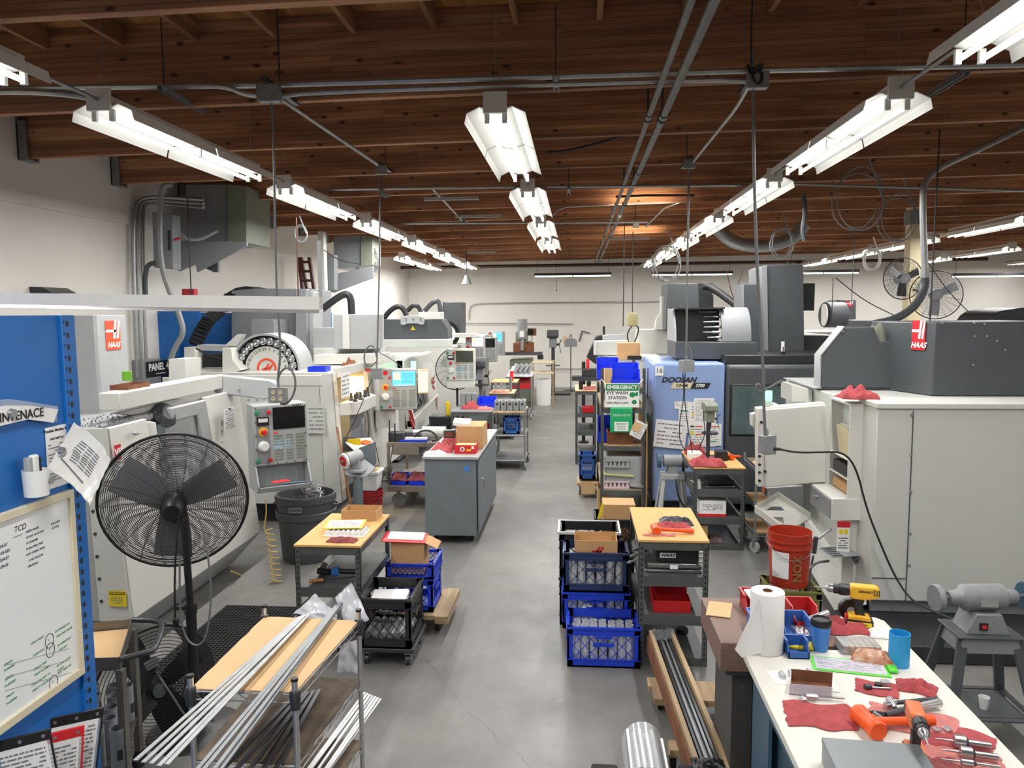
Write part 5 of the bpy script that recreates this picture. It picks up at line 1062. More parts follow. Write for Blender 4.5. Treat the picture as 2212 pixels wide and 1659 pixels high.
# ================================================================ steel push cart with plastic sleeves
ct=W(thing('push_cart','worn steel push cart with bent tube handle next to the blue rack','cart',(-2.45,3.6,0)))
C=[at(184,1346,'Z',.85),at(285,1337,'Z',.85),at(259,1420,'Z',.85),at(160,1425,'Z',.85)]; C[0]=C[1]+(C[0]-C[1])*2.2; C[3]=C[2]+(C[3]-C[2])*1.2+Vector((-.1,0,0))
dn=Vector((0,0,-.06)); 
for i in range(4): 
    a,b=C[i],C[(i+1)%4]; nn=(b-a).cross(Vector((0,0,1))).normalized()*.004; MB().loft([a,b,b+dn,a+dn],[x+nn for x in (a,b,b+dn,a+dn)]).build('tray_side',M['cart_steel'],ct)
MB().loft([x+dn for x in C],[x+dn*1.1 for x in C]).build('tray_floor',M['cart_steel'],ct); 
tag(MB().loft([C[i].lerp((C[0]+C[2])/2,.05)+dn*.9 for i in range(4)],[C[i].lerp((C[0]+C[2])/2,.05)+dn*.8 for i in range(4)]).build('cardboard_liner',M['cardboard_light']),'cardboard sheet lining the top tray of the steel push cart','cardboard')
for i in (1,2,3): p=C[i]; q=Vector((p.x,p.y,0)); MB().bar(p+dn,q+Vector((0,0,.1)),.035,.035).build('leg',M['cart_steel'],ct)
MB().tube([C[1]+Vector((0,0,-.005)),at(345,1340,'Z',.84),at(352,1356,'Z',.84),at(335,1402,'Z',.84),at(322,1408,'Z',.84),C[2]+Vector((0,0,-.01))],.015,10,sm=2).build('tube_handle',M['dark_steel'],ct)
lo=[Vector((p.x,p.y,.3)) for p in C]; MB().loft(lo,[v-Vector((0,0,.01)) for v in lo]).build('lower_tray',M['cart_steel'],ct)
for i in (1,2): p=C[i]; o=MB().cyl((p.x-.015,p.y,.05),(p.x+.015,p.y,.05),.05,n=18).build('wheel',M['rubber'],ct)
k=0; sl=None
for py,pxs in ((1510,(212,258,285)),(1532,(215,262)),(1558,(210,252)),(1583,(205,248)),(1606,(222,268))):
    for px in pxs:
        p=at(px,py,'Z',.42); 
        if sl is None:
            sl=MB().lathe([(.036,0),(.036,.2),(.033,.2),(.033,0)],20,cap=False).build('plastic_sleeve',mat('sleeve_gray','8b8e92',.35),None); o=sl; tag(sl,'grey plastic tube section standing on the lower tray of the steel cart','tube','grey tube sections on the cart')
            MB().box(-.012,.012,-.038,-.03,.05,.1).build('slot',M['machine_black'],sl); so=sl
        else: o=dup(sl)
        o.location=(p.x-.03,p.y,.3); o.rotation_euler=(0,0,k*.7); k+=1
# ================================================================ rubber mat
MX=W(thing('rubber_mat','black ring-pattern rubber floor mat beside the nearest left machine','mat',(-2.6,5.4,0)))
mb=MB(); x0,x1,y0,y1=-2.98,-2.36,4.7,6.15; n1,n2=20,44
for i in range(n1+1): x=x0+(x1-x0)*i/n1; mb.box(x-.006,x+.006,y0,y1,0,.013)
for j in range(n2+1): y=y0+(y1-y0)*j/n2; mb.box(x0,x1,y-.006,y+.006,.001,.014)
mb.build('mat_grid',M['rubber'],MX,sm=False); MB().obox(x0-.02,x1+.02,y0-.02,y1+.02,0,.012,.02,False).build('mat_border',M['rubber'],MX)
# ================================================================ chrome wire shelf with metal strips
ws=W(thing('wire_shelf','chrome wire shelving unit covered with brown cardboard in the left foreground','shelf',(-1.38,3.3,0)))
P=[(-1.60,2.94),(-1.155,2.94),(-1.10,3.68),(-1.60,3.70)]
for x,y in P:
    MB().cyl((x,y,.0),(x,y,1.0),.0125,n=14).build('post',M['alu'],ws); MB().lathe([(.021,-.05),(.023,-.0),(.023,.02),(.018,.03)],14).build('shelf_collar',M['dark_steel'],ws,loc=(x,y,.93)); MB().cyl((x,y,1.0),(x,y,1.012),.015,n=14).build('post_cap',M['black_plastic'],ws)
for z,nm in ((.94,'top'),(.63,'mid'),(.3,'low')):
    rr=MB(); Q=[Vector((x,y,z)) for x,y in P]
    for i in range(4):
        a,b=Q[i],Q[(i+1)%4]; rr.tube([a,b],.004,6); rr.tube([a-Vector((0,0,.035)),b-Vector((0,0,.035))],.0035,6)
        n=int((b-a).length/.045); pts=[a.lerp(b,k/n)-Vector((0,0,.035*(k%2))) for k in range(n+1)]; rr.tube(pts,.002,4)
    for k in range(1,14): rr.tube([Q[0].lerp(Q[1],k/14),Q[3].lerp(Q[2],k/14)],.002,4)
    rr.build('wire_frame',M['alu'],ws,sm=False)
def board(name,label,z,m,ins=.02,seed=1,nx=20):
    A=[Vector((x,y,z)) for x,y in P]; c=sum(A,Vector())/4
    A=[p.lerp(c,ins) for p in A]
    def fn(u,v): 
        p=A[0].lerp(A[1],u).lerp(A[3].lerp(A[2],u),v); e=.006*noise.noise(Vector((u*9,v*9,seed))) if (u in(0,1) or v in (0,1)) else 0
        return (p.x+e,p.y+e,p.z)
    tag(MB().sheet(nx,nx,fn,.005).build(name,M[m]),label,'board')
board('cardboard_sheet','brown cardboard sheet on the top of the chrome wire shelf',.952,'cardboard_light',-.0,1)
board('plywood_board','stained plywood board on the middle level of the chrome wire shelf',.642,'plywood_worn',-.01,2); board('plywood_board','dark board on the low level of the chrome wire shelf',.312,'plywood_worn',-.02,3)
def strips(starts,ends,z0,z1,w,h,m,label,group,n):
    r=random.Random(n)
    for i in range(n):
        t=i/(n-1) if n>1 else 0; a=at(starts[0][0]+(starts[1][0]-starts[0][0])*t,starts[0][1]+(starts[1][1]-starts[0][1])*t,'Z',z0+.004*i%.012); b=at(ends[0][0]+(ends[1][0]-ends[0][0])*t,ends[0][1]+(ends[1][1]-ends[0][1])*t+r.uniform(-12,12),'Z',z1+.004*i%.012)
        tag(MB().bar(a,b,w,h).build('metal_strip',M[m]),label,'metal strip',group)
strips(((648,1332),(668,1326)),((292,1640),(360,1646)),.965,.985,.017,.004,'galv','long bright aluminium strip lying diagonally on the left of the cardboard shelf','left bundle of strips on the cardboard',5)
strips(((727,1308),(742,1299)),((400,1700),(455,1700)),.972,.975,.015,.007,'zinc','long dull grey steel strip lying diagonally on the right of the cardboard shelf','right bundle of strips on the cardboard',4)
strips(((640,1500),(690,1490)),((420,1720),(560,1720)),.66,.665,.02,.008,'dark_steel','dark steel strip on the middle level of the chrome wire shelf','dark strips on the middle shelf',5)
strips(((788,1496),(822,1510)),((640,1700),(700,1690)),.33,.335,.014,.006,'alu_matte','bright aluminium strip on the lowest level of the wire shelf, sticking out behind','bright strips on the low shelf',7)
def sleeve(label,q,seed,Z):
    t=W(thing('sleeve_bag',label,'plastic sleeve',at(q[0][0],q[0][1],'Y',Z)))
    V=[at(a,b,'Y',Z+dz) for (a,b),dz in zip(q,(0,.04,.0,-.05))]
    def fn(u,v): p=V[0].lerp(V[1],u).lerp(V[3].lerp(V[2],u),v); return p+Vector((0,.02*noise.noise(Vector((u*3,v*3,seed))),.012*noise.noise(Vector((u*4,v*5,seed)))))
    MB().sheet(12,12,fn,.004).build('white_sheet',mat('sleeve_white','d6d8de',.2,var=.06,vs=8),t)
    MB().tube([fn(i/8,0) for i in range(9)],.004,5).build('black_binding',M['black_plastic'],t)
sleeve('white plastic-sleeved sheet over the left strip ends behind the cardboard shelf',((632,1325),(680,1281),(728,1328),(725,1345)),3,3.78)
sleeve('white plastic-sleeved sheet standing over the right strip ends behind the cardboard shelf',((724,1288),(758,1257),(797,1337),(745,1345)),8,3.85)
sleeve('white plastic-sleeved sheet hanging below the wire shelf behind its right post',((735,1390),(772,1380),(776,1450),(728,1452)),12,3.86)
# ================================================================ small wooden-topped angle table with tools
T1=angle_table('work_table','small grey angle-iron table with tan top and a cardboard box, left of the aisle','table',-2.06,-1.57,5.33,6.2,.82,[.5,.12])
b=openbox('cardboard_box','shallow open cardboard box at the back of the small left table',-1.91,-1.62,5.98,6.17,.82,.085,'cardboard')
eg=W(thing('egg_crate_tray','white egg-crate carton with a yellow-edged folder on it, on the small left table','tray',(-1.76,5.68,.82)))
mb=MB(); 
for i in range(8):
    for j in range(4): mb.lathe([(.018,.0),(.016,.02),(.008,.035),(0,.036)],8,(-1.89+i*.038,5.56+j*.045,.822),cap=False)
mb.box(-1.915,-1.6,5.53,5.73,.821,.825); mb.build('egg_carton',M['paper'],eg)
tag(MB().cb((-1.80,5.72,.866),(.3,.24,.004),(0,0,.12)).build('job_folder',M['label_yellow']),'yellow-edged folder lying over the egg-crate carton on the small left table','folder')
f=[o for o in COL.objects if o.name.startswith('job_folder') and o.type=='MESH'][-1]; MB().cb((-1.80,5.72,.869),(.26,.2,.003),(0,0,.12)).build('sheet',M['paper'],f); lines(M['print'],f,(-1.8,5.72,.8706),.22,.16,9,'+Z',4,spin=.12)
rag('red_rag',(-1.73,5.43,.82),.22,.1,.035,M['rag_dark'],'dull red rag at the front of the small left table',14)
dt=thing('hole_punch_tool','black and blue hand tool lying on the middle shelf of the small left table','tool',(-1.85,5.55,.5)); MB().cyl((0,0,.04),(.05,.0,.05),.035,n=18).build('blue_dial',M['cup_blue'],dt); MB().cyl((-.12,.02,.04),(-.02,.0,.04),.025,n=16).cyl((.05,.0,.05),(.18,.02,.04),.02).build('tool_body',M['black_plastic'],dt); MB().cyl((-.1,.04,.03),(-.1,.1,.05),.04,n=18).build('tool_cup',M['steel'],dt)
rp=thing('file','long rasp with wooden handle lying on the middle shelf of the small left table','tool',(-1.98,5.4,.505)); MB().cyl((0,0,.015),(.1,.02,.02),.016,.012).build('handle',M['handle_wood'],rp); MB().bar((.1,.02,.02),(.38,.09,.03),.02,.006).build('blade',M['dark_steel'],rp)
cylset('red_cylinder','red cylindrical part lying low under the small left table','part','red parts under the table',[(-1.66,5.6),(-1.68,5.75),(-1.66,5.9)],.04,.1,.122,'rag_red')
# ================================================================ trash can with chips
tc=thing('trash_can','big round grey trash can full of dark metal chips in front of the left control','trash can',(-2.76,7.5,0))
MB().lathe([(0,0),(.235,0),(.25,.04),(.29,.60),(.305,.61),(.305,.655),(.3,.68),(.28,.68),(.27,.6),(.23,.03),(0,.03)],40,cap=False).build('can_body',M['can_gray'],tc)
MB().lathe([(.292,.44),(.302,.45),(.304,.51),(.294,.52)],40,cap=False).build('can_band',M['can_gray'],tc)
p=panel('maker_label',M['machine_midgray'],tc,(.0,-.305,.575),.13,.055,'-Y',.004); text('ULINE',.042,M['ink'],p,(0,-.0045,0),'-Y',bold=.02)
for sx in (-1,1): MB().tube([(sx*.29,-.05,.58),(sx*.335,-.03,.57),(sx*.335,.03,.57),(sx*.29,.05,.58)],.01,8,sm=1).build('side_handle',M['can_gray'],tc)
rr=random.Random(3); vs=MB()
def heap(u,v): 
    a=u*2*PI; r=.272*v; return (r*math.cos(a),r*math.sin(a),.60+.05*(1-v)+.03*noise.noise(Vector((r*30*math.cos(a),r*30*math.sin(a),2))))
h=MB().sheet(40,12,heap,.003).build('chip_heap',M['chips_dark'],None,loc=(-2.76,7.5,0)); tag(h,'heap of dark curled metal chips filling the grey trash can','metal chips',kind='stuff')
def tangle(label,c,r,n,m,seed):
    q=random.Random(seed); mb=MB()
    for k in range(n):
        pts=[Vector(c)+Vector((q.gauss(0,r),q.gauss(0,r),q.gauss(0,r*.8))) for _ in range(5)]; mb.tube(pts,.0035,4,sm=1)
    tag(mb.build('metal_swarf',M[m],sm=False),label,'metal chips',kind='stuff')
tangle('bright tangle of curled aluminium swarf standing on the dark chips in the trash can',(-2.66,7.42,.72),.045,40,'alu',4)
# coiled yellow hose
hs=W(thing('coiled_hose','coiled tan air hose hanging beside the trash can down to the mat','hose',(-2.83,6.7,0)))
pts=[at(574,1080,'Y',6.75),at(576,1110,'Y',6.75),at(568,1150,'Y',6.75)]
for k in range(9*8+1):
    t=k/72; z=.52-.50*t**1.0; a=2*PI*k/8; r=.035+.012*t; c=at(582+14*t,1155,'Y',6.75); pts.append(Vector((c.x+r*math.cos(a),6.75+r*math.sin(a),max(.02,z))))
MB().tube(pts,.0065,6,sm=1).build('hose',M['hose_yellow'],hs)
tag(MB().tube([at(500,1234,'X',-3.18),at(525,1245,'Y',7.0),at(555,1290,'Y',6.8),Vector((-2.83,6.7,.03)),Vector((-2.76,6.75,.02))],.008,6,sm=2).build('air_hose',M['hose_yellow']),'short tan hose arching from the machine base to the coiled hose','hose')
pl=W(thing('plastic_pail','olive plastic pail standing between the nearest left machine and the trash can','bucket',at(545,1150,'Y',7.9))); MB().lathe([(0,0),(.1,0),(.13,.3),(.14,.3),(.14,.32),(.12,.32),(.09,.01),(0,.01)],24,cap=False).build('pail_body',M['olive'],pl,loc=(-3.0,8.05,0))
# ================================================================ crates on dollies, left of the aisle
d1=W(thing('dolly','dark flat dolly on castors under the black crate','dolly',(-1.35,5.35,0)))
MB().box(-1.56,-1.15,5.15,5.62,.10,.13).build('deck',M['dark_steel'],d1,bev=.004)
for x in (-1.5,-1.2):
    for y in (5.2,5.56): castor(d1,x,y,.036,'dark_steel',top=.10)
crate('black milk crate with rolled parts on a dolly beside the small left table',-1.55,-1.17,5.16,5.6,.13,.36,'crate_black','crates left of the aisle')
for i in range(6): tag(MB().cyl((-1.5+.055*i,5.22,.2),(-1.5+.055*i,5.5,.2),.025,n=14).build('round_bar_offcut',M['alu_matte']),'short pale round bar lying in the black milk crate','bar','round bars in the black crate')
tag(MB().cb((-1.38,5.4,.40),(.28,.25,.05),(.1,0,.1)).build('wrapped_bundle',M['paper'],bev=.02),'white wrapped bundle on top inside the black milk crate','package')
d2=W(thing('dolly','wooden dolly on castors under the two blue crates','dolly',(-1.25,6.0,0)))
MB().box(-1.5,-1.1,5.72,6.3,.11,.15).build('deck',M['timber'],d2,bev=.004); MB().box(-1.1,-1.0,5.7,6.32,.09,.15).build('deck_edge',M['timber'],d2)
for x in (-1.42,-1.1):
    for y in (5.8,6.22): castor(d2,x,y,.045,'rubber',top=.11)
crate('lower blue crate with white papers on the wooden dolly, left of the aisle',-1.49,-1.13,5.78,6.16,.15,.27,'crate_blue','crates left of the aisle')
crate('upper shallow blue crate on the wooden dolly, left of the aisle',-1.5,-1.12,5.77,6.17,.42,.12,'crate_blue','crates left of the aisle',handle=False)
tag(MB().cb((-1.3,5.95,.4),(.33,.34,.012),(0,0,.03)).build('paper_stack',M['paper']),'white paper layer sticking out between the two blue crates','paper')
b=openbox('cardboard_box','tall cardboard box on the blue crates with a red-edged folder on top',-1.46,-1.2,5.8,6.02,.45,.25,'cardboard',flap=1)
fo=W(thing('job_folder','red-edged folder with white papers lying on the tall cardboard box','folder',(-1.36,5.9,.71)))
MB().cb((-1.37,5.9,.715),(.34,.27,.006),(0,R(3),.1)).build('folder_back',M['label_red'],fo); MB().cb((-1.36,5.92,.721),(.28,.2,.006),(0,R(3),.1)).build('papers',M['paper'],fo)
# ================================================================ grey cabinet
gc=W(thing('steel_cabinet','grey steel cabinet on castors with a cluttered top, left of the aisle','cabinet',(-1.35,8.9,0)))
MB().box(-1.64,-1.08,8.05,9.9,.09,.93).build('cabinet_body',M['cabinet_gray'],gc,bev=.006); MB().box(-1.66,-1.05,8.03,10.0,.93,.96).build('top_plate',M['machine_gray'],gc,bev=.004); MB().box(-1.07,-1.055,8.08,9.85,.12,.9).build('cabinet_door',M['cabinet_gray'],gc,bev=.003)
MB().tube([(-1.055,8.3,.68),(-1.02,8.3,.66),(-1.02,8.3,.56),(-1.055,8.3,.54)],.008,8).build('door_handle',M['steel'],gc)
MB().cyl((-1.18,8.045,.83),(-1.18,8.05,.83),.03,n=16).build('blue_dab',M['cup_blue'],gc)
for x in (-1.55,-1.15):
    for y in (8.2,9.7): castor(gc,x,y,.036,'rubber',top=.09)
rag('red_rag',(-1.5,8.5,.96),.25,.5,.09,M['rag_red'],'long crumpled red rag on the left of the grey cabinet top',21); rag('red_rag',(-1.5,9.05,.96),.22,.25,.13,M['rag_red'],'bunched red rag behind the long one on the grey cabinet',22)
rag('white_cloth',(-1.55,8.25,.96),.24,.18,.03,M['paper'],'white cloth at the front left corner of the grey cabinet top',23,cat='cloth')
rb=openbox('snack_box','red printed open carton at the front of the grey cabinet top',-1.34,-1.1,8.22,8.42,.96,.095,'label_red',cat='box'); MB().box(-.11,.11,-.09,.09,.09,.0905).build('carton_inside',M['cardboard_light'],rb); MB().cyl((-.03,-.1,.05),(-.03,-.103,.05),.026,n=18).build('printed_emblem',M['label_white'],rb); MB().cb((-.03,-.104,.05),(.02,.002,.03)).build('printed_mark',M['red_stripe'],rb)
MB().cb((.04,-.103,.04),(.05,.003,.02)).build('printed_patch',M['label_yellow'],rb); MB().cb((.085,-.103,.07),(.03,.003,.03)).build('printed_patch',M['label_white'],rb)
openbox('cardboard_box','taped brown carton behind the red one on the grey cabinet',-1.36,-1.06,8.5,8.95,.96,.26,'cardboard',closed=True)
tag(MB().cb((-1.32,8.7,1.24),(.2,.3,.035),(.05,.06,.1)).build('white_pad',M['paper'],bev=.004),'white pad lying on the taped brown carton','paper')
tb=W(thing('small_instrument','small brown-faced instrument box among the rags on the grey cabinet','instrument',(-1.5,8.85,1.05))); MB().cb((-1.47,8.72,1.1),(.13,.1,.09)).build('case',M['machine_dark'],tb,bev=.006); MB().cb((-1.47,8.665,1.1),(.1,.006,.05)).build('face',M['brown_box'],tb)
tag(MB().cb((-1.38,9.2,1.02),(.1,.35,.12)).build('red_case',M['bin_red'],bev=.01),'red case standing behind the taped carton on the grey cabinet','case')
# ================================================================ brown cart with vise tools
bc=W(thing('flat_cart','brown steel cart with grinding tools and blue bins on its lower deck','cart',(-1.95,10.0,0)))
MB().box(-2.42,-1.68,9.5,10.6,.80,.86).build('upper_deck',mat('cart_brown','857c72',.55,.3,var=.12,vs=8),bc,bev=.004); MB().box(-2.35,-2.0,9.5,10.5,.7,.8).build('drawer',MC['cart_brown'],bc,bev=.004); MB().box(-2.42,-1.68,9.5,10.6,.22,.3).build('lower_deck',MC['cart_brown'],bc,bev=.004)
for x in (-2.4,-1.7):
    for y in (9.52,10.58): MB().cb((x,y,.53),(.035,.035,.56)).build('leg',MC['cart_brown'],bc)
for x in (-2.3,-1.76):
    for y in (9.6,10.5): castor(bc,x,y,.09,'machine_midgray',rz=PI/2,top=.22)
for i in range(3):
    x=-2.28+.235*i; bin_('blue stacking bin holding a red rag on the lower deck of the brown cart',x,9.62,.3,.2,.22,.13,'bin_blue',group='blue bins of rags on the brown cart'); rag('red_rag',(x,9.64,.36),.24,.22,.1,M['rag_dark'],'dark red rag filling a blue bin on the lower deck of the brown cart',30+i,group='rags in the blue bins')
gd=W(thing('surface_tool','grey spindle tool with pale motor lying on the brown cart','tool',(-1.8,9.8,.86)))
MB().cyl((-2.0,9.75,.95),(-1.7,9.75,.95),.08,n=20).build('pale_motor',M['machine_pale'],gd); MB().cyl((-2.12,9.75,.95),(-2.0,9.75,.95),.035,n=16).build('chrome_end',M['steel'],gd); MB().cb((-2.1,9.9,.9),(.3,.12,.07)).build('dark_block',M['machine_dark'],gd,bev=.005)
vz=W(thing('clamp_rack','dark bench vise and clamps at the left end of the brown cart','vise',(-2.3,9.6,.86))); MB().cb((-2.3,9.6,.92),(.2,.16,.12)).build('vise_body',M['dark_steel'],vz,bev=.01); MB().cyl((-2.38,9.52,.86),(-2.38,9.52,1.14),.008).cyl((-2.31,9.52,.86),(-2.31,9.52,1.1),.008).build('clamp_bars',M['black_plastic'],vz)
tag(MB().cb((-2.08,9.56,.875),(.35,.1,.03)).build('blue_binder',M['crate_blue'],bev=.004),'blue binder lying at the front edge of the brown cart','binder'); tag(MB().cb((-2.05,9.58,.9),(.28,.1,.02)).build('white_pad',M['paper']),'white pad on the blue binder of the brown cart','paper')
tag(MB().tube([(-2.1,9.6,.87),(-2.02,9.62,.99),(-1.86,9.62,1.0),(-1.76,9.6,.89),(-1.84,9.56,.87)],.012,8,sm=2).build('black_hose',M['black_cable']),'black hose looping over the blue binder on the brown cart','hose')
# coiled cable hanging by the cart
cc=W(thing('coiled_cable','black coiled cable hanging in a U beside the brown cart','cable',(-2.55,9.45,.8))); pts=[]
A=[at(810,955,'Y',9.4),at(815,1010,'Y',9.4),at(822,1040,'Y',9.4),at(836,1040,'Y',9.4),at(843,1010,'Y',9.4),at(848,960,'Y',9.4)]
path=[A[0],A[1]]
def bez(t): 
    n=len(A)-2; q=t*(len(A)-1); i=min(int(q),len(A)-2); return A[i].lerp(A[i+1],q-i)
pts=[A[0]]
for k in range(160): t=.18+.64*k/160; p=bez(t); a=k*.9; pts.append(p+Vector((.03*math.cos(a),.03*math.sin(a),.0)))
pts.append(A[-1]); MB().tube(pts,.005,5).build('cable',M['black_cable'],cc)
# ================================================================ belt grinder on a post, buckets, broom
bg=W(thing('pedestal_grinder','grey pedestal grinder with a red-centred wheel in front of the carousel machine','grinder',at(765,1010,'Y',8.45)))
c=at(750,993,'Y',8.4); MB().cyl(c+Vector((-.0,-.02,0)),c+Vector((.12,.12,.03)),.08,.07,24).build('motor',M['machine_gray'],bg); n=Vector((-.55,-.8,-.15)).normalized()
w=MB().cyl(c+n*.03,c+n*.06,.085,n=28).build('grinding_wheel',M['paper'],bg); MB().cyl(c+n*.06,c+n*.064,.06,n=24).build('wheel_label',M['label_red'],w); MB().cyl(c+n*.06,c+n*.085,.018,n=12).build('wheel_nut',M['steel'],w)
q=at(762,1012,'Y',8.45); MB().cb(q+Vector((.03,.02,-.02)),(.22,.2,.03)).build('base_plate',M['machine_gray'],bg,bev=.004); MB().cb(q+Vector((.03,.02,.05)),(.12,.1,.12)).build('motor_foot',M['machine_gray'],bg,bev=.01); MB().cyl((q.x+.05,q.y+.02,.02),(q.x+.05,q.y+.02,q.z-.03),.055,n=20).build('post',M['cabinet_gray'],bg); MB().cyl((q.x+.05,q.y+.02,0),(q.x+.05,q.y+.02,.02),.17,n=24).build('floor_flange',M['cabinet_gray'],bg)
tr=MB(); a=[at(788,992,'Y',8.6),at(811,1010,'Y',8.6),at(788,1030,'Y',8.45),at(745,1022,'Y',8.35)]; tr.loft(a,[v-Vector((0,0,.02)) for v in a]); tr.build('coolant_tray',M['machine_gray'],bg)
bs=W(thing('bench_sheet','grey side bench with orange and yellow tags beside the open carousel machine','bench',at(770,960,'Y',8.95))); sp('bench_front','cabinet_gray',bs,8.65,[(775,968),(808,955),(812,1000),(800,1020),(778,1010)],.03); a=[at(742,950,'Y',9.1),at(800,945,'Y',9.3),at(808,957,'Y',8.8),at(765,972,'Y',8.6)]; MB().loft(a,[v-Vector((0,0,.015)) for v in a]).build('bench_top',M['paper'],bs); sp('back_plate','machine_dark',bs,9.0,[(741,944),(765,944),(765,975),(741,975)],.01)
tag(slab('orange_sheet',M['orange'],None,[at(772,955,'Y',8.9),at(790,951,'Y',9.0),at(805,954,'Y',8.95),at(795,961,'Y',8.75)],(0,0,1),.006),'orange sheet lying on the side bench by the carousel machine','sheet'); tag(slab('yellow_tag',M['yellow'],None,[at(749,955,'Y',8.7),at(752,948,'Y',8.7),at(779,948,'Y',8.7),at(778,962,'Y',8.7),at(765,961,'Y',8.7)],(0,1,0),.01),'yellow plastic tag standing on the side bench by the carousel machine','tag')
bw=W(thing('white_bucket','square white pail of parts standing on the red bucket','bucket',(-2.5,9.0,.38))); 
MB().loft([(-2.62,8.88,.37),(-2.4,8.88,.37),(-2.4,9.1,.37),(-2.62,9.1,.37)],[(-2.65,8.85,.6),(-2.37,8.85,.6),(-2.37,9.13,.6),(-2.65,9.13,.6)]).build('pail_body',M['white_plastic'],bw,bev=.01); MB().box(-2.66,-2.36,8.84,9.14,.575,.61).build('pail_rim',M['white_plastic'],bw,bev=.005); MB().box(-2.62,-2.4,8.9,9.1,.605,.615).build('contents',M['cardboard_light'],bw)
bucket('dark red bucket under the square white pail, beside the grinder post',-2.5,9.0,0,.145,.37,'red_stripe')
br=W(thing('push_broom','wooden broom handle leaning on the carousel machine behind the grinder','broom',(-2.75,8.6,0))); MB().cyl(at(760,1105,'Y',8.55),at(728,922,'Y',8.72),.013,n=10).build('handle',M['handle_wood'],br); q=at(760,1105,'Y',8.55); MB().cb((q.x,q.y,.05),(.3,.06,.1)).build('brush_head',M['machine_dark'],br)
rag('red_rag',at(797,805,'Y',10.2)-Vector((0,0,.2)),.1,.05,.02,M['rag_red'],'x',41).__setitem__('label','red rag hanging over the roof edge of the carousel machine')
o=[o for o in COL.objects if o.name.startswith('red_rag')][-1]; o.scale=(1,1,1); o.rotation_euler=(R(78),R(10),0); o.location=at(797,800,'X',-2.8); 
tag(MB().obox(-3.22,-3.0,8.95,9.15,1.80,1.86,.004).build('parts_bin',M['bin_blue'],sm=False),'small blue bin on the roof edge of the carousel machine','bin')
rag('brown_bag',(-2.98,9.9,1.8),.2,.2,.12,M['brown_box'],'crumpled brown bag on the roof of the carousel machine',44,cat='bag')
# pieces on the nearest machine's rail
tag(MB().lathe([(.02,0),(.035,0),(.035,.07),(.014,.07),(.014,0)],18,cap=False).build('tape_roll',mat('lime','6fae2e',.5),loc=at(275,822,'X',-3.42)-Vector((0,0,.0))),'green tape roll standing on the rail of the nearest left machine','tape')
openbox('parts_tray','brown torn tray with papers on the rail of the nearest left machine',-3.55,-3.4,5.55,5.85,1.93,.035,'brown_box')
# ================================================================ second work table, block cart
T2=angle_table('work_table','grey angle-iron table with rags and a blue bin, middle of the left side','table',-2.02,-1.36,12.1,13.3,.92,[.55,.15],top='machine_midgray')
bin_('blue bin on the far right of the cluttered table in the left middle',-1.5,12.75,.92,.3,.3,.16,'bin_blue')
rag('red_rag',(-1.75,12.45,.92),.3,.22,.13,M['rag_red'],'heap of red rags on the left middle table',51); rag('red_rag',(-1.5,12.35,.92),.24,.2,.07,M['rag_pale'],'flatter red rag beside the heap on the left middle table',52)
for i in range(3): tag(MB().cb((-1.92+.1*i,12.85,1.03),(.09,.2,.22)).build('steel_block',M['cast_gray'],bev=.006),'grey machined block standing at the back of the left middle table','block','grey blocks on the left middle table')
tag(MB().cb((-1.5,12.5,.62),(.1,.35,.12),(0,0,.3)).build('red_stapler',M['bin_red'],bev=.02),'dark red tool under the top of the left middle table','tool')
kc=W(thing('utility_cart','steel three-deck utility cart carrying five grey vise blocks','cart',(-1.08,12.3,0)))
for z,m in ((.93,'timber'),(.56,'zinc'),(.16,'zinc')): MB().box(-1.34,-.82,12.0,12.75,z-.03,z).build('deck',M[m],kc,bev=.012)
for x in (-1.33,-.83):
    for y in (12.02,12.73): MB().cyl((x,y,.1),(x,y,.93),.013,n=10).build('post',M['steel'],kc); castor(kc,x,y,.06,'machine_midgray',rz=.3,top=.14)
for i in range(5):
    v=W(thing('vise_block','grey machined vise block with a round bore on the utility cart','vise','x' and (-1.27+.1*i,12.2,.93),group='vise blocks on the utility cart')); x=-1.27+.1*i; MB().box(x-.045,x+.045,12.1,12.4,.93,1.09).build('block_body',M['cast_gray'],v,bev=.006); MB().cyl((x,12.095,1.04),(x,12.1,1.04),.018,n=14).build('bore',M['ink'],v); MB().box(x-.02,x+.02,12.12,12.38,1.09,1.1).build('jaw_line',M['steel'],v)
crate('blue milk crate on the middle deck of the utility cart',-1.18,-.92,12.1,12.4,.56,.26,'crate_midblue','crates left of the aisle',name='milk_crate')
# pedestal fan and drill press beyond the beige pendant
f3=W(thing('pedestal_fan','round pedestal fan behind the beige-framed pendant, left side','fan',(-2.25,13.9,0))); c=at(986,797,'Y',13.9); hd=MB().cyl((0,0,-.1),(0,0,.05),.07).build('motor',M['machine_dark'],f3,loc=c,rot=Euler((PI/2,0,R(20)))); fan_cage(hd,.38,.16,12,16,m='black_plastic'); fan_blades(hd,.34,3,'machine_gray',w=.9)
MB().cyl((c.x,13.95,0),(c.x,13.95,c.z),.02).build('pole',M['black_plastic'],f3); MB().cyl((c.x,13.95,0),(c.x,13.95,.03),.25,n=28).build('base_disc',M['black_plastic'],f3)
tag(MB().loft([(-2.5,13.0,0),(-2.2,13.0,0),(-2.2,13.3,0),(-2.5,13.3,0)],[(-2.55,12.95,.72),(-2.15,12.95,.72),(-2.15,13.35,.72),(-2.55,13.35,.72)]).build('trash_can',M['machine_black'],bev=.02),'square black bin left of the left middle table','trash can')
yb=tag(MB().box(-2.26,-2.19,13.0,13.07,.72,.97).build('yellow_bottle',M['yellow'],bev=.02),'yellow bottle standing on the square black bin','bottle')
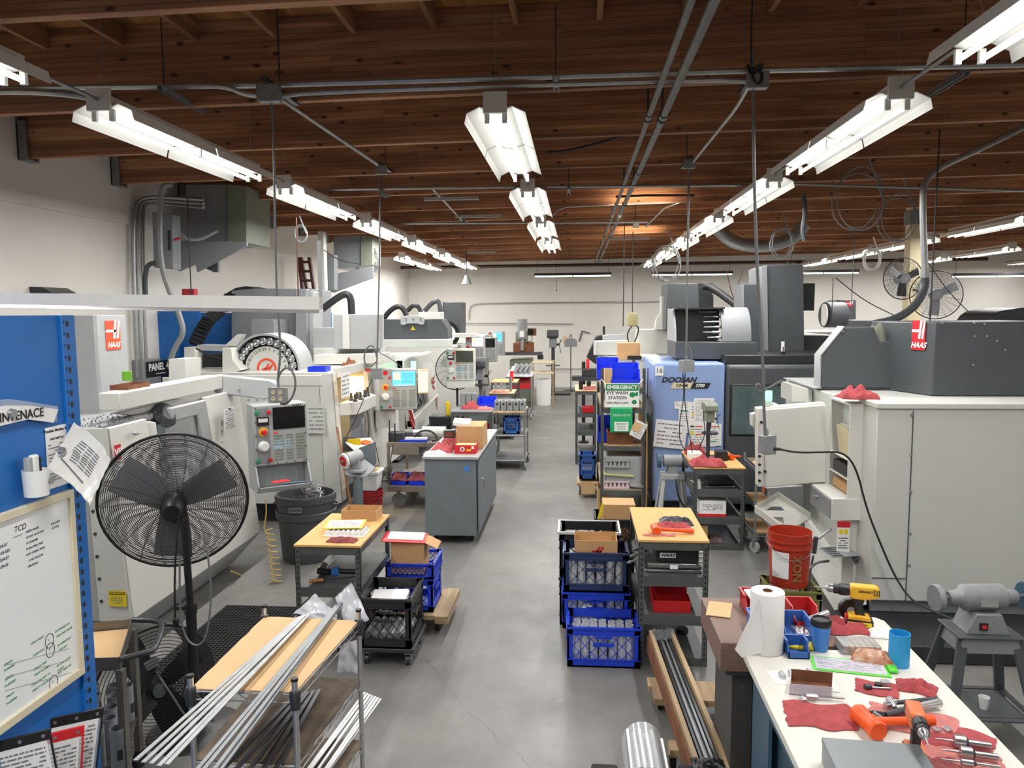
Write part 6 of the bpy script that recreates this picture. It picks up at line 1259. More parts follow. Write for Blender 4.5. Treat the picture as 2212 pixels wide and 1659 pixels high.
def drillpress(label,x,y,h,s,mh,mp,rz=0,z=0,base='machine_black',group=None):
    t=thing('drill_press',label,'drill press',(x,y,z),rz,group)
    MB().box(-.16*s,.16*s,-.14*s,.2*s,0,.03*s).build('base',M[base],t,bev=.006); MB().cyl((0,.08*s,.03*s),(0,.08*s,h*.86),.035*s,n=16).build('column',M[mp],t)
    MB().prism([(-.22*s,0),(.14*s,0),(.19*s,.03*s),(.19*s,.09*s),(.12*s,.15*s),(-.2*s,.15*s),(-.25*s,.11*s),(-.25*s,.03*s)],-.11*s,.11*s,'X').build('belt_cover',M[mh],t,loc=(0,0,h-.15*s),rz=0,bev=.012*s)
    MB().box(-.07*s,.07*s,-.17*s,.13*s,h-.34*s,h-.15*s).build('head',M['green_gray' if mh!='machine_dark' else 'machine_midgray'],t,bev=.015*s)
    MB().cyl((0,-.1*s,h-.34*s),(0,-.1*s,h-.46*s),.025*s,.015*s,14).build('chuck',M['dark_steel'],t)
    MB().cyl((0,.25*s,h-.32*s),(0,.25*s,h-.12*s),.07*s,n=18).build('motor',M['machine_dark'],t)
    hb=MB().cyl((.07*s,-.06*s,h-.28*s),(.13*s,-.06*s,h-.28*s),.02*s)
    for a in (.4,2.5,4.6): hb.cyl((.12*s,-.06*s,h-.28*s),(.16*s,-.06*s+.17*s*math.cos(a),h-.28*s+.17*s*math.sin(a)),.006*s,n=6)
    hb.build('feed_handle',M['black_plastic'],t)
    MB().cyl((0,-.08*s,h*.45),(0,-.08*s,h*.45+.02),.14*s,n=22).box(-.03*s,.03*s,-.08*s,.1*s,h*.43,h*.45).build('work_table',M['dark_steel'],t)
    return t
drillpress('bench drill press with a dark flat cover on a stand, beside the beige pendant',-1.93,15.2,1.0,1.3,'machine_dark','cast_gray',z=.6)
tag(MB().box(-2.15,-1.76,15.0,15.5,0,.6).build('tool_stand',M['cabinet_gray'],bev=.01),'grey box stand under the dark bench drill press','stand')
for i,(a,b,c_,d,h,l) in enumerate(((-1.72,-1.24,14.9,15.6,.92,'narrow table with bottles and red wipes, first of two behind the vise cart'),(-1.85,-1.3,16.4,17.2,1.0,'narrow table with pale top, second of two behind the vise cart'))):
    T=angle_table('work_table',l,'table',a,b,c_,d,h,[.5,.15],top='cardboard_light')
cylset('spray_bottle','clear bottle standing on the first narrow table behind the vise cart','bottle','bottles on the narrow table',[(-1.62,15.2),(-1.52,15.25),(-1.45,15.15)],.035,.16,.92,'clear')
tag(MB().cyl((-1.32,15.15,.92),(-1.32,15.15,1.2),.03,n=14).build('tall_canister',M['steel']),'tall shiny canister on the first narrow table behind the vise cart','canister')
rag('red_rag',(-1.5,15.0,.92),.35,.15,.05,M['rag_pale'],'pale red wipes on the first narrow table behind the vise cart',61)
tag(MB().cyl((-1.42,16.6,1.0),(-1.42,16.6,1.22),.04,n=14).build('red_can',M['label_red']),'red can on the second narrow table behind the vise cart','can')
# far carts
fc_=W(thing('utility_cart','tall cart stacked with pale wrapped parts, far along the aisle','cart',(-1.3,18,0)))
for z in (1.0,.72,.3): MB().box(-1.65,-1.05,17.7,18.4,z-.02,z).build('deck',M['dark_steel'],fc_,bev=.01)
for x in (-1.64,-1.06):
    for y in (17.72,18.38): MB().cyl((x,y,.1),(x,y,1.0),.015,n=8).build('post',M['steel'],fc_); castor(fc_,x,y,.07,'machine_gray',top=.14)
rag('wrapped_parts',(-1.35,18.0,1.0),.6,.5,.3,M['sleeve_white'] if 'sleeve_white' in M else MC['sleeve_white'],'pile of white wrapped extrusions on the far cart',63,cat='package')
for i in range(4): tag(MB().cb((-1.42+.11*i,17.85,1.2),(.06,.3,.2),(0,.5,.2)).build('extrusion',M['alu']),'pale extrusion standing slanted on the far cart','extrusion','extrusions on the far cart')
tbx=W(thing('tool_box','open red toolbox on the lower deck of the far cart','tool box',(-1.3,17.8,.3))); MB().obox(-1.5,-1.1,17.72,17.98,.72,.84,.005).build('box_body',M['bin_red'],tbx); MB().cb((-1.3,18.0,.9),(.4,.02,.2),(-.3,0,0)).build('lid',M['bin_red'],tbx)
ks=W(thing('kitchen_cart','cream two-level cart with a white bin below, before the far wall','cart',(-.9,20.5,0)))
for z in (1.18,.9): MB().box(-1.2,-.62,20.2,20.8,z-.04,z).build('deck',M['cream'],ks,bev=.01)
for x in (-1.18,-.64):
    for y in (20.22,20.78): MB().cb((x,y,.6),(.03,.03,1.2)).build('leg',M['timber'],ks)
tag(MB().cyl((-.9,20.6,0),(-.9,20.6,.7),.19,.21,n=24).build('white_bin',M['white_plastic']),'round white bin under the cream cart near the far wall','trash can')
# knee mill
ml=W(thing('milling_machine','old upright manual milling machine with grey head before the far wall','machine',(-1.55,21.2,0)))
MB().box(-1.85,-1.25,21.0,22.0,0,1.2).build('base_column',M['green_gray'],ml,bev=.03); MB().box(-2.1,-.95,20.85,21.15,1.32,1.4).build('table',M['dark_steel'],ml,bev=.005); MB().box(-1.75,-1.2,21.0,21.5,1.4,1.65).build('saddle',M['brown_box'],ml,bev=.01); MB().box(-1.7,-1.4,21.2,22,1.55,1.95).build('ram',M['green_gray'],ml,bev=.02)
MB().box(-1.62,-1.38,20.85,21.2,1.75,2.05).build('head',M['cast_gray'],ml,bev=.03); MB().cyl((-1.5,21.0,2.05),(-1.5,21.0,2.3),.14,n=20).build('motor',M['cast_gray'],ml); MB().cyl((-1.5,20.95,1.45),(-1.5,20.95,1.75),.05,n=14).build('quill',M['steel'],ml); MB().cyl((-1.0,21.0,1.2),(-1.0,21.0,1.32),.08,n=14).build('feed_motor',M['black_plastic'],ml)
MB().cb((-1.5,20.84,1.9),(.12,.01,.16)).build('head_plate',M['paper'],ml)
ro=W(thing('readout_box','dark brown digital readout box on an arm beside the old mill','instrument',(-1.0,21.2,1.8))); c=at(1149,717,'Y',21.2); MB().cb(c,(.24,.14,.2)).build('case',M['brown_box'],ro,bev=.01); MB().cb(c+Vector((-.03,-.075,0)),(.15,.01,.15)).build('screen',M['dark_glass'],ro); MB().tube([c+Vector((0,0,-.1)),c+Vector((0,0,-.25)),c+Vector((-.2,.1,-.3))],.012,6).build('arm',M['darkpipe'],ro)
drillpress('tall floor drill press with grey head against the far wall',-.73,23.2,1.95,1.55,'machine_dark','darkpipe',base='machine_black')
tag(MB().box(-1.1,-.2,22.9,23.6,0,.06).build('black_platform',M['machine_black'],bev=.01).__class__ and [o for o in COL.objects][-1],'low black platform frame on the floor under the far drill press','platform')
sf=W(thing('seat_stand','thin stand carrying a grey curved panel beside the far drill press','stand',(-.15,24.2,0))); c=at(1233,740,'Y',24.2); MB().prism([(-.2,-.13),(.2,-.13),(.2,.05),(.13,.12),(-.13,.12),(-.2,.05)],0,.05,'Y').build('panel',M['machine_midgray'],sf,loc=c,bev=.01); MB().tube([(c.x-.04,c.y,c.z+.12),(c.x,c.y,c.z+.3),(c.x+.04,c.y,c.z+.12)],.012,6,sm=1).build('hook_handle',M['darkpipe'],sf); MB().cyl((c.x,c.y,0),(c.x,c.y,c.z-.12),.015,n=8).build('stem',M['darkpipe'],sf); MB().cyl((c.x,c.y,0),(c.x,c.y,.03),.2,n=20).build('foot',M['darkpipe'],sf)
sq=tag(slab('steel_square',M['dark_steel'],None,[at(px,py,'Y',25.36) for px,py in ((1250,737),(1257,714),(1275,719),(1274,721),(1259,717),(1253,738))],(0,-1,0),.01),'steel carpenter square hanging on the far wall','square')
wn=tag(slab('wall_notice',mat('peach','d9b594',.7),None,[at(1217,727,'Y',25.38),at(1225,727,'Y',25.38),at(1225,741,'Y',25.38),at(1217,741,'Y',25.38)],(0,-1,0),.006),'small orange-headed notice on the far wall','notice')
cm=W(thing('security_camera','small white camera hanging from a cord before the far wall','camera',at(1202,627,'Y',24.6))); c=at(1202,627,'Y',24.6); MB().lathe([(0,-.06),(.05,-.03),(.055,.02),(.03,.05),(0,.05)],16).build('camera_body',M['white_plastic'],cm,loc=c); MB().cyl(c-Vector((0,.06,0)),c-Vector((0,.045,0)),.025,n=12).build('lens',M['ink'],cm); MB().cyl(c,c+Vector((0,0,1.0)),.006,n=6).build('cord',M['darkpipe'],cm)
hn=W(thing('horn_speaker','grey bell-shaped horn speaker hanging from the left light row far back','speaker',at(1008,605,'Y',19))); c=at(1008,605,'Y',19); MB().lathe([(.03,.12),(.05,.05),(.12,-.1),(.13,-.1),(.06,.06),(.04,.12)],18,cap=False).build('horn',M['machine_midgray'],hn,loc=c); MB().cyl(c+Vector((0,0,.1)),c+Vector((0,0,.75)),.012,n=8).build('stem',M['darkpipe'],hn)
# ================================================================ tall bin rack with the eye wash sign
RK=angle_table('storage_rack','tall angle-iron rack of bins and cartons carrying the emergency eye wash sign','rack',.28,.81,9.2,10.9,1.8,[.36,.9,1.36,1.6],top=None,post_h=1.82,shelf_m='timber')
sg=W(thing('eye_wash_sign','green and white EMERGENCY EYE WASH STATION sign hung on the bin rack','sign',(.55,9.15,1.5)))
c=at(1344,854,'Y',9.15); p=panel('sign_plate',M['label_white'],sg,c,.40,.285,'-Y',.004,bev=.001); panel('green_header',M['label_green'],p,(0,-.004,.095),.385,.08,'-Y',.001)
text('EMERGENCY',.062,M['label_white'],p,(0,-.0055,.094),'-Y',bold=.035); text('EYE WASH',.052,M['ink'],p,(-.055,-.0045,.027),'-Y',bold=.02); text('STATION',.052,M['ink'],p,(-.055,-.0045,-.03),'-Y',bold=.02); text('KEEP AREA CLEAR',.032,M['ink'],p,(-.055,-.0045,-.09),'-Y',bold=.02)
MB().prism([(.085,.0),(.09,.03),(.12,.04),(.15,.03),(.185,.045),(.185,-.005),(.15,-.005),(.13,-.025),(.1,-.02)],-.006,-.004,'Y').build('face_symbol',M['label_green'],p,sm=False); MB().prism([(.11,-.08),(.125,-.055),(.16,-.055),(.175,-.08),(.16,-.105),(.125,-.105)],-.006,-.004,'Y').build('bowl_symbol',M['label_green'],p,sm=False)
f=MB().obox(-.2,.2,0,.001,0,0,0)
MB().tube([c+Vector((-.19,0,.13)),c+Vector((-.25,.04,.19))],.005,6).tube([c+Vector((.19,0,.13)),c+Vector((.25,.04,.19))],.005,6).build('hanging_ties',M['label_white'],sg)
gb=W(thing('eye_wash_box','green plastic eye wash station box hanging below its sign','box',(.55,9.15,1.2))); c=at(1342,907,'Y',9.15); MB().cb(c,(.26,.06,.3)).build('box_body',M['green_plastic'],gb,bev=.015); p=panel('box_label',M['label_white'],gb,c+Vector((.0,-.03,-.075)),.165,.11,'-Y',.003)
for i,l in enumerate(('EMERGENCY','EYE WASH','STATION')): text(l,.022,M['label_green'],p,(0,-.004,.03-.03*i),'-Y',bold=.02)
lines(M['label_white'],gb,c+Vector((0,-.0305,.06)),.2,.03,2,'-Y',3)
paper_on('hanging_tag','white and tan card hanging crooked beside the green eye wash box',at(1379,928,'Y',9.12),.15,.2,'-Y',n=6,seed=2,spin=-.45); panel('tan_patch',M['cardboard_light'],[o for o in COL.objects if o.name=='hanging_tag'][0],(-.02,-.004,.03),.1,.11,'-Y',.002,spin=-.45)
tag(slab('green_sleeve',mat('pale_green','9fb8a0',.4),None,[at(1391,890,'Y',9.3),at(1401,893,'Y',9.8),at(1401,948,'Y',9.8),at(1393,935,'Y',9.3)],(0,1,0),.004),'pale green sleeve hanging at the right post of the bin rack','folder')
bin_('large blue stack bin at the front right of the bin rack top',.58,9.4,1.6,.34,.3,.19,'bin_blue',rz=0); bin_('blue stack bin behind the front one on the bin rack top',.6,9.85,1.6,.34,.3,.24,'bin_blue'); bin_('blue stack bin at the left rear of the bin rack top',.40,10.3,1.6,.28,.3,.28,'bin_blue')
openbox('cardboard_box','small open carton between the blue bins on the rack top',.33,.42,9.3,9.55,1.6,.2,'cardboard_light')
bin_('blue stack bin tipped at the left of the second rack level',.38,9.5,.9,.25,.3,.3,'bin_blue'); tag(MB().cyl((.44,9.35,.9),(.44,9.35,1.05),.07,n=20).build('red_tin',M['label_red']),'red tin standing on the second level of the bin rack','can')
openbox('cardboard_box','long taped carton on the second level of the bin rack',.36,.68,9.25,9.6,.9,.15,'brown_box',closed=True)
openbox('cardboard_box','flat carton under the taped one on the bin rack',.35,.69,9.22,9.24,.88,.02,'cardboard',closed=True)
tag(MB().cb((.56,9.5,.56),(.46,.5,.38)).build('grey_parts_case',M['machine_gray'],bev=.02),'big grey plastic case on the lower level of the bin rack','case')
for i,(z,l) in enumerate(((.36,'pinkish egg carton of parts at the front of the lower rack level'),(.62,'grey egg carton on the case in the lower rack level'))):
    t=W(thing('egg_carton',l,'tray',(.5,9.25,z))); mb=MB().box(.33,.63,9.21,9.26,z,z+.02).box(.33,.63,9.21,9.33,z+.075,z+.085); 
    for k in range(6): mb.lathe([(.02,0),(.012,.05),(0,.055)],10,(.355+.05*k,9.23,z+.02),cap=False)
    mb.build('carton_body',mat('carton_pink','d9c2c4',.7) if i==0 else M['machine_gray'],t)
tag(MB().cb((.72,9.24,.4),(.16,.1,.04),(0,.1,0)).build('wrapped_bag',M['film'],bev=.01),'clear bag beside the pink egg carton on the bin rack','bag')
tag(MB().cb((.5,9.28,.53),(.36,.14,.012),(.1,.06,0)).build('green_folder',mat('lime_pale','c4cf8a',.5)),'pale lime folder between the egg cartons on the bin rack','folder')
openbox('cardboard_box','carton on the floor under the bin rack at the left',.25,.4,9.3,9.7,0,.34,'cardboard')
tag(MB().box(.83,.85,9.3,10.5,0,1.15).build('cardboard_sheet',M['cardboard']),'tall cardboard sheet standing between the bin rack and the blue machine','cardboard')
# ================================================================ crates right of the aisle
G='crates right of the aisle'
crate('upper black milk crate with a carton, behind the tan-topped table',.15,.48,6.5,6.85,.38,.34,'crate_black',G); crate('lower black milk crate behind the tan-topped table',.15,.48,6.5,6.85,0,.37,'crate_black',G)
openbox('cardboard_box','wide carton rising out of the upper black milk crate',.22,.50,6.55,6.8,.42,.42,'cardboard',closed=True)
tag(slab('yellow_edged_card',M['label_yellow'],None,[at(1290,1120,'Y',6.52),at(1300,1085,'Y',6.52),at(1305,1090,'Y',6.52),at(1298,1120,'Y',6.52)],(0,1,0),.004),'thin yellow-edged card standing in the upper black milk crate','card')
crate('black crate with a pale rim, at the back left of the crate stack',-.14,.33,5.97,6.3,.40,.36,'crate_black',G); crate('lowest black crate at the back left of the crate stack',-.14,.33,5.97,6.3,0,.39,'crate_black',G)
tag(MB().obox(-.155,.345,5.955,6.315,.745,.765,.016,False).build('crate_rim_strip',M['machine_pale'],sm=False),'pale rim strip around the black crate at the back of the stack','rim')
crate('navy blue crate of shiny cylinders under a carton',-.10,.38,5.62,5.94,.405,.30,'crate_navy',G); crate('bright blue crate under the navy one, with a white sheet',-.11,.39,5.62,5.94,.12,.28,'crate_blue',G)
tag(MB().box(-.1,.38,5.64,5.92,.09,.12).build('deck',M['timber']).__class__ and COL.objects[-1],'flat wooden dolly deck under the blue crates','dolly'); dk=COL.objects[-1]; castor(dk,0,5.7,.035,top=.09); castor(dk,.3,5.7,.035,top=.09); castor(dk,0,5.86,.035,top=.09); castor(dk,.3,5.86,.035,top=.09)
crate('nearest bright blue crate of shiny cylinders standing on the floor',-.07,.44,5.24,5.59,0,.29,'crate_blue',G)
def fill(x0,x1,y0,y1,z,h,g,lab,r=.029,seed=1):
    sp_=[]; nx=int((x1-x0)/(2*r+.004)); ny=int((y1-y0)/(2*r+.004))
    for j in range(ny):
        for i in range(nx): sp_.append((x0+(i+.5)*(x1-x0)/nx,y0+(j+.5)*(y1-y0)/ny))
    cylset('aluminium_tube',lab,'tube',g,sp_,r,h,z,'tube_bright',tilt=.04,seed=seed)
fill(-.04,.41,5.27,5.56,.014,.21,'tubes in the nearest crate','short shiny aluminium tube packed in the nearest blue crate')
fill(-.07,.35,5.65,5.78,.42,.23,'tubes in the navy crate','short shiny aluminium tube packed in the navy crate'); fill(-.07,.35,5.65,5.78,.135,.23,'tubes in the lower blue crate','short shiny aluminium tube packed in the blue crate below the navy one')
bx=openbox('cardboard_box','open carton with a red printed emblem on the navy crate',-.02,.30,5.65,5.9,.66,.13,'cardboard'); mb=MB()
for a,b,c_,d in ((-.03,.0,.04,.0),(.0,-.02,.03,.035),(.025,-.02,.055,.035)): mb.bar((a,-.126,.05+b),(c_,-.126,.05+d),.014,.003,up=(0,1,0))
mb.build('printed_emblem',M['logo_red'],bx,sm=False)
tag(slab('white_sheet',M['machine_pale'],None,[at(1240,1338,'Y',5.6),at(1263,1301,'Y',5.64),at(1312,1328,'Y',5.64),at(1300,1340,'Y',5.6)],(0,1,0),.003),'white sheet sticking up out of the blue crate under the navy one','sheet')
# ================================================================ tan topped table
T3=angle_table('work_table','angle-iron table with tan top, orange hammer and red trays, right of the aisle','table',.43,.91,5.3,6.2,.91,[.65,.37,.06])
def hammer(label,p,rz,L=.3,m='orange',s=1.0):
    t=thing('dead_blow_hammer',label,'hammer',p,rz); MB().lathe([(0,-.06*s),(.028*s,-.06*s),(.032*s,-.05*s),(.028*s,-.03*s),(.028*s,.03*s),(.032*s,.05*s),(.028*s,.06*s),(0,.06*s)],24).build('hammer_head',M[m],t,loc=(0,0,.032*s),rot=(PI/2,0,0)); MB().tube([(.02,0,.032*s),(.12*s,0,.026*s),(L,0,.02*s)],[.014*s,.013*s,.017*s],14,sm=1).build('handle',M[m],t); return t
hammer('orange dead-blow hammer lying on the tan-topped table right of the aisle',(.56,5.46,.91),.02,.27,s=1.0)
rag('red_rag',(.70,5.62,.91),.26,.14,.05,M['rag_red'],'red rag behind the orange hammer on the tan-topped table',71); rag('black_rag',(.74,5.74,.91),.24,.16,.06,M['black_plastic'],'black rag at the back of the tan-topped table',72)
rag('red_rag',(.58,5.41,.91),.22,.05,.012,M['rag_pale'],'thin strip of red rag under the orange hammer',73)
vs_=W(thing('machine_vise','steel machine vise with a white maker plate on the upper shelf of the tan-topped table','vise',(.66,5.5,.65)))
MB().box(.48,.88,5.38,5.75,.65,.67).box(.5,.86,5.36,5.4,.69,.72).build('vise_base',M['steel'],vs_,bev=.004); MB().box(.56,.86,5.4,5.7,.72,.83).build('vise_body',M['machine_black'],vs_,bev=.008); MB().box(.48,.88,5.4,5.72,.67,.69).build('grey_base',M['machine_dark'],vs_)
p=panel('maker_plate',M['label_white'],vs_,(.64,5.385,.775),.11,.035,'-Y',.004); text('HAAS',.03,M['ink'],p,(0,-.005,0),'-Y',shear=.35,bold=.03,wide=1.2); p=panel('small_label',M['label_white'],vs_,(.68,5.355,.70),.055,.03,'-Y',.003)
for i in range(5): tag(MB().cyl((.36+.02*i,5.42+.05*i,.70+.03*(i%3)),(.52,5.5+.05*i,.74+.02*(i%3)),.009,n=10).build('steel_rod',M['steel']),'thin steel rod sticking out at the left of the tan-topped table','rod','rods beside the vise')
for i in range(3): tag(MB().cyl((.84,5.45+.03*i,.71+.025*i),(.93,5.45+.03*i,.71+.025*i),.008,n=10).build('steel_rod',M['steel']),'thin steel rod poking out at the right of the tan-topped table','rod','rods right of the vise')
for (y,z,l) in ((5.42,.37,'front red parts tray on the middle shelf of the tan-topped table'),(5.62,.37,'rear red parts tray on the middle shelf of the tan-topped table')):
    t=thing('parts_tray',l,'tray',(.67,y,z),0,'red trays'); MB().obox(-.13,.13,-.07,.08,0,.085 if y<5.5 else .12,.004).build('tray_body',M['bin_red'],t,sm=False)
tag(MB().cyl((.8,5.75,.06),(.8,5.75,.09),.045,n=20).build('black_disc',M['black_plastic']),'black disc on the bottom shelf of the tan-topped table','disc')
# ================================================================ timber channel with steel bars
dl=W(thing('dolly','wooden furniture dolly under the long timber channel','dolly',(.66,4.5,0)))
MB().box(.47,.98,4.55,4.8,.10,.14).build('cross_board',M['timber'],dl); MB().box(.5,.95,4.0,4.1,.1,.14).build('cross_board',M['timber'],dl); MB().box(.45,.62,4.72,4.84,.10,.135).build('end_board',M['timber'],dl)
for x in (.52,.9):
    for y in (4.05,4.7): castor(dl,x,y,.036,top=.1)
tc_=W(thing('timber_channel','long worn timber channel holding dark steel bars, right foreground','timber',(.62,4.2,.14)))
A=Vector((.585,5.25,.14)); B=Vector((.70,2.95,.14)); D=(B-A).normalized(); S=Vector((D.y,-D.x,0))*-1
def lng(o0,o1,z0,z1,a=A,b=B): return MB().loft([a+S*o0+Vector((0,0,z0)),a+S*o1+Vector((0,0,z0)),a+S*o1+Vector((0,0,z1)),a+S*o0+Vector((0,0,z1))],[b+S*o0+Vector((0,0,z0)),b+S*o1+Vector((0,0,z0)),b+S*o1+Vector((0,0,z1)),b+S*o0+Vector((0,0,z1))])
lng(-.085,-.06,0,.14).build('side_plank',M['timber'],tc_); lng(.06,.085,0,.14).build('side_plank',M['timber'],tc_); lng(-.06,.06,0,.02).build('bottom_plank',M['timber'],tc_); lng(-.1,-.087,-.01,.1).build('cardboard_skin',M['brown_box'],tc_)
for k in range(6):
    o=-.048+.018*k; tag(lng(o-.007,o+.007,.022,.09+.012*(k%3),A+D*.04,B).build('steel_bar',M['dark_steel' if k%2 else 'zinc']),'long steel bar lying in the timber channel','bar','bars in the timber channel')
rag('plastic_wrap',(.56,5.2,.26),.1,.14,.05,M['clear'],'clear plastic scrap over the far left bar end of the timber channel',81,cat='wrap'); rag('plastic_wrap',(.64,5.21,.26),.08,.12,.06,M['clear'],'clear plastic scrap over the far right bar end of the timber channel',82,cat='wrap')
rag('black_glove',at(1530,1655,'Z',.27),.16,.1,.04,M['black_plastic'],'black glove lying on the near end of the timber channel',83,cat='glove')
# bundle of bars on padded dolly
pd=W(thing('padded_dolly','wooden dolly with black foam pads at the bottom edge of the picture','dolly',(.3,3.5,0)))
MB().box(.07,.62,3.45,3.6,.12,.17).build('cross_board',M['timber'],pd); MB().box(.07,.2,3.0,3.66,.17,.26).build('foam_pad',M['rubber'],pd,bev=.012); MB().box(.50,.62,3.0,3.68,.17,.26).build('foam_pad',M['rubber'],pd,bev=.012)
for x in (.13,.56):
    for y in (3.1,3.55): castor(pd,x,y,.045,top=.12)
k=0
for j in range(3):
    for i in range(6 if j<2 else 5):
        x=.265+.031*i+(.015 if j%2 else 0); z=.285+.028*j-(.0); tag(MB().cyl((x,2.7,z-.02),(x-.005,3.82-.03*(i%2),z),.0148,n=14).build('round_bar',M['alu']),'bright round bar in the plastic-wrapped bundle','bar','bars in the wrapped bundle')
tag(MB().sheet(14,10,lambda u,v:(.335+.105*math.cos(PI*u),2.8+1.04*v,.27+.115*math.sin(PI*u)+.006*noise.noise(Vector((u*8,v*9,2)))),.001).build('plastic_wrap',M['film']),'clear stretch wrap around the bundle of round bars','wrap')
tag(MB().tube([(.25,3.45,.27),(.27,3.45,.365),(.34,3.44,.385),(.41,3.45,.36),(.435,3.45,.27)],.004,6,sm=1).build('black_strap',M['black_plastic']),'thin black strap around the wrapped bundle of round bars','strap')
# ================================================================ grinder on splayed stand
gs=W(thing('bench_grinder_stand','pale grey bench grinder on a splayed four-leg stand before the blue machine','grinder',(1.08,8.7,0)))
for sx in (-1,1):
    for sy in (-1,1): MB().bar((1.08+sx*.1,8.75+sy*.08,.62),(1.07+sx*.17,8.75+sy*.2,0),.05,.03).build('leg',M['machine_gray'],gs)
MB().box(.95,1.21,8.64,8.86,.6,.66).build('stand_top',M['machine_gray'],gs,bev=.006); MB().prism([(-.07,0),(.07,0),(.045,.08),(-.045,.08)],-.05,.05,'Y').build('grinder_foot',M['cast_gray'],gs,loc=(1.08,8.75,.66))
MB().cyl((.98,8.75,.8),(1.18,8.75,.8),.07,n=22).build('motor',M['cast_gray'],gs)
for x in (.93,1.23): MB().cyl((x-.02,8.75,.8),(x+.02,8.75,.8),.082,n=26).build('wheel',M['teal_blue' if x<1 else 'cast_gray'],gs)
MB().cyl((.95,8.75,.8),(.98,8.75,.8),.03,n=12).cyl((1.18,8.75,.8),(1.21,8.75,.8),.03,n=12).build('shaft_hub',M['steel'],gs)
tag(MB().tube([(1.1,8.6,.62),(1.12,8.5,.4),(1.3,8.45,.2),(1.36,8.45,.38),(1.25,8.5,.5)],.012,8,sm=2).build('power_cable',M['black_cable']),'black cord hanging under the bench grinder stand','cord')
rag('clear_rag',(1.31,8.4,.60),.16,.14,.07,M['machine_pale'],'pale crumpled cloth on the corner behind the grinder stand',85,cat='cloth')
# ================================================================ tool table with drill press
T4=angle_table('work_table','angle-iron table with bench drill press and red rag before the black machine','table',1.21,1.73,8.0,8.95,.88,[.64,.35,.05])
drillpress('green-grey bench drill press on the table in front of the black machine',1.44,8.5,.62,.62,'green_gray','dark_steel',z=.88,base='machine_black')
rag('red_rag',(1.36,8.12,.885),.36,.26,.1,M['rag_red'],'large red rag hanging over the front of the drill press table',91); rag('red_rag',(1.33,8.75,.885),.22,.2,.16,M['rag_red'],'red rag behind the drill press column',92)
openbox('white_box','small white box at the left of the drill press',1.22,1.36,8.4,8.6,.88,.07,'paper',closed=True); openbox('black_box','black box to the right of the drill press column',1.5,1.62,8.35,8.5,.88,.1,'black_plastic',closed=True)
hammer('orange mallet standing on the drill press table',(1.66,8.45,.88),.3,.12)
tag(MB().lathe([(0,0),(.02,0),(.02,.07),(.012,.08),(.012,.1),(0,.1)],16).build('white_bottle',M['white_plastic'],loc=(1.27,8.06,.64)),'small white bottle on the upper shelf of the drill press table','bottle')
wr=thing('wrench','long chrome wrench on the upper shelf of the drill press table','wrench',(1.5,8.1,.64)); MB().bar((-.13,0,.012),(.13,.02,.012),.016,.008).build('shank',M['steel'],wr); MB().cyl((-.14,0,.006),(-.14,0,.02),.02,n=14).cyl((.14,.02,.006),(.14,.02,.02),.016,n=14).build('jaws',M['steel'],wr)
tag(MB().cb((1.5,8.35,.67),(.3,.3,.05),(0,0,.2)).build('dark_case',M['machine_black'],bev=.01),'flat dark case behind the wrench on the drill press table shelf','case')
b=openbox('first_aid_box','white box with red base on the middle shelf of the drill press table',1.27,1.55,8.03,8.2,.35,.17,'label_white',closed=True); MB().box(-.141,.141,-.087,.087,0,.03).build('red_base',M['label_red'],b); lines(M['print'],b,(0,-.086,.1),.2,.07,4,'-Y',3)
rag('plastic_bag',(1.45,8.25,.05),.4,.35,.2,M['clear'],'crumpled clear plastic bag of red parts on the lowest shelf of the drill press table',94,cat='bag'); rag('red_rag',(1.42,8.2,.05),.25,.2,.08,M['rag_dark'],'dark red cloth inside the clear bag on the lowest shelf',95); openbox('cardboard_box','small carton at the left of the lowest shelf of the drill press table',1.25,1.37,8.05,8.2,.05,.2,'cardboard',closed=True)
# wire trolley behind
wc=W(thing('wire_trolley','small chrome wire trolley with grey casters beside the drill press table','cart',(1.98,8.2,0)))
for x in (1.83,2.03):
    for y in (7.95,8.5): MB().cyl((x,y,.12),(x,y,.95),.0125,n=12).build('post',M['zinc'],wc); castor(wc,x,y,.06,'machine_gray',rz=.6,top=.14)
for z in (.88,.5,.2):
    g=MB().obox(1.82,2.04,7.94,8.51,z-.03,z-.022,.008,False).obox(1.82,2.04,7.94,8.51,z-.004,z,.008,False)
    for k in range(6): g.tube([(1.84+.033*k,7.95,z),(1.84+.033*k,8.5,z)],.002,4)
    g.build('wire_shelf',M['zinc'],wc,sm=False)
for z,l in ((.5,'tan board on the middle shelf of the wire trolley'),(.2,'tan board on the lowest shelf of the wire trolley'),(.885,'worn dark board with scraps on top of the wire trolley')): tag(MB().box(1.84,2.02,7.97,8.48,z,z+.012).build('shelf_board',M['cardboard' if z<.8 else 'plywood_worn']),l,'board')
rag('tan_bag',(1.93,8.1,.9),.18,.2,.08,M['cardboard_light'],'crumpled tan bag on top of the wire trolley',97,cat='bag'); tag(MB().tube([(1.9,7.93,.93),(1.89,7.91,.8),(1.9,7.91,.65)],.008,6).build('orange_cable',M['orange']),'short orange cord hanging over the wire trolley','cord')
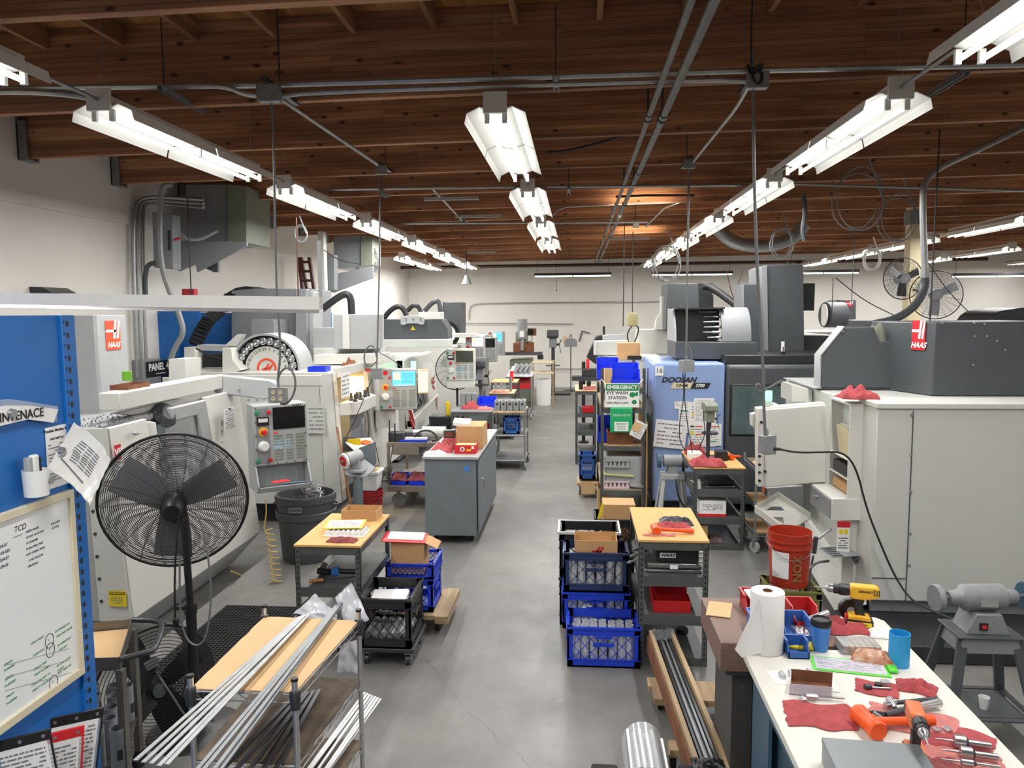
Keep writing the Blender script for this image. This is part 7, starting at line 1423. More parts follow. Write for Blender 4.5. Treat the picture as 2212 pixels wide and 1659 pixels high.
# red bucket on olive crate
crate('olive green crate under the tall red bucket, by the right machine',1.50,1.88,5.93,6.3,0,.33,'crate_green',G)
BK=bucket('tall brick-red bucket with a white label on the olive crate',1.68,6.12,.33,.165,.43,'bucket_red')
MB().prism([(-.155,.1),(-.155,.33),(-.09,.33),(-.09,.1)],-.0,.001,'Y')
lb=MB(); 
for k in range(6):
    a0=R(200+k*9); a1=R(200+(k+1)*9); r0,r1=.152,.160
    lb.add([(r0*math.cos(a0),r0*math.sin(a0),.08),(r0*math.cos(a1),r0*math.sin(a1),.08),(r1*math.cos(a1),r1*math.sin(a1),.29),(r1*math.cos(a0),r1*math.sin(a0),.29)],[(0,1,2,3)])
lb.build('bucket_label',M['label_white'],BK); text('NOX',.09,mat('bucket_print','8f6a3a',.6),BK,(.02,-.166,.17),'-Y',name='bucket_print',spin=PI/2,bold=.03)
# gray far table with dark items, left of the bin rack
T5=angle_table('work_table','narrow angle-iron rack with black jars, left behind the bin rack','table',-.03,.31,12.5,13.5,1.22,[.85,.55,.15],top='cardboard_light')
for i in range(2): tag(MB().cyl((.06+.13*i,12.65,1.22),(.06+.13*i,12.65,1.36),.035,n=14).build('black_jar',M['black_plastic']),'black jar on the narrow rack left behind the bin rack','jar','black jars on the narrow rack')
openbox('pink_box','pinkish open box on the narrow rack left behind the bin rack',.1,.3,12.52,12.62,1.22,.06,'rag_pale'); tag(MB().cb((.18,12.6,.9),(.2,.2,.1)).build('red_bin',M['bin_red'],bev=.01),'dark red bin inside the narrow rack left behind the bin rack','bin')
crate('blue milk crate on a small dolly beside the bin rack, at the aisle edge',.03,.25,10.45,10.75,.2,.34,'crate_midblue',G); dk=tag(MB().box(-.0,.27,10.35,10.8,.13,.17).build('small_dolly',M['timber']),'small wooden dolly under the blue milk crate at the aisle edge','dolly'); castor(dk,.05,10.42,.04,top=.13); castor(dk,.22,10.42,.04,top=.13)
openbox('cardboard_box','flattened open carton leaning on the small dolly at the aisle edge',.05,.24,10.2,10.32,.05,.15,'cardboard_light',flap=1)
wt=W(thing('wire_shelf','chrome wire shelf top with a brown carton and blue rulers behind the bin rack','shelf',(.8,11.4,1.7)))
for x in (.45,1.35):
    for y in (11.1,11.6): MB().cyl((x,y,0),(x,y,1.85),.0125,n=8).build('post',M['alu'],wt)
for z in (1.78,1.3): MB().obox(.45,1.35,11.1,11.6,z,z+.02,.01,False).build('wire_frame',M['alu'],wt)
tag(MB().box(.46,1.34,11.11,11.59,1.795,1.803).build('shelf_liner',M['machine_gray']),'grey liner on the wire shelf behind the bin rack','board')
openbox('cardboard_box','brown carton on the wire shelf top behind the bin rack',.58,.9,11.15,11.4,1.803,.24,'cardboard',closed=True); tag(MB().box(.72,.92,11.12,11.14,1.803,1.86).build('black_reader',M['black_plastic'],bev=.005),'black handheld device in front of the brown carton','device')
tag(MB().box(.95,1.6,11.2,11.3,1.803,1.83).build('blue_ruler_case',M['crate_navy']),'long blue case lying on the wire shelf top behind the bin rack','case')
# tripod lamp, gray cast etc at far right of aisle
pj=W(thing('pallet_jack','low black pedestal with red knob near the bin rack, far right of the aisle','tool',(.05,14.6,0))); MB().cyl((.12,14.6,0),(.12,14.6,1.55),.035,n=12).build('upright',M['black_plastic'],pj); MB().cb((.25,14.6,1.35),(.3,.3,.14)).build('dark_box',M['machine_black'],pj,bev=.01); MB().cyl((.2,14.6,1.42),(.2,14.6,1.6),.03,n=10).build('red_knob',M['label_red'],pj); MB().box(-.1,.4,14.45,14.75,1.2,1.28).build('shelf_arm',M['dark_steel'],pj); MB().cyl((.12,14.6,0),(.12,14.6,.03),.1,n=18).build('foot',M['black_plastic'],pj)
# ================================================================ granite plate and white bench, right foreground
gp=W(thing('granite_plate','pinkish granite surface plate on a dark steel pedestal behind the paper roll','surface plate',(.95,3.8,0)))
MB().box(.67,1.22,3.54,4.12,.81,.95).build('granite_slab',M['granite'],gp,bev=.004); MB().box(.74,1.15,3.62,4.05,0,.78).build('pedestal',mat('pedestal_brown','4d4a47',.5,.2,var=.08,vs=6),gp,bev=.004); MB().box(.70,1.19,3.57,4.09,.78,.81).build('pedestal_cap',M['machine_dark'],gp); MB().cyl((.8,3.615,.7),(.8,3.62,.7),.01,n=10).build('bolt',M['steel'],gp)
wbn=W(thing('work_bench','long white-topped workbench covered with tools, right foreground','workbench',(1.1,2.5,0)))
top=[(.745,.9),(1.5,.9),(1.53,3.86),(1.50,3.9),(1.26,3.9),(1.235,3.50),(.755,3.50)]
MB().prism(top,.915,.95,'Z').build('bench_top',M['bench_white'],wbn,bev=.004)
MB().box(.80,.815,3.15,3.46,0,.915).box(.8,1.45,3.445,3.46,0,.915).build('end_panel',M['teal_blue'],wbn); MB().box(.84,.86,.95,3.15,0,.915).build('knee_space_shade',mat('teal_shaded','33505f',.5,var=.04,vs=4),wbn); MB().box(.80,.815,.95,3.15,.8,.915).build('apron_rail',M['teal_blue'],wbn); MB().box(1.42,1.44,.95,3.8,0,.915).build('back_panel',M['teal_blue'],wbn)  # darker teal sheet stands in for the shade of the open knee space
Z=.951
def B(px,py,z=Z): return at(px,py,'Z',z)
# paper towel roll
pt=thing('paper_towel_roll','standing white shop towel roll with its sheet hanging to the left','paper roll',B(1655,1404)); c=B(1655,1404)
MB().lathe([(.022,0),(.073,0),(.075,.004),(.075,.276),(.072,.28),(.022,.28),(.022,0)],44,cap=False).build('towel_roll',M['paper'],pt); MB().lathe([(.019,0.002),(.0225,.002),(.0225,.2815),(.019,.2815),(.019,.002)],24,cap=False).build('cardboard_core',M['brown_box'],pt)
def tw(u,v):
    # leaves the roll tangentially and hangs off to the left, narrowing to a free corner
    a=Vector((-.05,-.056,.278-.276*v)); b=Vector((-.07-.10*v,-.075,.25-.245*v-.0*v)); p=a.lerp(b,min(1,u*1.0)); return (p.x+.006*math.sin(6*u)*(1-v),p.y-.012*math.sin(PI*u),p.z)
q=[(-.052,-.058,.265),(-.034,-.067,.10),(-.034,-.068,.02),(-.125,-.075,-.005),(-.155,-.07,.03)]
MB().loft([Vector(p) for p in q],[Vector(p)+Vector((0,-.0015,0)) for p in q]).build('free_sheet',M['paper'],pt)
tag(MB().cb(at(1554,1316,'Z',.955),(.12,.20,.004),(0,0,-.25)).build('manila_envelope',M['cardboard_light']),'manila envelope lying on the granite plate','envelope')
G='small parts bins on the granite plate'
bin_('blue parts bin behind the towel roll, left one',.90,3.68,.95,.12,.2,.08,'crate_midblue',group=G); bin_('blue parts bin right of the towel roll on the granite plate',1.04,3.66,.95,.13,.2,.08,'crate_midblue',group=G); bin_('nearest blue parts bin at the right foot of the towel roll',.985,3.44,.951,.09,.1,.07,'crate_midblue',group=G)
bin_('red parts bin with white papers at the back of the granite plate',.93,3.95,.95,.14,.18,.09,'bin_red',group=G); bin_('red parts bin with bright tubes on the granite plate',1.12,3.82,.95,.12,.2,.09,'bin_red',group=G)
for i,(a,b) in enumerate((((1.12,3.72,1.0),(1.22,3.74,1.03)),((1.14,3.66,.99),(1.19,3.66,1.0)))): tag(MB().cyl(a,b,.015,n=16).build('bright_tube',M['alu']),['longer bright tube poking out of the red parts bin','short bright tube by the red parts bin'][i],'tube')
tag(MB().cb((.93,3.93,1.03),(.1,.14,.01),(.2,0,.2)).build('paper_packet',M['paper']),'white packet in the back red parts bin','packet'); rag('red_rag',(1.14,3.95,.95),.12,.1,.03,M['rag_dark'],'small red rag at the back right of the granite plate',101)
rag('foil_scrap',B(1730,1370),.08,.2,.03,M['alu'],'crumpled shiny foil between the towel roll and the mug',102,cat='foil'); rag('white_wipe',B(1722,1340),.12,.12,.04,M['paper'],'white wipe between the blue bins and the mug',103,cat='wipe'); rag('red_rag',B(1742,1365),.07,.12,.03,M['rag_red'],'narrow red rag beside the foil scrap',104)
# power drill, standing on its battery
def drill(label,p,rz,body,s=1.0,name='cordless_drill',lean=0,batt='black_plastic'):
    t=thing(name,label,'drill',p,0); t.rotation_euler=(0,lean,rz)
    def pr(poly,y,nm,m,bev=.006): return MB().prism([(x*s,z*s) for x,z in poly],-y*s,y*s,'Y').build(nm,M[m],t,bev=bev*s,seg=3)
    pr([(-.065,0),(.055,0),(.06,.012),(.06,.04),(-.055,.045),(-.065,.03)],.036,'battery',batt); pr([(-.06,.03),(.05,.03),(.045,.055),(.0,.062),(-.05,.058)],.034,'battery_housing',body)
    pr([(-.02,.05),(.025,.052),(.012,.10),(.02,.145),(-.03,.15),(-.028,.10)],.017,'grip','black_plastic',.008)
    pr([(-.05,.148),(-.03,.14),(.02,.138),(.075,.150),(.085,.165),(.085,.195),(.07,.208),(-.045,.208),(-.055,.19)],.028,'motor_housing',body,.012)
    pr([(-.035,.118),(-.028,.118),(-.028,.142),(-.04,.142)],.008,'trigger','black_plastic',.003)
    MB().lathe([(0,0),(.027*s,0),(.029*s,.01*s),(.029*s,.045*s),(.024*s,.05*s),(.024*s,.07*s),(.017*s,.078*s),(0,.078*s)],24).build('gear_collar',M['black_plastic'],t,loc=(-.05*s,0,.178*s),rot=(0,-PI/2,0))
    MB().lathe([(.0,0),(.021*s,0),(.019*s,.02*s),(.01*s,.032*s),(0,.033*s)],20).build('chuck',M['steel'],t,loc=(-.125*s,0,.178*s),rot=(0,-PI/2,0)); MB().cyl((-.15*s,0,.178*s),(-.215*s,0,.178*s),.005*s,.002*s,10).build('drill_bit',M['steel'],t)
    g=MB()
    for k in range(4): g.box((.055+.008*k)*s,(.059+.008*k)*s,-.0285*s,.0285*s,.165*s,.195*s)
    g.build('vent_slots',M['black_plastic'],t,sm=False); return t
dd=drill('yellow and black cordless drill standing on its battery at the back of the bench',B(1856,1352),R(-12),'drill_yellow',1.0)
text('DEWALT',.016,M['ink'],dd,(.02,-.0285,.182),'-Y',name='maker_name',bold=.03); text('LITHIUM ION',.01,M['ink'],dd,(-.0,-.0365,.02),'-Y',name='battery_text',bold=.03)
MB().box(-.058,.052,-.0365,-.034,.008,.032).build('battery_label',M['label_yellow'],dd); MB().box(-.066,-.058,-.02,.02,.033,.055).build('red_latch',M['label_red'],dd)
rd=thing('tape_dispenser','black disc-shaped reel standing beside the yellow drill','reel',B(1835,1338,.951)); MB().cyl((0,-.015,.055),(0,.015,.055),.055,n=36).build('reel_body',M['black_plastic'],rd,bev=.004); MB().cyl((0,-.018,.05),(0,-.015,.05),.02,n=20).build('hub',M['machine_gray'],rd)
rag('red_rag',B(1822,1358),.22,.16,.06,M['rag_red'],'bunched red rag in front of the yellow drill',105); rag('white_wipe',B(1903,1372),.11,.09,.03,M['paper'],'white wipe at the right of the yellow drill',106,cat='wipe')
mg=thing('travel_mug','blue travel mug with a black lid in the middle of the bench','mug',B(1772,1404)); MB().lathe([(0,0),(.030,0),(.032,.01),(.042,.12),(.0,.12)],32).build('mug_body',M['cup_blue'],mg); MB().lathe([(.0,.118),(.044,.118),(.046,.125),(.046,.142),(.042,.15),(.036,.15),(.034,.144),(0,.144)],32).build('mug_lid',M['black_plastic'],mg)
cy=thing('blue_tube_cup','cyan plastic cylinder standing open at the right edge of the bench','cup',B(1941,1436)); MB().lathe([(.0,0),(.043,0),(.043,.145),(.040,.145),(.039,.004),(0,.004)],40,cap=False).build('cup_body',M['cyan_plastic'],cy)
yp=thing('snack_packet','yellow and clear packet lying in front of the towel roll','packet',B(1718,1398)); MB().cb((0,0,.012),(.15,.07,.02),(0,0,-.15)).build('yellow_wrapper',M['label_yellow'],yp,bev=.008); MB().cb((-.01,.012,.028),(.12,.05,.014),(0,.05,-.15)).build('clear_window',M['paper'],yp,bev=.006)
sb=W(thing('gauge_block_set','tray of shiny square steel blocks on the bench behind the snack bag','blocks',B(1853,1400))); c=B(1853,1404)
MB().cb(c+Vector((0,0,.006)),(.17,.11,.012)).build('block_tray',M['machine_gray'],sb)
for i in range(6):
    for j in range(4): MB().cb(c+Vector((-.07+.028*i,-.042+.028*j,.026)),(.026,.026,.028)).build('steel_block',M['alu'],sb,bev=.001)
sn=tag(MB().sheet(26,16,lambda u,v:(.09*(2*u-1)*(1+.06*math.sin(9*v)),.045*(2*v-1)*(1+.05*math.sin(8*u)),.004+.045*(max(0,1-(2*u-1)**4)*max(0,1-(2*v-1)**2))**.7*(1+.3*noise.noise(Vector((u*7,v*7,3))))),.003).build('snack_bag',mat('snack','b4653a',.3,h2='d8b9a0',vs=22),loc=B(1887,1428),rz=R(-18)),'orange-brown foil snack bag lying over the green folder','snack')
gf=thing('green_folder','clear folder with bright green edges holding a drawing, middle of the bench','folder',B(1835,1440),R(-10)); MB().cb((0,0,.002),(.31,.14,.003)).build('green_edges',mat('neon','5fd83a',.4),gf); p=MB().cb((0,0,.0045),(.285,.115,.002)).build('drawing_sheet',mat('lilac','cfcbd8',.3),gf); lines(M['machine_gray'],p,(0,0,.0056),.26,.1,9,'+Z',5,fill=.25); MB().cb((.17,.0,.01),(.035,.06,.012)).build('green_clip',MC['neon'],gf,bev=.003)
tag(MB().cb(B(1720,1462),(.22,.12,.001),(0,0,.1)).build('white_sheet',M['paper']),'white sheet under the aluminium tubes at the left of the bench','paper'); tag(MB().cb(B(1735,1470)+Vector((.03,-.01,.001)),(.2,.14,.001),(0,0,-.15)).build('white_sheet',M['paper']),'second white sheet under the small open carton','paper')
for i in range(4): q=B(1690+20*i,1463-2*i); tag(MB().cyl((0,-.02,.011),(0,.02,.011),.011,n=14).build('tube_stub',M['alu'],loc=q,rz=.1),'short aluminium tube stub lying beside the small open carton','tube','tube stubs beside the carton')
pc=W(thing('parts_carton','small open carton with a brown flap and cloudy front on the bench','box',B(1752,1490))); a,b,c_,d=B(1705,1500),B(1796,1508),B(1798,1478),B(1708,1470)
MB().loft([a,b,b+Vector((0,0,.045)),a+Vector((0,0,.045))],[v+Vector((0,.002,0)) for v in (a,b,b+Vector((0,0,.045)),a+Vector((0,0,.045)))]).build('cloudy_front',mat('cloudy','c3bcc4',.4),pc); MB().loft([d,c_,c_+Vector((0,0,.05)),d+Vector((0,0,.05))],[v+Vector((0,.002,0)) for v in (d,c_,c_+Vector((0,0,.05)),d+Vector((0,0,.05)))]).build('brown_back',M['brown_box'],pc)
MB().loft([a,b,c_,d],[v+Vector((0,0,.002)) for v in (a,b,c_,d)]).build('carton_floor',M['brown_box'],pc)
for (u,v_) in ((a,d),(b,c_)): MB().loft([u,v_,v_+Vector((0,0,.045)),u+Vector((0,0,.045))],[w_+Vector((.002,0,0)) for w_ in (u,v_,v_+Vector((0,0,.045)),u+Vector((0,0,.045)))]).build('carton_side',M['paper'],pc)
def flat(label,px,py,w,d,rz,m,seed,h=.006): return rag('red_rag',B(px,py),w,d,h,M[m],label,seed,R(rz))
flat('red rag spread flat at the left of the bench under a caliper',1768,1546,.25,.19,-6,'rag_red',111,.008); flat('red rag under the dial gauge, right of the caliper rag',1893,1488,.16,.12,-20,'rag_red',112,.006); rag('red_rag',B(1980,1488),.15,.1,.04,M['rag_red'],'crumpled red rag behind the orange drill',113,R(-25)); flat('large pale red rag under the long tools in the middle of the bench',1975,1560,.3,.18,-20,'rag_pale',114,.008); flat('red rag under the chucks at the right edge of the bench',2065,1600,.24,.2,-30,'rag_red',115,.006); flat('red rag at the bottom right of the bench',2080,1645,.24,.14,-20,'rag_pale',116,.006); flat('dark red rag at the bottom between the grey box and the chucks',2030,1652,.14,.1,-10,'rag_dark',117,.012)
cl=W(thing('caliper','steel caliper lying across the left red rag','caliper',B(1775,1512))); q=B(1775,1512)+Vector((0,0,.014)); MB().cb(q,(.17,.012,.004),(0,0,-.08)).build('beam',M['steel'],cl); MB().cb(q+Vector((-.04,-.005,.004)),(.045,.03,.01),(0,0,-.08)).build('slider',M['alu'],cl,bev=.002); MB().cb(q+Vector((-.075,-.018,0)),(.012,.035,.004)).build('jaw',M['steel'],cl)
ga=W(thing('dial_gauge','small black dial indicator with steel parts on the second red rag','gauge',B(1897,1488))); q=B(1897,1488)+Vector((0,0,.012)); MB().cyl(q,q+Vector((0,0,.012)),.015,n=22).build('dial',M['black_plastic'],ga); MB().cyl(q+Vector((-.06,-.012,.0)),q+Vector((.04,-.02,0)),.005,n=10).build('stem',M['steel'],ga); MB().cyl(q+Vector((-.06,-.02,.004)),q+Vector((-.035,-.015,.004)),.012,n=14).build('clamp',M['dark_steel'],ga); MB().cb(q+Vector((.035,.02,.004)),(.035,.03,.02)).build('square_block',M['alu'],ga,bev=.001)
def tl(label,pts,m,nm='boring_bar',r=None,cat='tool'):
    t=W(thing(nm,label,cat,pts[0][0])); 
    for i,(a,b,r0,r1,mm) in enumerate(((pts[k][0],pts[k+1][0],pts[k][1],pts[k+1][1],pts[k][2]) for k in range(len(pts)-1))): MB().cyl(a,b,r0,r1,18).build(['shank','body','tip','collar','end'][i%5],M[mm],t)
z=.975
tl('long dark boring bar lying behind the orange hammer',[(B(1855,1537,z),.004,'black_plastic'),(B(1885,1538,z),.006,'black_plastic'),(B(1912,1545,z),.013,'dark_steel'),(B(1985,1526,z),.013,'alu'),(B(2030,1518,z),.017,'steel')],'steel')
tl('steel bar with a knurled end lying behind the boring bar',[(B(1912,1523,z),.012,'steel'),(B(1935,1518,z),.008,'dark_steel'),(B(2025,1510,z),.01,'steel')],'steel')
for i,(a,b) in enumerate((((1922,1512),(1934,1530)),((1888,1545),(1920,1562)))): tl(['short chrome collet tool nearer the orange drill','chrome collet tool just behind the orange hammer'][i],[(B(*a,z),.016,'steel'),(B(*b,z),.008,'steel')],'steel','collet')
h2=hammer('bright orange dead-blow hammer lying across the bench rags',B(1874,1580),R(8),.26,s=1.15); h2.rotation_euler=(0,0,R(12))
od=drill('orange and black cordless drill pointing at the viewer on the bench',B(1975,1640),R(78),'drill_orange',.88)
cst=[('large geared drill chuck with a bit at the right of the bench',2078,1603,.024),('second drill chuck in front of the large one',2092,1627,.022),('slim drill with a straight shank below the two chucks',2095,1648,.011)]
for i,(l,px,py,r) in enumerate(cst):
    q=B(px,py,.975); dx=Vector((.98,-.2,0)); tl(l,[(q-dx*.085,.002,'steel'),(q-dx*.03,.004,'steel'),(q-dx*.025,r,'steel'),(q+dx*.01,r,'dark_steel'),(q+dx*.02,r*.5,'steel'),(q+dx*.09,r*.5,'steel')],'steel','drill_chuck',cat='chuck')
for i in range(2): tag(MB().cb(B(2022+24*i,1577,.96),(.025,.03,.018),(0,0,.3)).build('steel_block',M['alu'],bev=.002),'small square steel block right of the orange hammer','block','two small blocks by the hammer')
gb=thing('steel_box','closed grey steel box at the bottom edge of the bench','box',(.98,2.49,.951),R(-4)); MB().box(-.15,.16,-.12,.09,0,.085).build('box_body',mat('box_gray','7e8487',.4,.2,var=.06,vs=(6)),gb,bev=.004); MB().box(-.152,.162,-.122,.092,.07,.09).build('box_lid',MC['box_gray'],gb,bev=.004)
# ================================================================ pedestal buffer
bf=W(thing('pedestal_buffer','dusty grey buffing motor on a tapered steel stand at the right edge','grinder',(2.35,4.52,0)))
tz=.64; cx,cy=2.33,4.52
tops=[(-.15,-.11),(.15,-.11),(.15,.11),(-.15,.11)]
for x,y in tops: MB().bar((cx+x*.95,cy+y*.9,tz),(cx+x*1.75,cy+y*2.1,0),.055,.02,up=(0,1,0)).build('leg',M['machine_dark'],bf)
MB().prism([(-.17,0),(.17,0),(.15,.09),(-.15,.09)],-.12,.12,'Y').build('stand_collar',M['machine_midgray'],bf,loc=(cx,cy,tz-.09),bev=.004)
rr=MB()
for i in range(4):
    a,b=tops[i],tops[(i+1)%4]; rr.bar((cx+a[0]*1.55,cy+a[1]*1.75,.2),(cx+b[0]*1.55,cy+b[1]*1.75,.2),.035,.008)
rr.build('brace',M['machine_dark'],bf); MB().box(cx-.2,cx+.2,cy-.16,cy+.16,.19,.2).build('lower_shelf',M['machine_dark'],bf)
MB().cb((cx,cy,tz+.005),(.36,.27,.012)).build('base_plate',M['machine_dark'],bf,bev=.004)
MB().prism([(-.12,0),(.12,0),(.07,.12),(-.07,.12)],-.09,.09,'Y').build('motor_foot',M['cast_gray'],bf,loc=(cx,cy,tz+.01),bev=.006); sw=MB().cb((cx-.03,cy-.092,tz+.06),(.045,.012,.04)).build('switch_plate',M['black_plastic'],bf); MB().cb((cx-.03,cy-.1,tz+.06),(.026,.008,.018)).build('red_switch',M['label_red'],sw)
MB().lathe([(0,-.2),(.035,-.2),(.05,-.13),(.075,-.11),(.075,.11),(.05,.13),(.035,.2),(0,.2)],32).build('motor',M['cast_gray'],bf,loc=(cx,cy,tz+.2),rot=(0,PI/2,.12)); MB().prism([(-.045,-.03),(.05,-.03),(.05,.03),(-.045,.03)],0,.003,'Y').build('maker_plate',M['alu'],bf,loc=(cx,cy-.083,tz+.2))
e=Euler((0,PI/2,.12)).to_matrix()
for s_,r,m in ((-1,.078,'cast_gray'),(1,.085,'teal_blue')):
    a=Vector((cx,cy,tz+.2))+e@Vector((0,0,s_*.2)); b=Vector((cx,cy,tz+.2))+e@Vector((0,0,s_*.26)); MB().cyl(a,b,.012,n=12).build('shaft',M['steel'],bf); MB().cyl(b-(b-a)*.2,b+(b-a)*.4,r,n=36).build('buffing_wheel',M[m],bf,bev=.006)
cp=W(thing('dusty_cup','small white cup on the lower shelf of the buffer stand','cup',(2.4,4.45,.2))); MB().lathe([(0,0),(.02,0),(.03,.07),(.027,.07),(.018,.005),(0,.005)],16).build('cup',M['white_plastic'],cp,loc=(2.34,4.46,.2))
# power cable from the hanging outlet over to the buffer
tag(MB().tube([at(1678,969,'Y',5.6),at(1720,978,'Y',5.6),at(1775,977,'Y',5.7),at(1822,976,'Y',5.85),at(1850,1010,'Y',5.9),at(1872,1100,'Y',5.9),at(1900,1170,'Y',5.9),at(1930,1240,'Y',5.9),at(1965,1295,'Y',5.8),at(2010,1318,'Y',5.2),at(2050,1335,'Y',4.8),(cx-.09,cy-.02,tz+.05)],.0075,8,sm=2).build('buffer_cable',M['black_cable']),'black cable running from the hanging outlet across the white machine to the buffer','cable')
# ================================================================ hanging outlets and cords
def outlet(label,px,py,Y,w,d,h,rz=0,m='cast_gray',n4=True):
    t=thing('hanging_outlet',label,'outlet box',at(px,py,'Y',Y),rz); MB().box(-w/2,w/2,-d/2,d/2,-h/2,h/2).build('box_body',M[m],t,bev=.006); MB().box(-w/2-.003,w/2+.003,-d/2-.006,-d/2,-h/2-.003,h/2+.003).build('cover_plate',M[m],t,bev=.002)
    if n4:
        for x in (-w*.22,w*.22):
            for z in (-h*.22,h*.22):
                o=MB().cyl((x,-d/2-.006,z),(x,-d/2-.009,z),h*.15,n=16).build('receptacle',M['cream'],t); MB().box(x-.008,x-.005,-d/2-.0105,-d/2-.009,z-.002,z+.01).box(x+.005,x+.008,-d/2-.0105,-d/2-.009,z-.002,z+.01).build('slots',M['ink'],o)
    MB().lathe([(.012,0),(.012,.03),(.006,.05),(0,.05)],12).build('cord_grip',M['machine_midgray'],t,loc=(0,0,h/2)); return t
outlet('hanging grey outlet box with four sockets above the nearest left control',602,853,5.5,.125,.06,.11)
cord('drop_cable',[at(584,215,'Y',5.48),at(590,250,'Y',5.5),at(597,640,'Y',5.5),at(603,700,'Y',5.5),at(606,770,'Y',5.5),at(600,815,'Y',5.5),at(601,833,'Y',5.5)],.009,'gray_cable','grey cord dropping from the left junction box to the four-socket outlet')
cord('cable_loop',[at(599,828,'Y',5.5),at(604,805,'Y',5.5),at(622,790,'Y',5.5),at(638,812,'Y',5.5),at(638,845,'Y',5.5),at(622,873,'Y',5.5),at(606,872,'Y',5.5)],.008,'gray_cable','grey cord loop around the four-socket outlet box')
outlet('hanging grey outlet box beside the blue-screen control',814,807,8.7,.12,.07,.12,R(10),n4=False)
cord('drop_cable',[at(820,372,'Y',8.65),at(821,500,'Y',8.7),at(815,770,'Y',8.7),at(813,795,'Y',8.7)],.009,'gray_cable','grey cord dropping to the outlet box beside the blue-screen control')
cord('cable_loop',[at(815,775,'Y',8.7),at(806,742,'Y',8.7),at(788,755,'Y',8.7),at(786,785,'Y',8.7),at(800,793,'Y',8.7),at(815,780,'Y',8.7)],.009,'gray_cable','round cord loop above the outlet box beside the blue-screen control')
cord('thin_cable',[at(803,820,'Y',8.75),at(770,900,'Y',8.7),at(748,945,'Y',8.65)],.005,'black_cable','thin black cord running from the outlet box down to the pedestal grinder')
cord('thin_cable',[at(820,762,'Y',8.8),at(845,775,'Y',9.6),at(868,793,'Y',10.5)],.005,'black_cable','thin black cord running right from the loop to the third machine')
outlet('dusty hanging outlet box in front of the blue machine cabinet',1482,790,8.65,.13,.12,.13,R(20),n4=False)
cord('drop_cable',[at(1488,360,'Y',8.65),at(1486,500,'Y',8.65),at(1483,730,'Y',8.65),at(1482,778,'Y',8.65)],.011,'gray_cable','grey cord dropping from the right rear junction box to the blue machine')
cord('cable_loop',[at(1482,740,'Y',8.65),at(1492,755,'Y',8.65),at(1495,785,'Y',8.65),at(1488,795,'Y',8.65)],.009,'gray_cable','short grey cord loop in front of the dark magazine base')
cord('thin_cable',[at(1475,805,'Y',8.6),at(1478,860,'Y',8.6),at(1466,920,'Y',8.6),at(1470,965,'Y',8.6),at(1500,985,'Y',8.6),at(1525,940,'Y',8.55),at(1520,905,'Y',8.5)],.005,'black_cable','thin black cord looping down to the bench drill press')
cord('thin_cable',[at(1480,805,'Y',8.6),at(1478,870,'Y',8.6),at(1492,960,'Y',8.5),at(1500,1000,'Y',8.4)],.005,'black_cable','thin black cord hanging straight down in front of the blue machine')
outlet('grey hanging outlet box plugged with the buffer cable, front of the white right pendant',1656,960,5.6,.09,.08,.13,R(28),n4=False)
pk=thing('plug','black plug pushed into the right hanging outlet box','plug',at(1679,969,'Y',5.58)); MB().cyl((-.03,0,0),(.03,0,-.005),.014,.009,14).build('plug_body',M['black_plastic'],pk)
cord('drop_cable',[at(1627,110,'Y',5.5),at(1627,300,'Y',5.5),at(1634,560,'Y',5.55),at(1648,780,'Y',5.6),at(1650,880,'Y',5.6),at(1653,940,'Y',5.6)],.011,'gray_cable','thick grey cord dropping in front of the dark column to the right outlet box')
cord('cable_loop',[at(1648,850,'Y',5.6),at(1640,828,'Y',5.6),at(1632,835,'Y',5.6),at(1640,850,'Y',5.6),at(1690,822,'Y',5.6)],.009,'gray_cable','knotted grey cord with a stub pointing right, above the green beacon')
cord('cable_coil',[at(1615,140,'Y',5.42),at(1622,165,'Y',5.4),at(1640,150,'Y',5.4),at(1648,165,'Y',5.4),at(1640,185,'Y',5.4),at(1625,170,'Y',5.4),at(1625,145,'Y',5.4)],.01,'black_cable','black cord coiled over the right junction box')
for i,(px,y0,y1,Y,m,l) in enumerate(((1349,480,705,13,'black_cable','thin dark cord hanging left of the olive motor'),(405,430,640,9.5,'darkpipe','thin dark rod hanging in front of the left wall transformer'),(1735,590,612,11,'gray_cable','short grey drop by the dark column'),(2030,280,700,8.2,'darkpipe','dark twin hose hanging to the right machine cover'),(1850,400,700,14,'gray_cable','grey cord hanging in the right bay near the fans'),(640,470,640,9,'redpipe','thin red rod hanging beside the left ladder'),(1800,600,700,16,'darkpipe','thin dark rod hanging in the right bay, leftmost'))):
    cord('drop_cable',[at(px,y0,'Y',Y),at(px+ (y1-y0)*(1106-px)/18000,y1,'Y',Y)],.008,m,l,0)
for i,(a,b,Y) in enumerate((((1805,600),(1940,685),12),((2000,560),(2110,690),12),((1700,560),(1733,700),11.2),((1570,585),(1600,670),13),((1605,585),(1578,670),13),((700,540),(775,570),11))):
    cord('slack_cable',[at(*a,'Y',Y),at((a[0]+b[0])/2-5,(a[1]+b[1])/2+8,'Y',Y),at(*b,'Y',Y)],.007,'redpipe' if i in (2,3,4) else 'black_cable',['dark cord slanting down left of the ceiling fans','dark cord slanting right of the ceiling fans','red hose slanting beside the dark box of the black machine','red cord slanting above the magazine, leaning right','red cord slanting above the magazine, leaning left','black cord sagging under the second left transformer'][i])
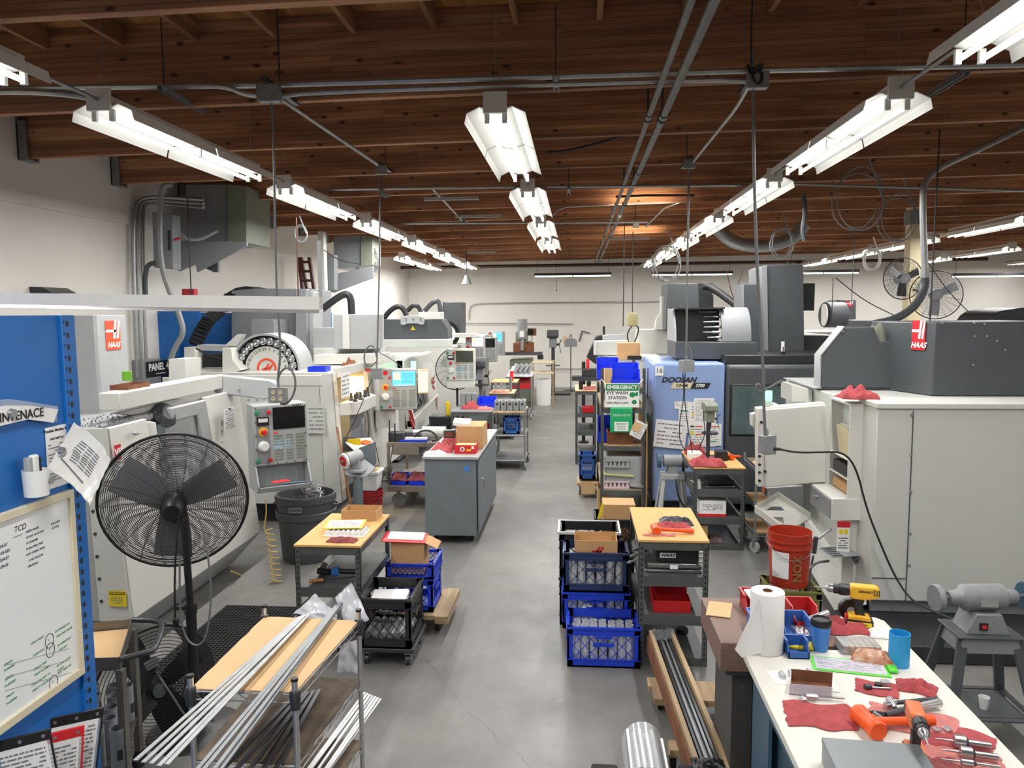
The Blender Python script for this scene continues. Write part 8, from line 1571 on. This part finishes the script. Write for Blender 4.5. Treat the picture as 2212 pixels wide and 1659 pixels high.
# flexible conduit to the right machine
fx=W(thing('flexible_conduit','big grey conduit bending down from the roof to the right machine cover','conduit',(3.2,8.5,3)))
MB().tube([at(2260,250,'Y',8.6),at(2110,325,'Y',8.6),at(2040,355,'Y',8.6),at(2000,385,'Y',8.6),at(1992,420,'Y',8.6),at(1998,590,'Y',8.6)],.034,12,sm=3).build('rigid_conduit',M['galv'],fx); MB().tube([at(1998,590,'Y',8.6),at(1998,625,'Y',8.6),at(1975,665,'Y',8.5),at(1930,692,'Y',8.4),at(1885,700,'Y',8.3),at(1873,708,'Y',8.2)],.042,12,sm=3).build('flexible_hose',M['machine_dark'],fx); MB().cyl(at(1998,580,'Y',8.6),at(1998,600,'Y',8.6),.045,n=14).build('coupling',M['galv'],fx)
def coils(label,px,py,Y,r,n,m='gray_cable'):
    c=at(px,py,'Y',Y); q=random.Random(px); pts=[]
    for k in range(n*24): a=2*PI*k/24; rr=r*(1+.12*math.sin(k*.37)); pts.append(c+Vector((rr*math.cos(a)*.8,.02*k/24,rr*math.sin(a))))
    pts=[c+Vector((0,0,r*2.2))]+pts; tag(MB().tube(pts,.009,6).build('cable_coil',M[m]),label,'cord')
coils('grey cord coil hung above the aisle machines right of the light row',1440,570,13.5,.28,3); coils('large dark cord loop hung from the roof over the right bay',1855,430,10,.36,2,'machine_midgray'); coils('smaller cord loop beside the large one over the right bay',1940,470,11,.3,2,'machine_midgray'); coils('bunched white cord hung near the ceiling fans',1885,560,13,.16,4,'white_plastic'); coils('cord coil hung over the column of the black machine',1690,525,12,.2,3,'machine_midgray'); coils('small cord coil hanging at the left wall ladder',648,505,9.5,.1,2); coils('large cord loop at the second left transformer',790,560,13.5,.25,2)
cord('hanging_bunch',[at(1735,420,'Y',10),at(1740,460,'Y',10),at(1733,500,'Y',10),at(1738,520,'Y',10)],.03,'machine_dark','dark bunched cable hanging from the beam over the right bay')
# ================================================================ two fans on the post
for px,py,Y,r,l,rz in ((1951,602,14.2,.36,'upper left post-mounted fan with dark blades in the right bay',.15),(2022,637,13.6,.40,'lower right post-mounted fan turned sideways in the right bay',-.25)):
    f=thing('post_fan',l,'fan',at(px,py,'Y',Y)); f.rotation_euler=(PI/2,0,rz); fan_cage(f,r,.2,9,20,spiral=.1); fan_blades(f,r*.92,3,'machine_black' if rz>0 else 'machine_midgray',w=.75); MB().cyl((0,0,-.15),(0,0,.08),.09,n=18).build('motor',M['machine_midgray'],f); MB().bar((0,0,-.12),(.35 if rz>0 else -.3,.1,-.35),.04,.04).build('mount_arm',M['machine_dark'],f)
# ================================================================ left wall gear
def xf(label,pts,brk,Y0,dep,m='olive'):
    t=W(thing('transformer',label,'transformer',at(pts[0][0],pts[0][1],'Y',Y0))); sp('cabinet_front','machine_midgray',t,Y0,pts,dep,bev=.01); sp('wall_bracket','machine_midgray',t,Y0-.25,brk,.05,bev=.006); return t
X1=xf('grey transformer cabinet on a wall bracket high on the left wall',[(400,398),(492,398),(492,522),(400,528)],[(380,520),(533,522),(533,531),(425,588),(422,570),(386,586),(380,582)],10.2,1.0)
sp('side_panel','green_gray',X1,10.15,[(492,398),(532,402),(532,524),(492,520)],.8); sp('side_gusset','machine_dark',X1,10.3,[(423,570),(470,556),(470,588),(462,588)],.05)
dc=W(thing('disconnect_box','grey disconnect switch box beside the left wall transformer','electrical box',at(350,520,'Y',9.4))); sp('box_body','machine_midgray',dc,9.4,[(328,458),(373,462),(374,582),(332,578)],.2,bev=.008); sp('switch_plate','machine_black',dc,9.38,[(362,498),(366,497),(367,540),(363,541)],.02); q=at(376,518,'Y',9.35); MB().cyl(q,q+Vector((.08,0,.02)),.015,n=8).build('red_lever',M['btn_red'],dc)
X2=xf('second grey transformer farther back on the left wall',[(720,510),(780,508),(780,575),(722,580)],[(706,595),(806,575),(806,600),(722,632),(706,630)],13.4,1.0)
sp('side_panel','green_gray',X2,13.35,[(780,508),(804,512),(804,572),(780,576)],.6); dc2=W(thing('disconnect_box','small grey disconnect box beside the second left wall transformer','electrical box',at(712,585,'Y',12.8))); sp('box_body','machine_midgray',dc2,12.8,[(703,548),(722,550),(722,626),(704,624)],.2,bev=.006)
for i,px in enumerate((290,300,310)): 
    l=['leftmost','middle','rightmost'][i]+' of the three vertical conduits bending over on the left wall'
    pipe('wall_conduit',[at(px+8,815,'X',XL+.08),at(px,640,'X',XL+.08),at(px-3,450,'X',XL+.08),at(px+15-3*i,427+6*i,'X',XL+.1),at(px+60,425+8*i,'X',XL+.35),at(440,432+8*i,'X',XL+.9)],.022,M['galv'],l,'conduit',sm=2)
pipe('flexible_hose',[at(372,398,'Y',9.2),at(352,400,'Y',9.2),at(345,440,'Y',9.2),at(345,560,'Y',9.2),at(362,620,'Y',9.2),at(388,680,'Y',9.2),at(398,720,'Y',9.2),at(378,750,'Y',9.2),at(368,780,'Y',9.2)],.035,M['cast_gray'],'thick ribbed grey hose snaking down the left wall','hose',sm=3)
pipe('flexible_hose',[at(372,485,'Y',9.6),at(395,515,'Y',9.6),at(430,520,'Y',9.7),at(470,498,'Y',9.8)],.022,M['machine_midgray'],'short grey hose linking the disconnect box to the transformer','hose',sm=2)
pipe('flexible_hose',[at(335,568,'Y',9.4),at(318,572,'Y',9.4),at(313,600,'Y',9.4),at(315,640,'Y',9.4)],.03,M['machine_dark'],'dark elbow hose below the disconnect box','hose',sm=2)
pn=W(thing('electrical_panel','grey electrical panel with a black PANEL 4 sign low on the left wall','electrical box',at(315,800,'X',XL+.1))); a=at(292,778,'X',XL+.05); b=at(334,832,'X',XL+.05); MB().box(XL,XL+.15,a.y,b.y,b.z-.3,a.z).build('panel_box',M['machine_midgray'],pn,bev=.008)
p=panel('panel_sign',M['ink'],pn,(XL+.152,(a.y+b.y)/2+.15,a.z-.13),.6,.2,'+X'); text('PANEL 4',.13,M['label_white'],p,(.004,0,.02),'+X',bold=.03); lines(M['label_white'],p,(.004,0,-.065),.3,.03,1,'+X',2)
ld=W(thing('ladder','dark red-brown stepladder folded against the left wall','ladder',at(665,600,'Y',14.5)))
for a,b in (((646,556),(655,640)),((668,556),(682,650)),((650,556),(668,650))): MB().bar(at(*a,'Y',14.5),at(*b,'Y',14.5),.05,.08,up=(0,1,0)).bar(at(*b,'Y',14.5),Vector((at(*b,'Y',14.5).x+.15,14.5,0)),.05,.08,up=(0,1,0)).build('side_rail',mat('ladder_red','5b2a24',.5),ld)
for i in range(4): MB().bar(at(648+3*i,566+20*i,'Y',14.5),at(671+3*i,566+20*i,'Y',14.5),.03,.05).build('step',MC['ladder_red'],ld)
pl=W(thing('structural_conduit','white square duct rising on the left wall between the ladder and second transformer','duct',at(695,560,'Y',12.2))); sp('duct','machine_pale',pl,12.2,[(686,500),(698,500),(703,672),(691,672)],.15)
for k,(pts,Y,l) in enumerate((([(338,672),(386,672),(386,840),(341,840)],9.9,'blue steel rack behind the near machine, leftmost panel'),([(388,672),(430,672),(430,780),(388,780)],9.95,'blue steel rack panel beside the leftmost one'),([(432,676),(500,676),(500,760),(432,760)],11.1,'blue steel rack panel seen behind the black cable chain'),([(684,676),(715,676),(712,712),(684,712)],13,'blue steel rack panel behind the grey roof box'))):
    o=slab('rack_sheet',M['blue_rack'],None,[at(px,py,'Y',Y) for px,py in pts],(0,1,0),.05); lo_=min((v.co.z for v in o.data.vertices)); tag(o,l,'rack','blue racks against the left wall')
    for v in o.data.vertices:
        if v.co.z<lo_+.2: v.co.z=0
tag(MB().loft([at(30,632,'Y',7.5),at(55,619,'Y',7.5),at(90,620,'Y',7.5),at(112,632,'Y',7.5)],[v+Vector((0,.4,0)) for v in (at(30,632,'Y',7.5),at(55,619,'Y',7.5),at(90,620,'Y',7.5),at(112,632,'Y',7.5))]).build('black_cover',M['machine_black']),'black cover bulging above the aluminium rail at the far left','cover')
tag(slab('red_box',M['red_stripe'],None,[at(393,624,'Y',9.5),at(419,624,'Y',9.5),at(419,640,'Y',9.5),at(393,640,'Y',9.5)],(0,1,0),.1),'small dark red box above the aluminium rail','box')
# air duct and warm area lights without a fixture, aimed up at the beams
ad=thing('air_duct','round flexible silver duct hung below the beams beyond the dark columns','duct',(3.3,16,3.7)); MB().tube([(-.5,0,.45),(-.2,0,.15),(.4,0,.05),(1.0,0,.2),(1.2,0,.5)],.13,14,sm=2).build('duct_run',M['zinc'],ad)
for (x,y,l) in ((1.0,12.95,'uplight'),(1.3,17.6,'uplight')):
    Lu=bpy.data.lights.new('warm_uplight','AREA'); Lu.energy=9; Lu.size=.9; Lu.size_y=.5; Lu.shape='RECTANGLE'; Lu.color=(1,.8,.55); o=bpy.data.objects.new('warm_uplight',Lu); COL.objects.link(o); o.location=(x,y-.9,4.0); o.rotation_euler=(R(130),0,0)
for i,(px,py,w_) in enumerate(((975,429,.7),(1033,467,.7),(1040,545,.7),(1360,515,.8))):
    c=at(px,py,'Z',3.95); tag(MB().box(c.x-w_/2,c.x+w_/2,c.y-.02,c.y+.02,3.93,3.97).build('cross_strut',M['machine_gray']),['pale cross strut left of the middle lights, nearer one','pale cross strut left of the middle lights, second','pale cross strut near the far end, left','dark cross strut below the glowing beam'][i],'strut')
tag(MB().tube([at(1330,425,'Y',11.6),at(1395,422,'Y',11.6),at(1500,422,'Y',11.6)],.018,8).build('branch_pipe',M['redpipe']),'short dark red branch pipe across the ceiling pipes','pipe')
EXPO=0.35
# ================================================================ world, exposure
w=bpy.data.worlds.new('world'); sc.world=w; w.use_nodes=True
w.node_tree.nodes['Background'].inputs[0].default_value=(.6,.62,.65,1); w.node_tree.nodes['Background'].inputs[1].default_value=.15
sc.view_settings.view_transform='Standard'; sc.view_settings.look='None'; sc.view_settings.gamma=1; sc.view_settings.use_curve_mapping=False
sc.view_settings.exposure=EXPO
sc.cycles.use_denoising=True; sc.cycles.max_bounces=5; sc.cycles.diffuse_bounces=3; sc.cycles.glossy_bounces=3; sc.cycles.use_adaptive_sampling=True; sc.cycles.adaptive_threshold=.1; sc.cycles.sample_clamp_indirect=6; sc.cycles.transparent_max_bounces=12
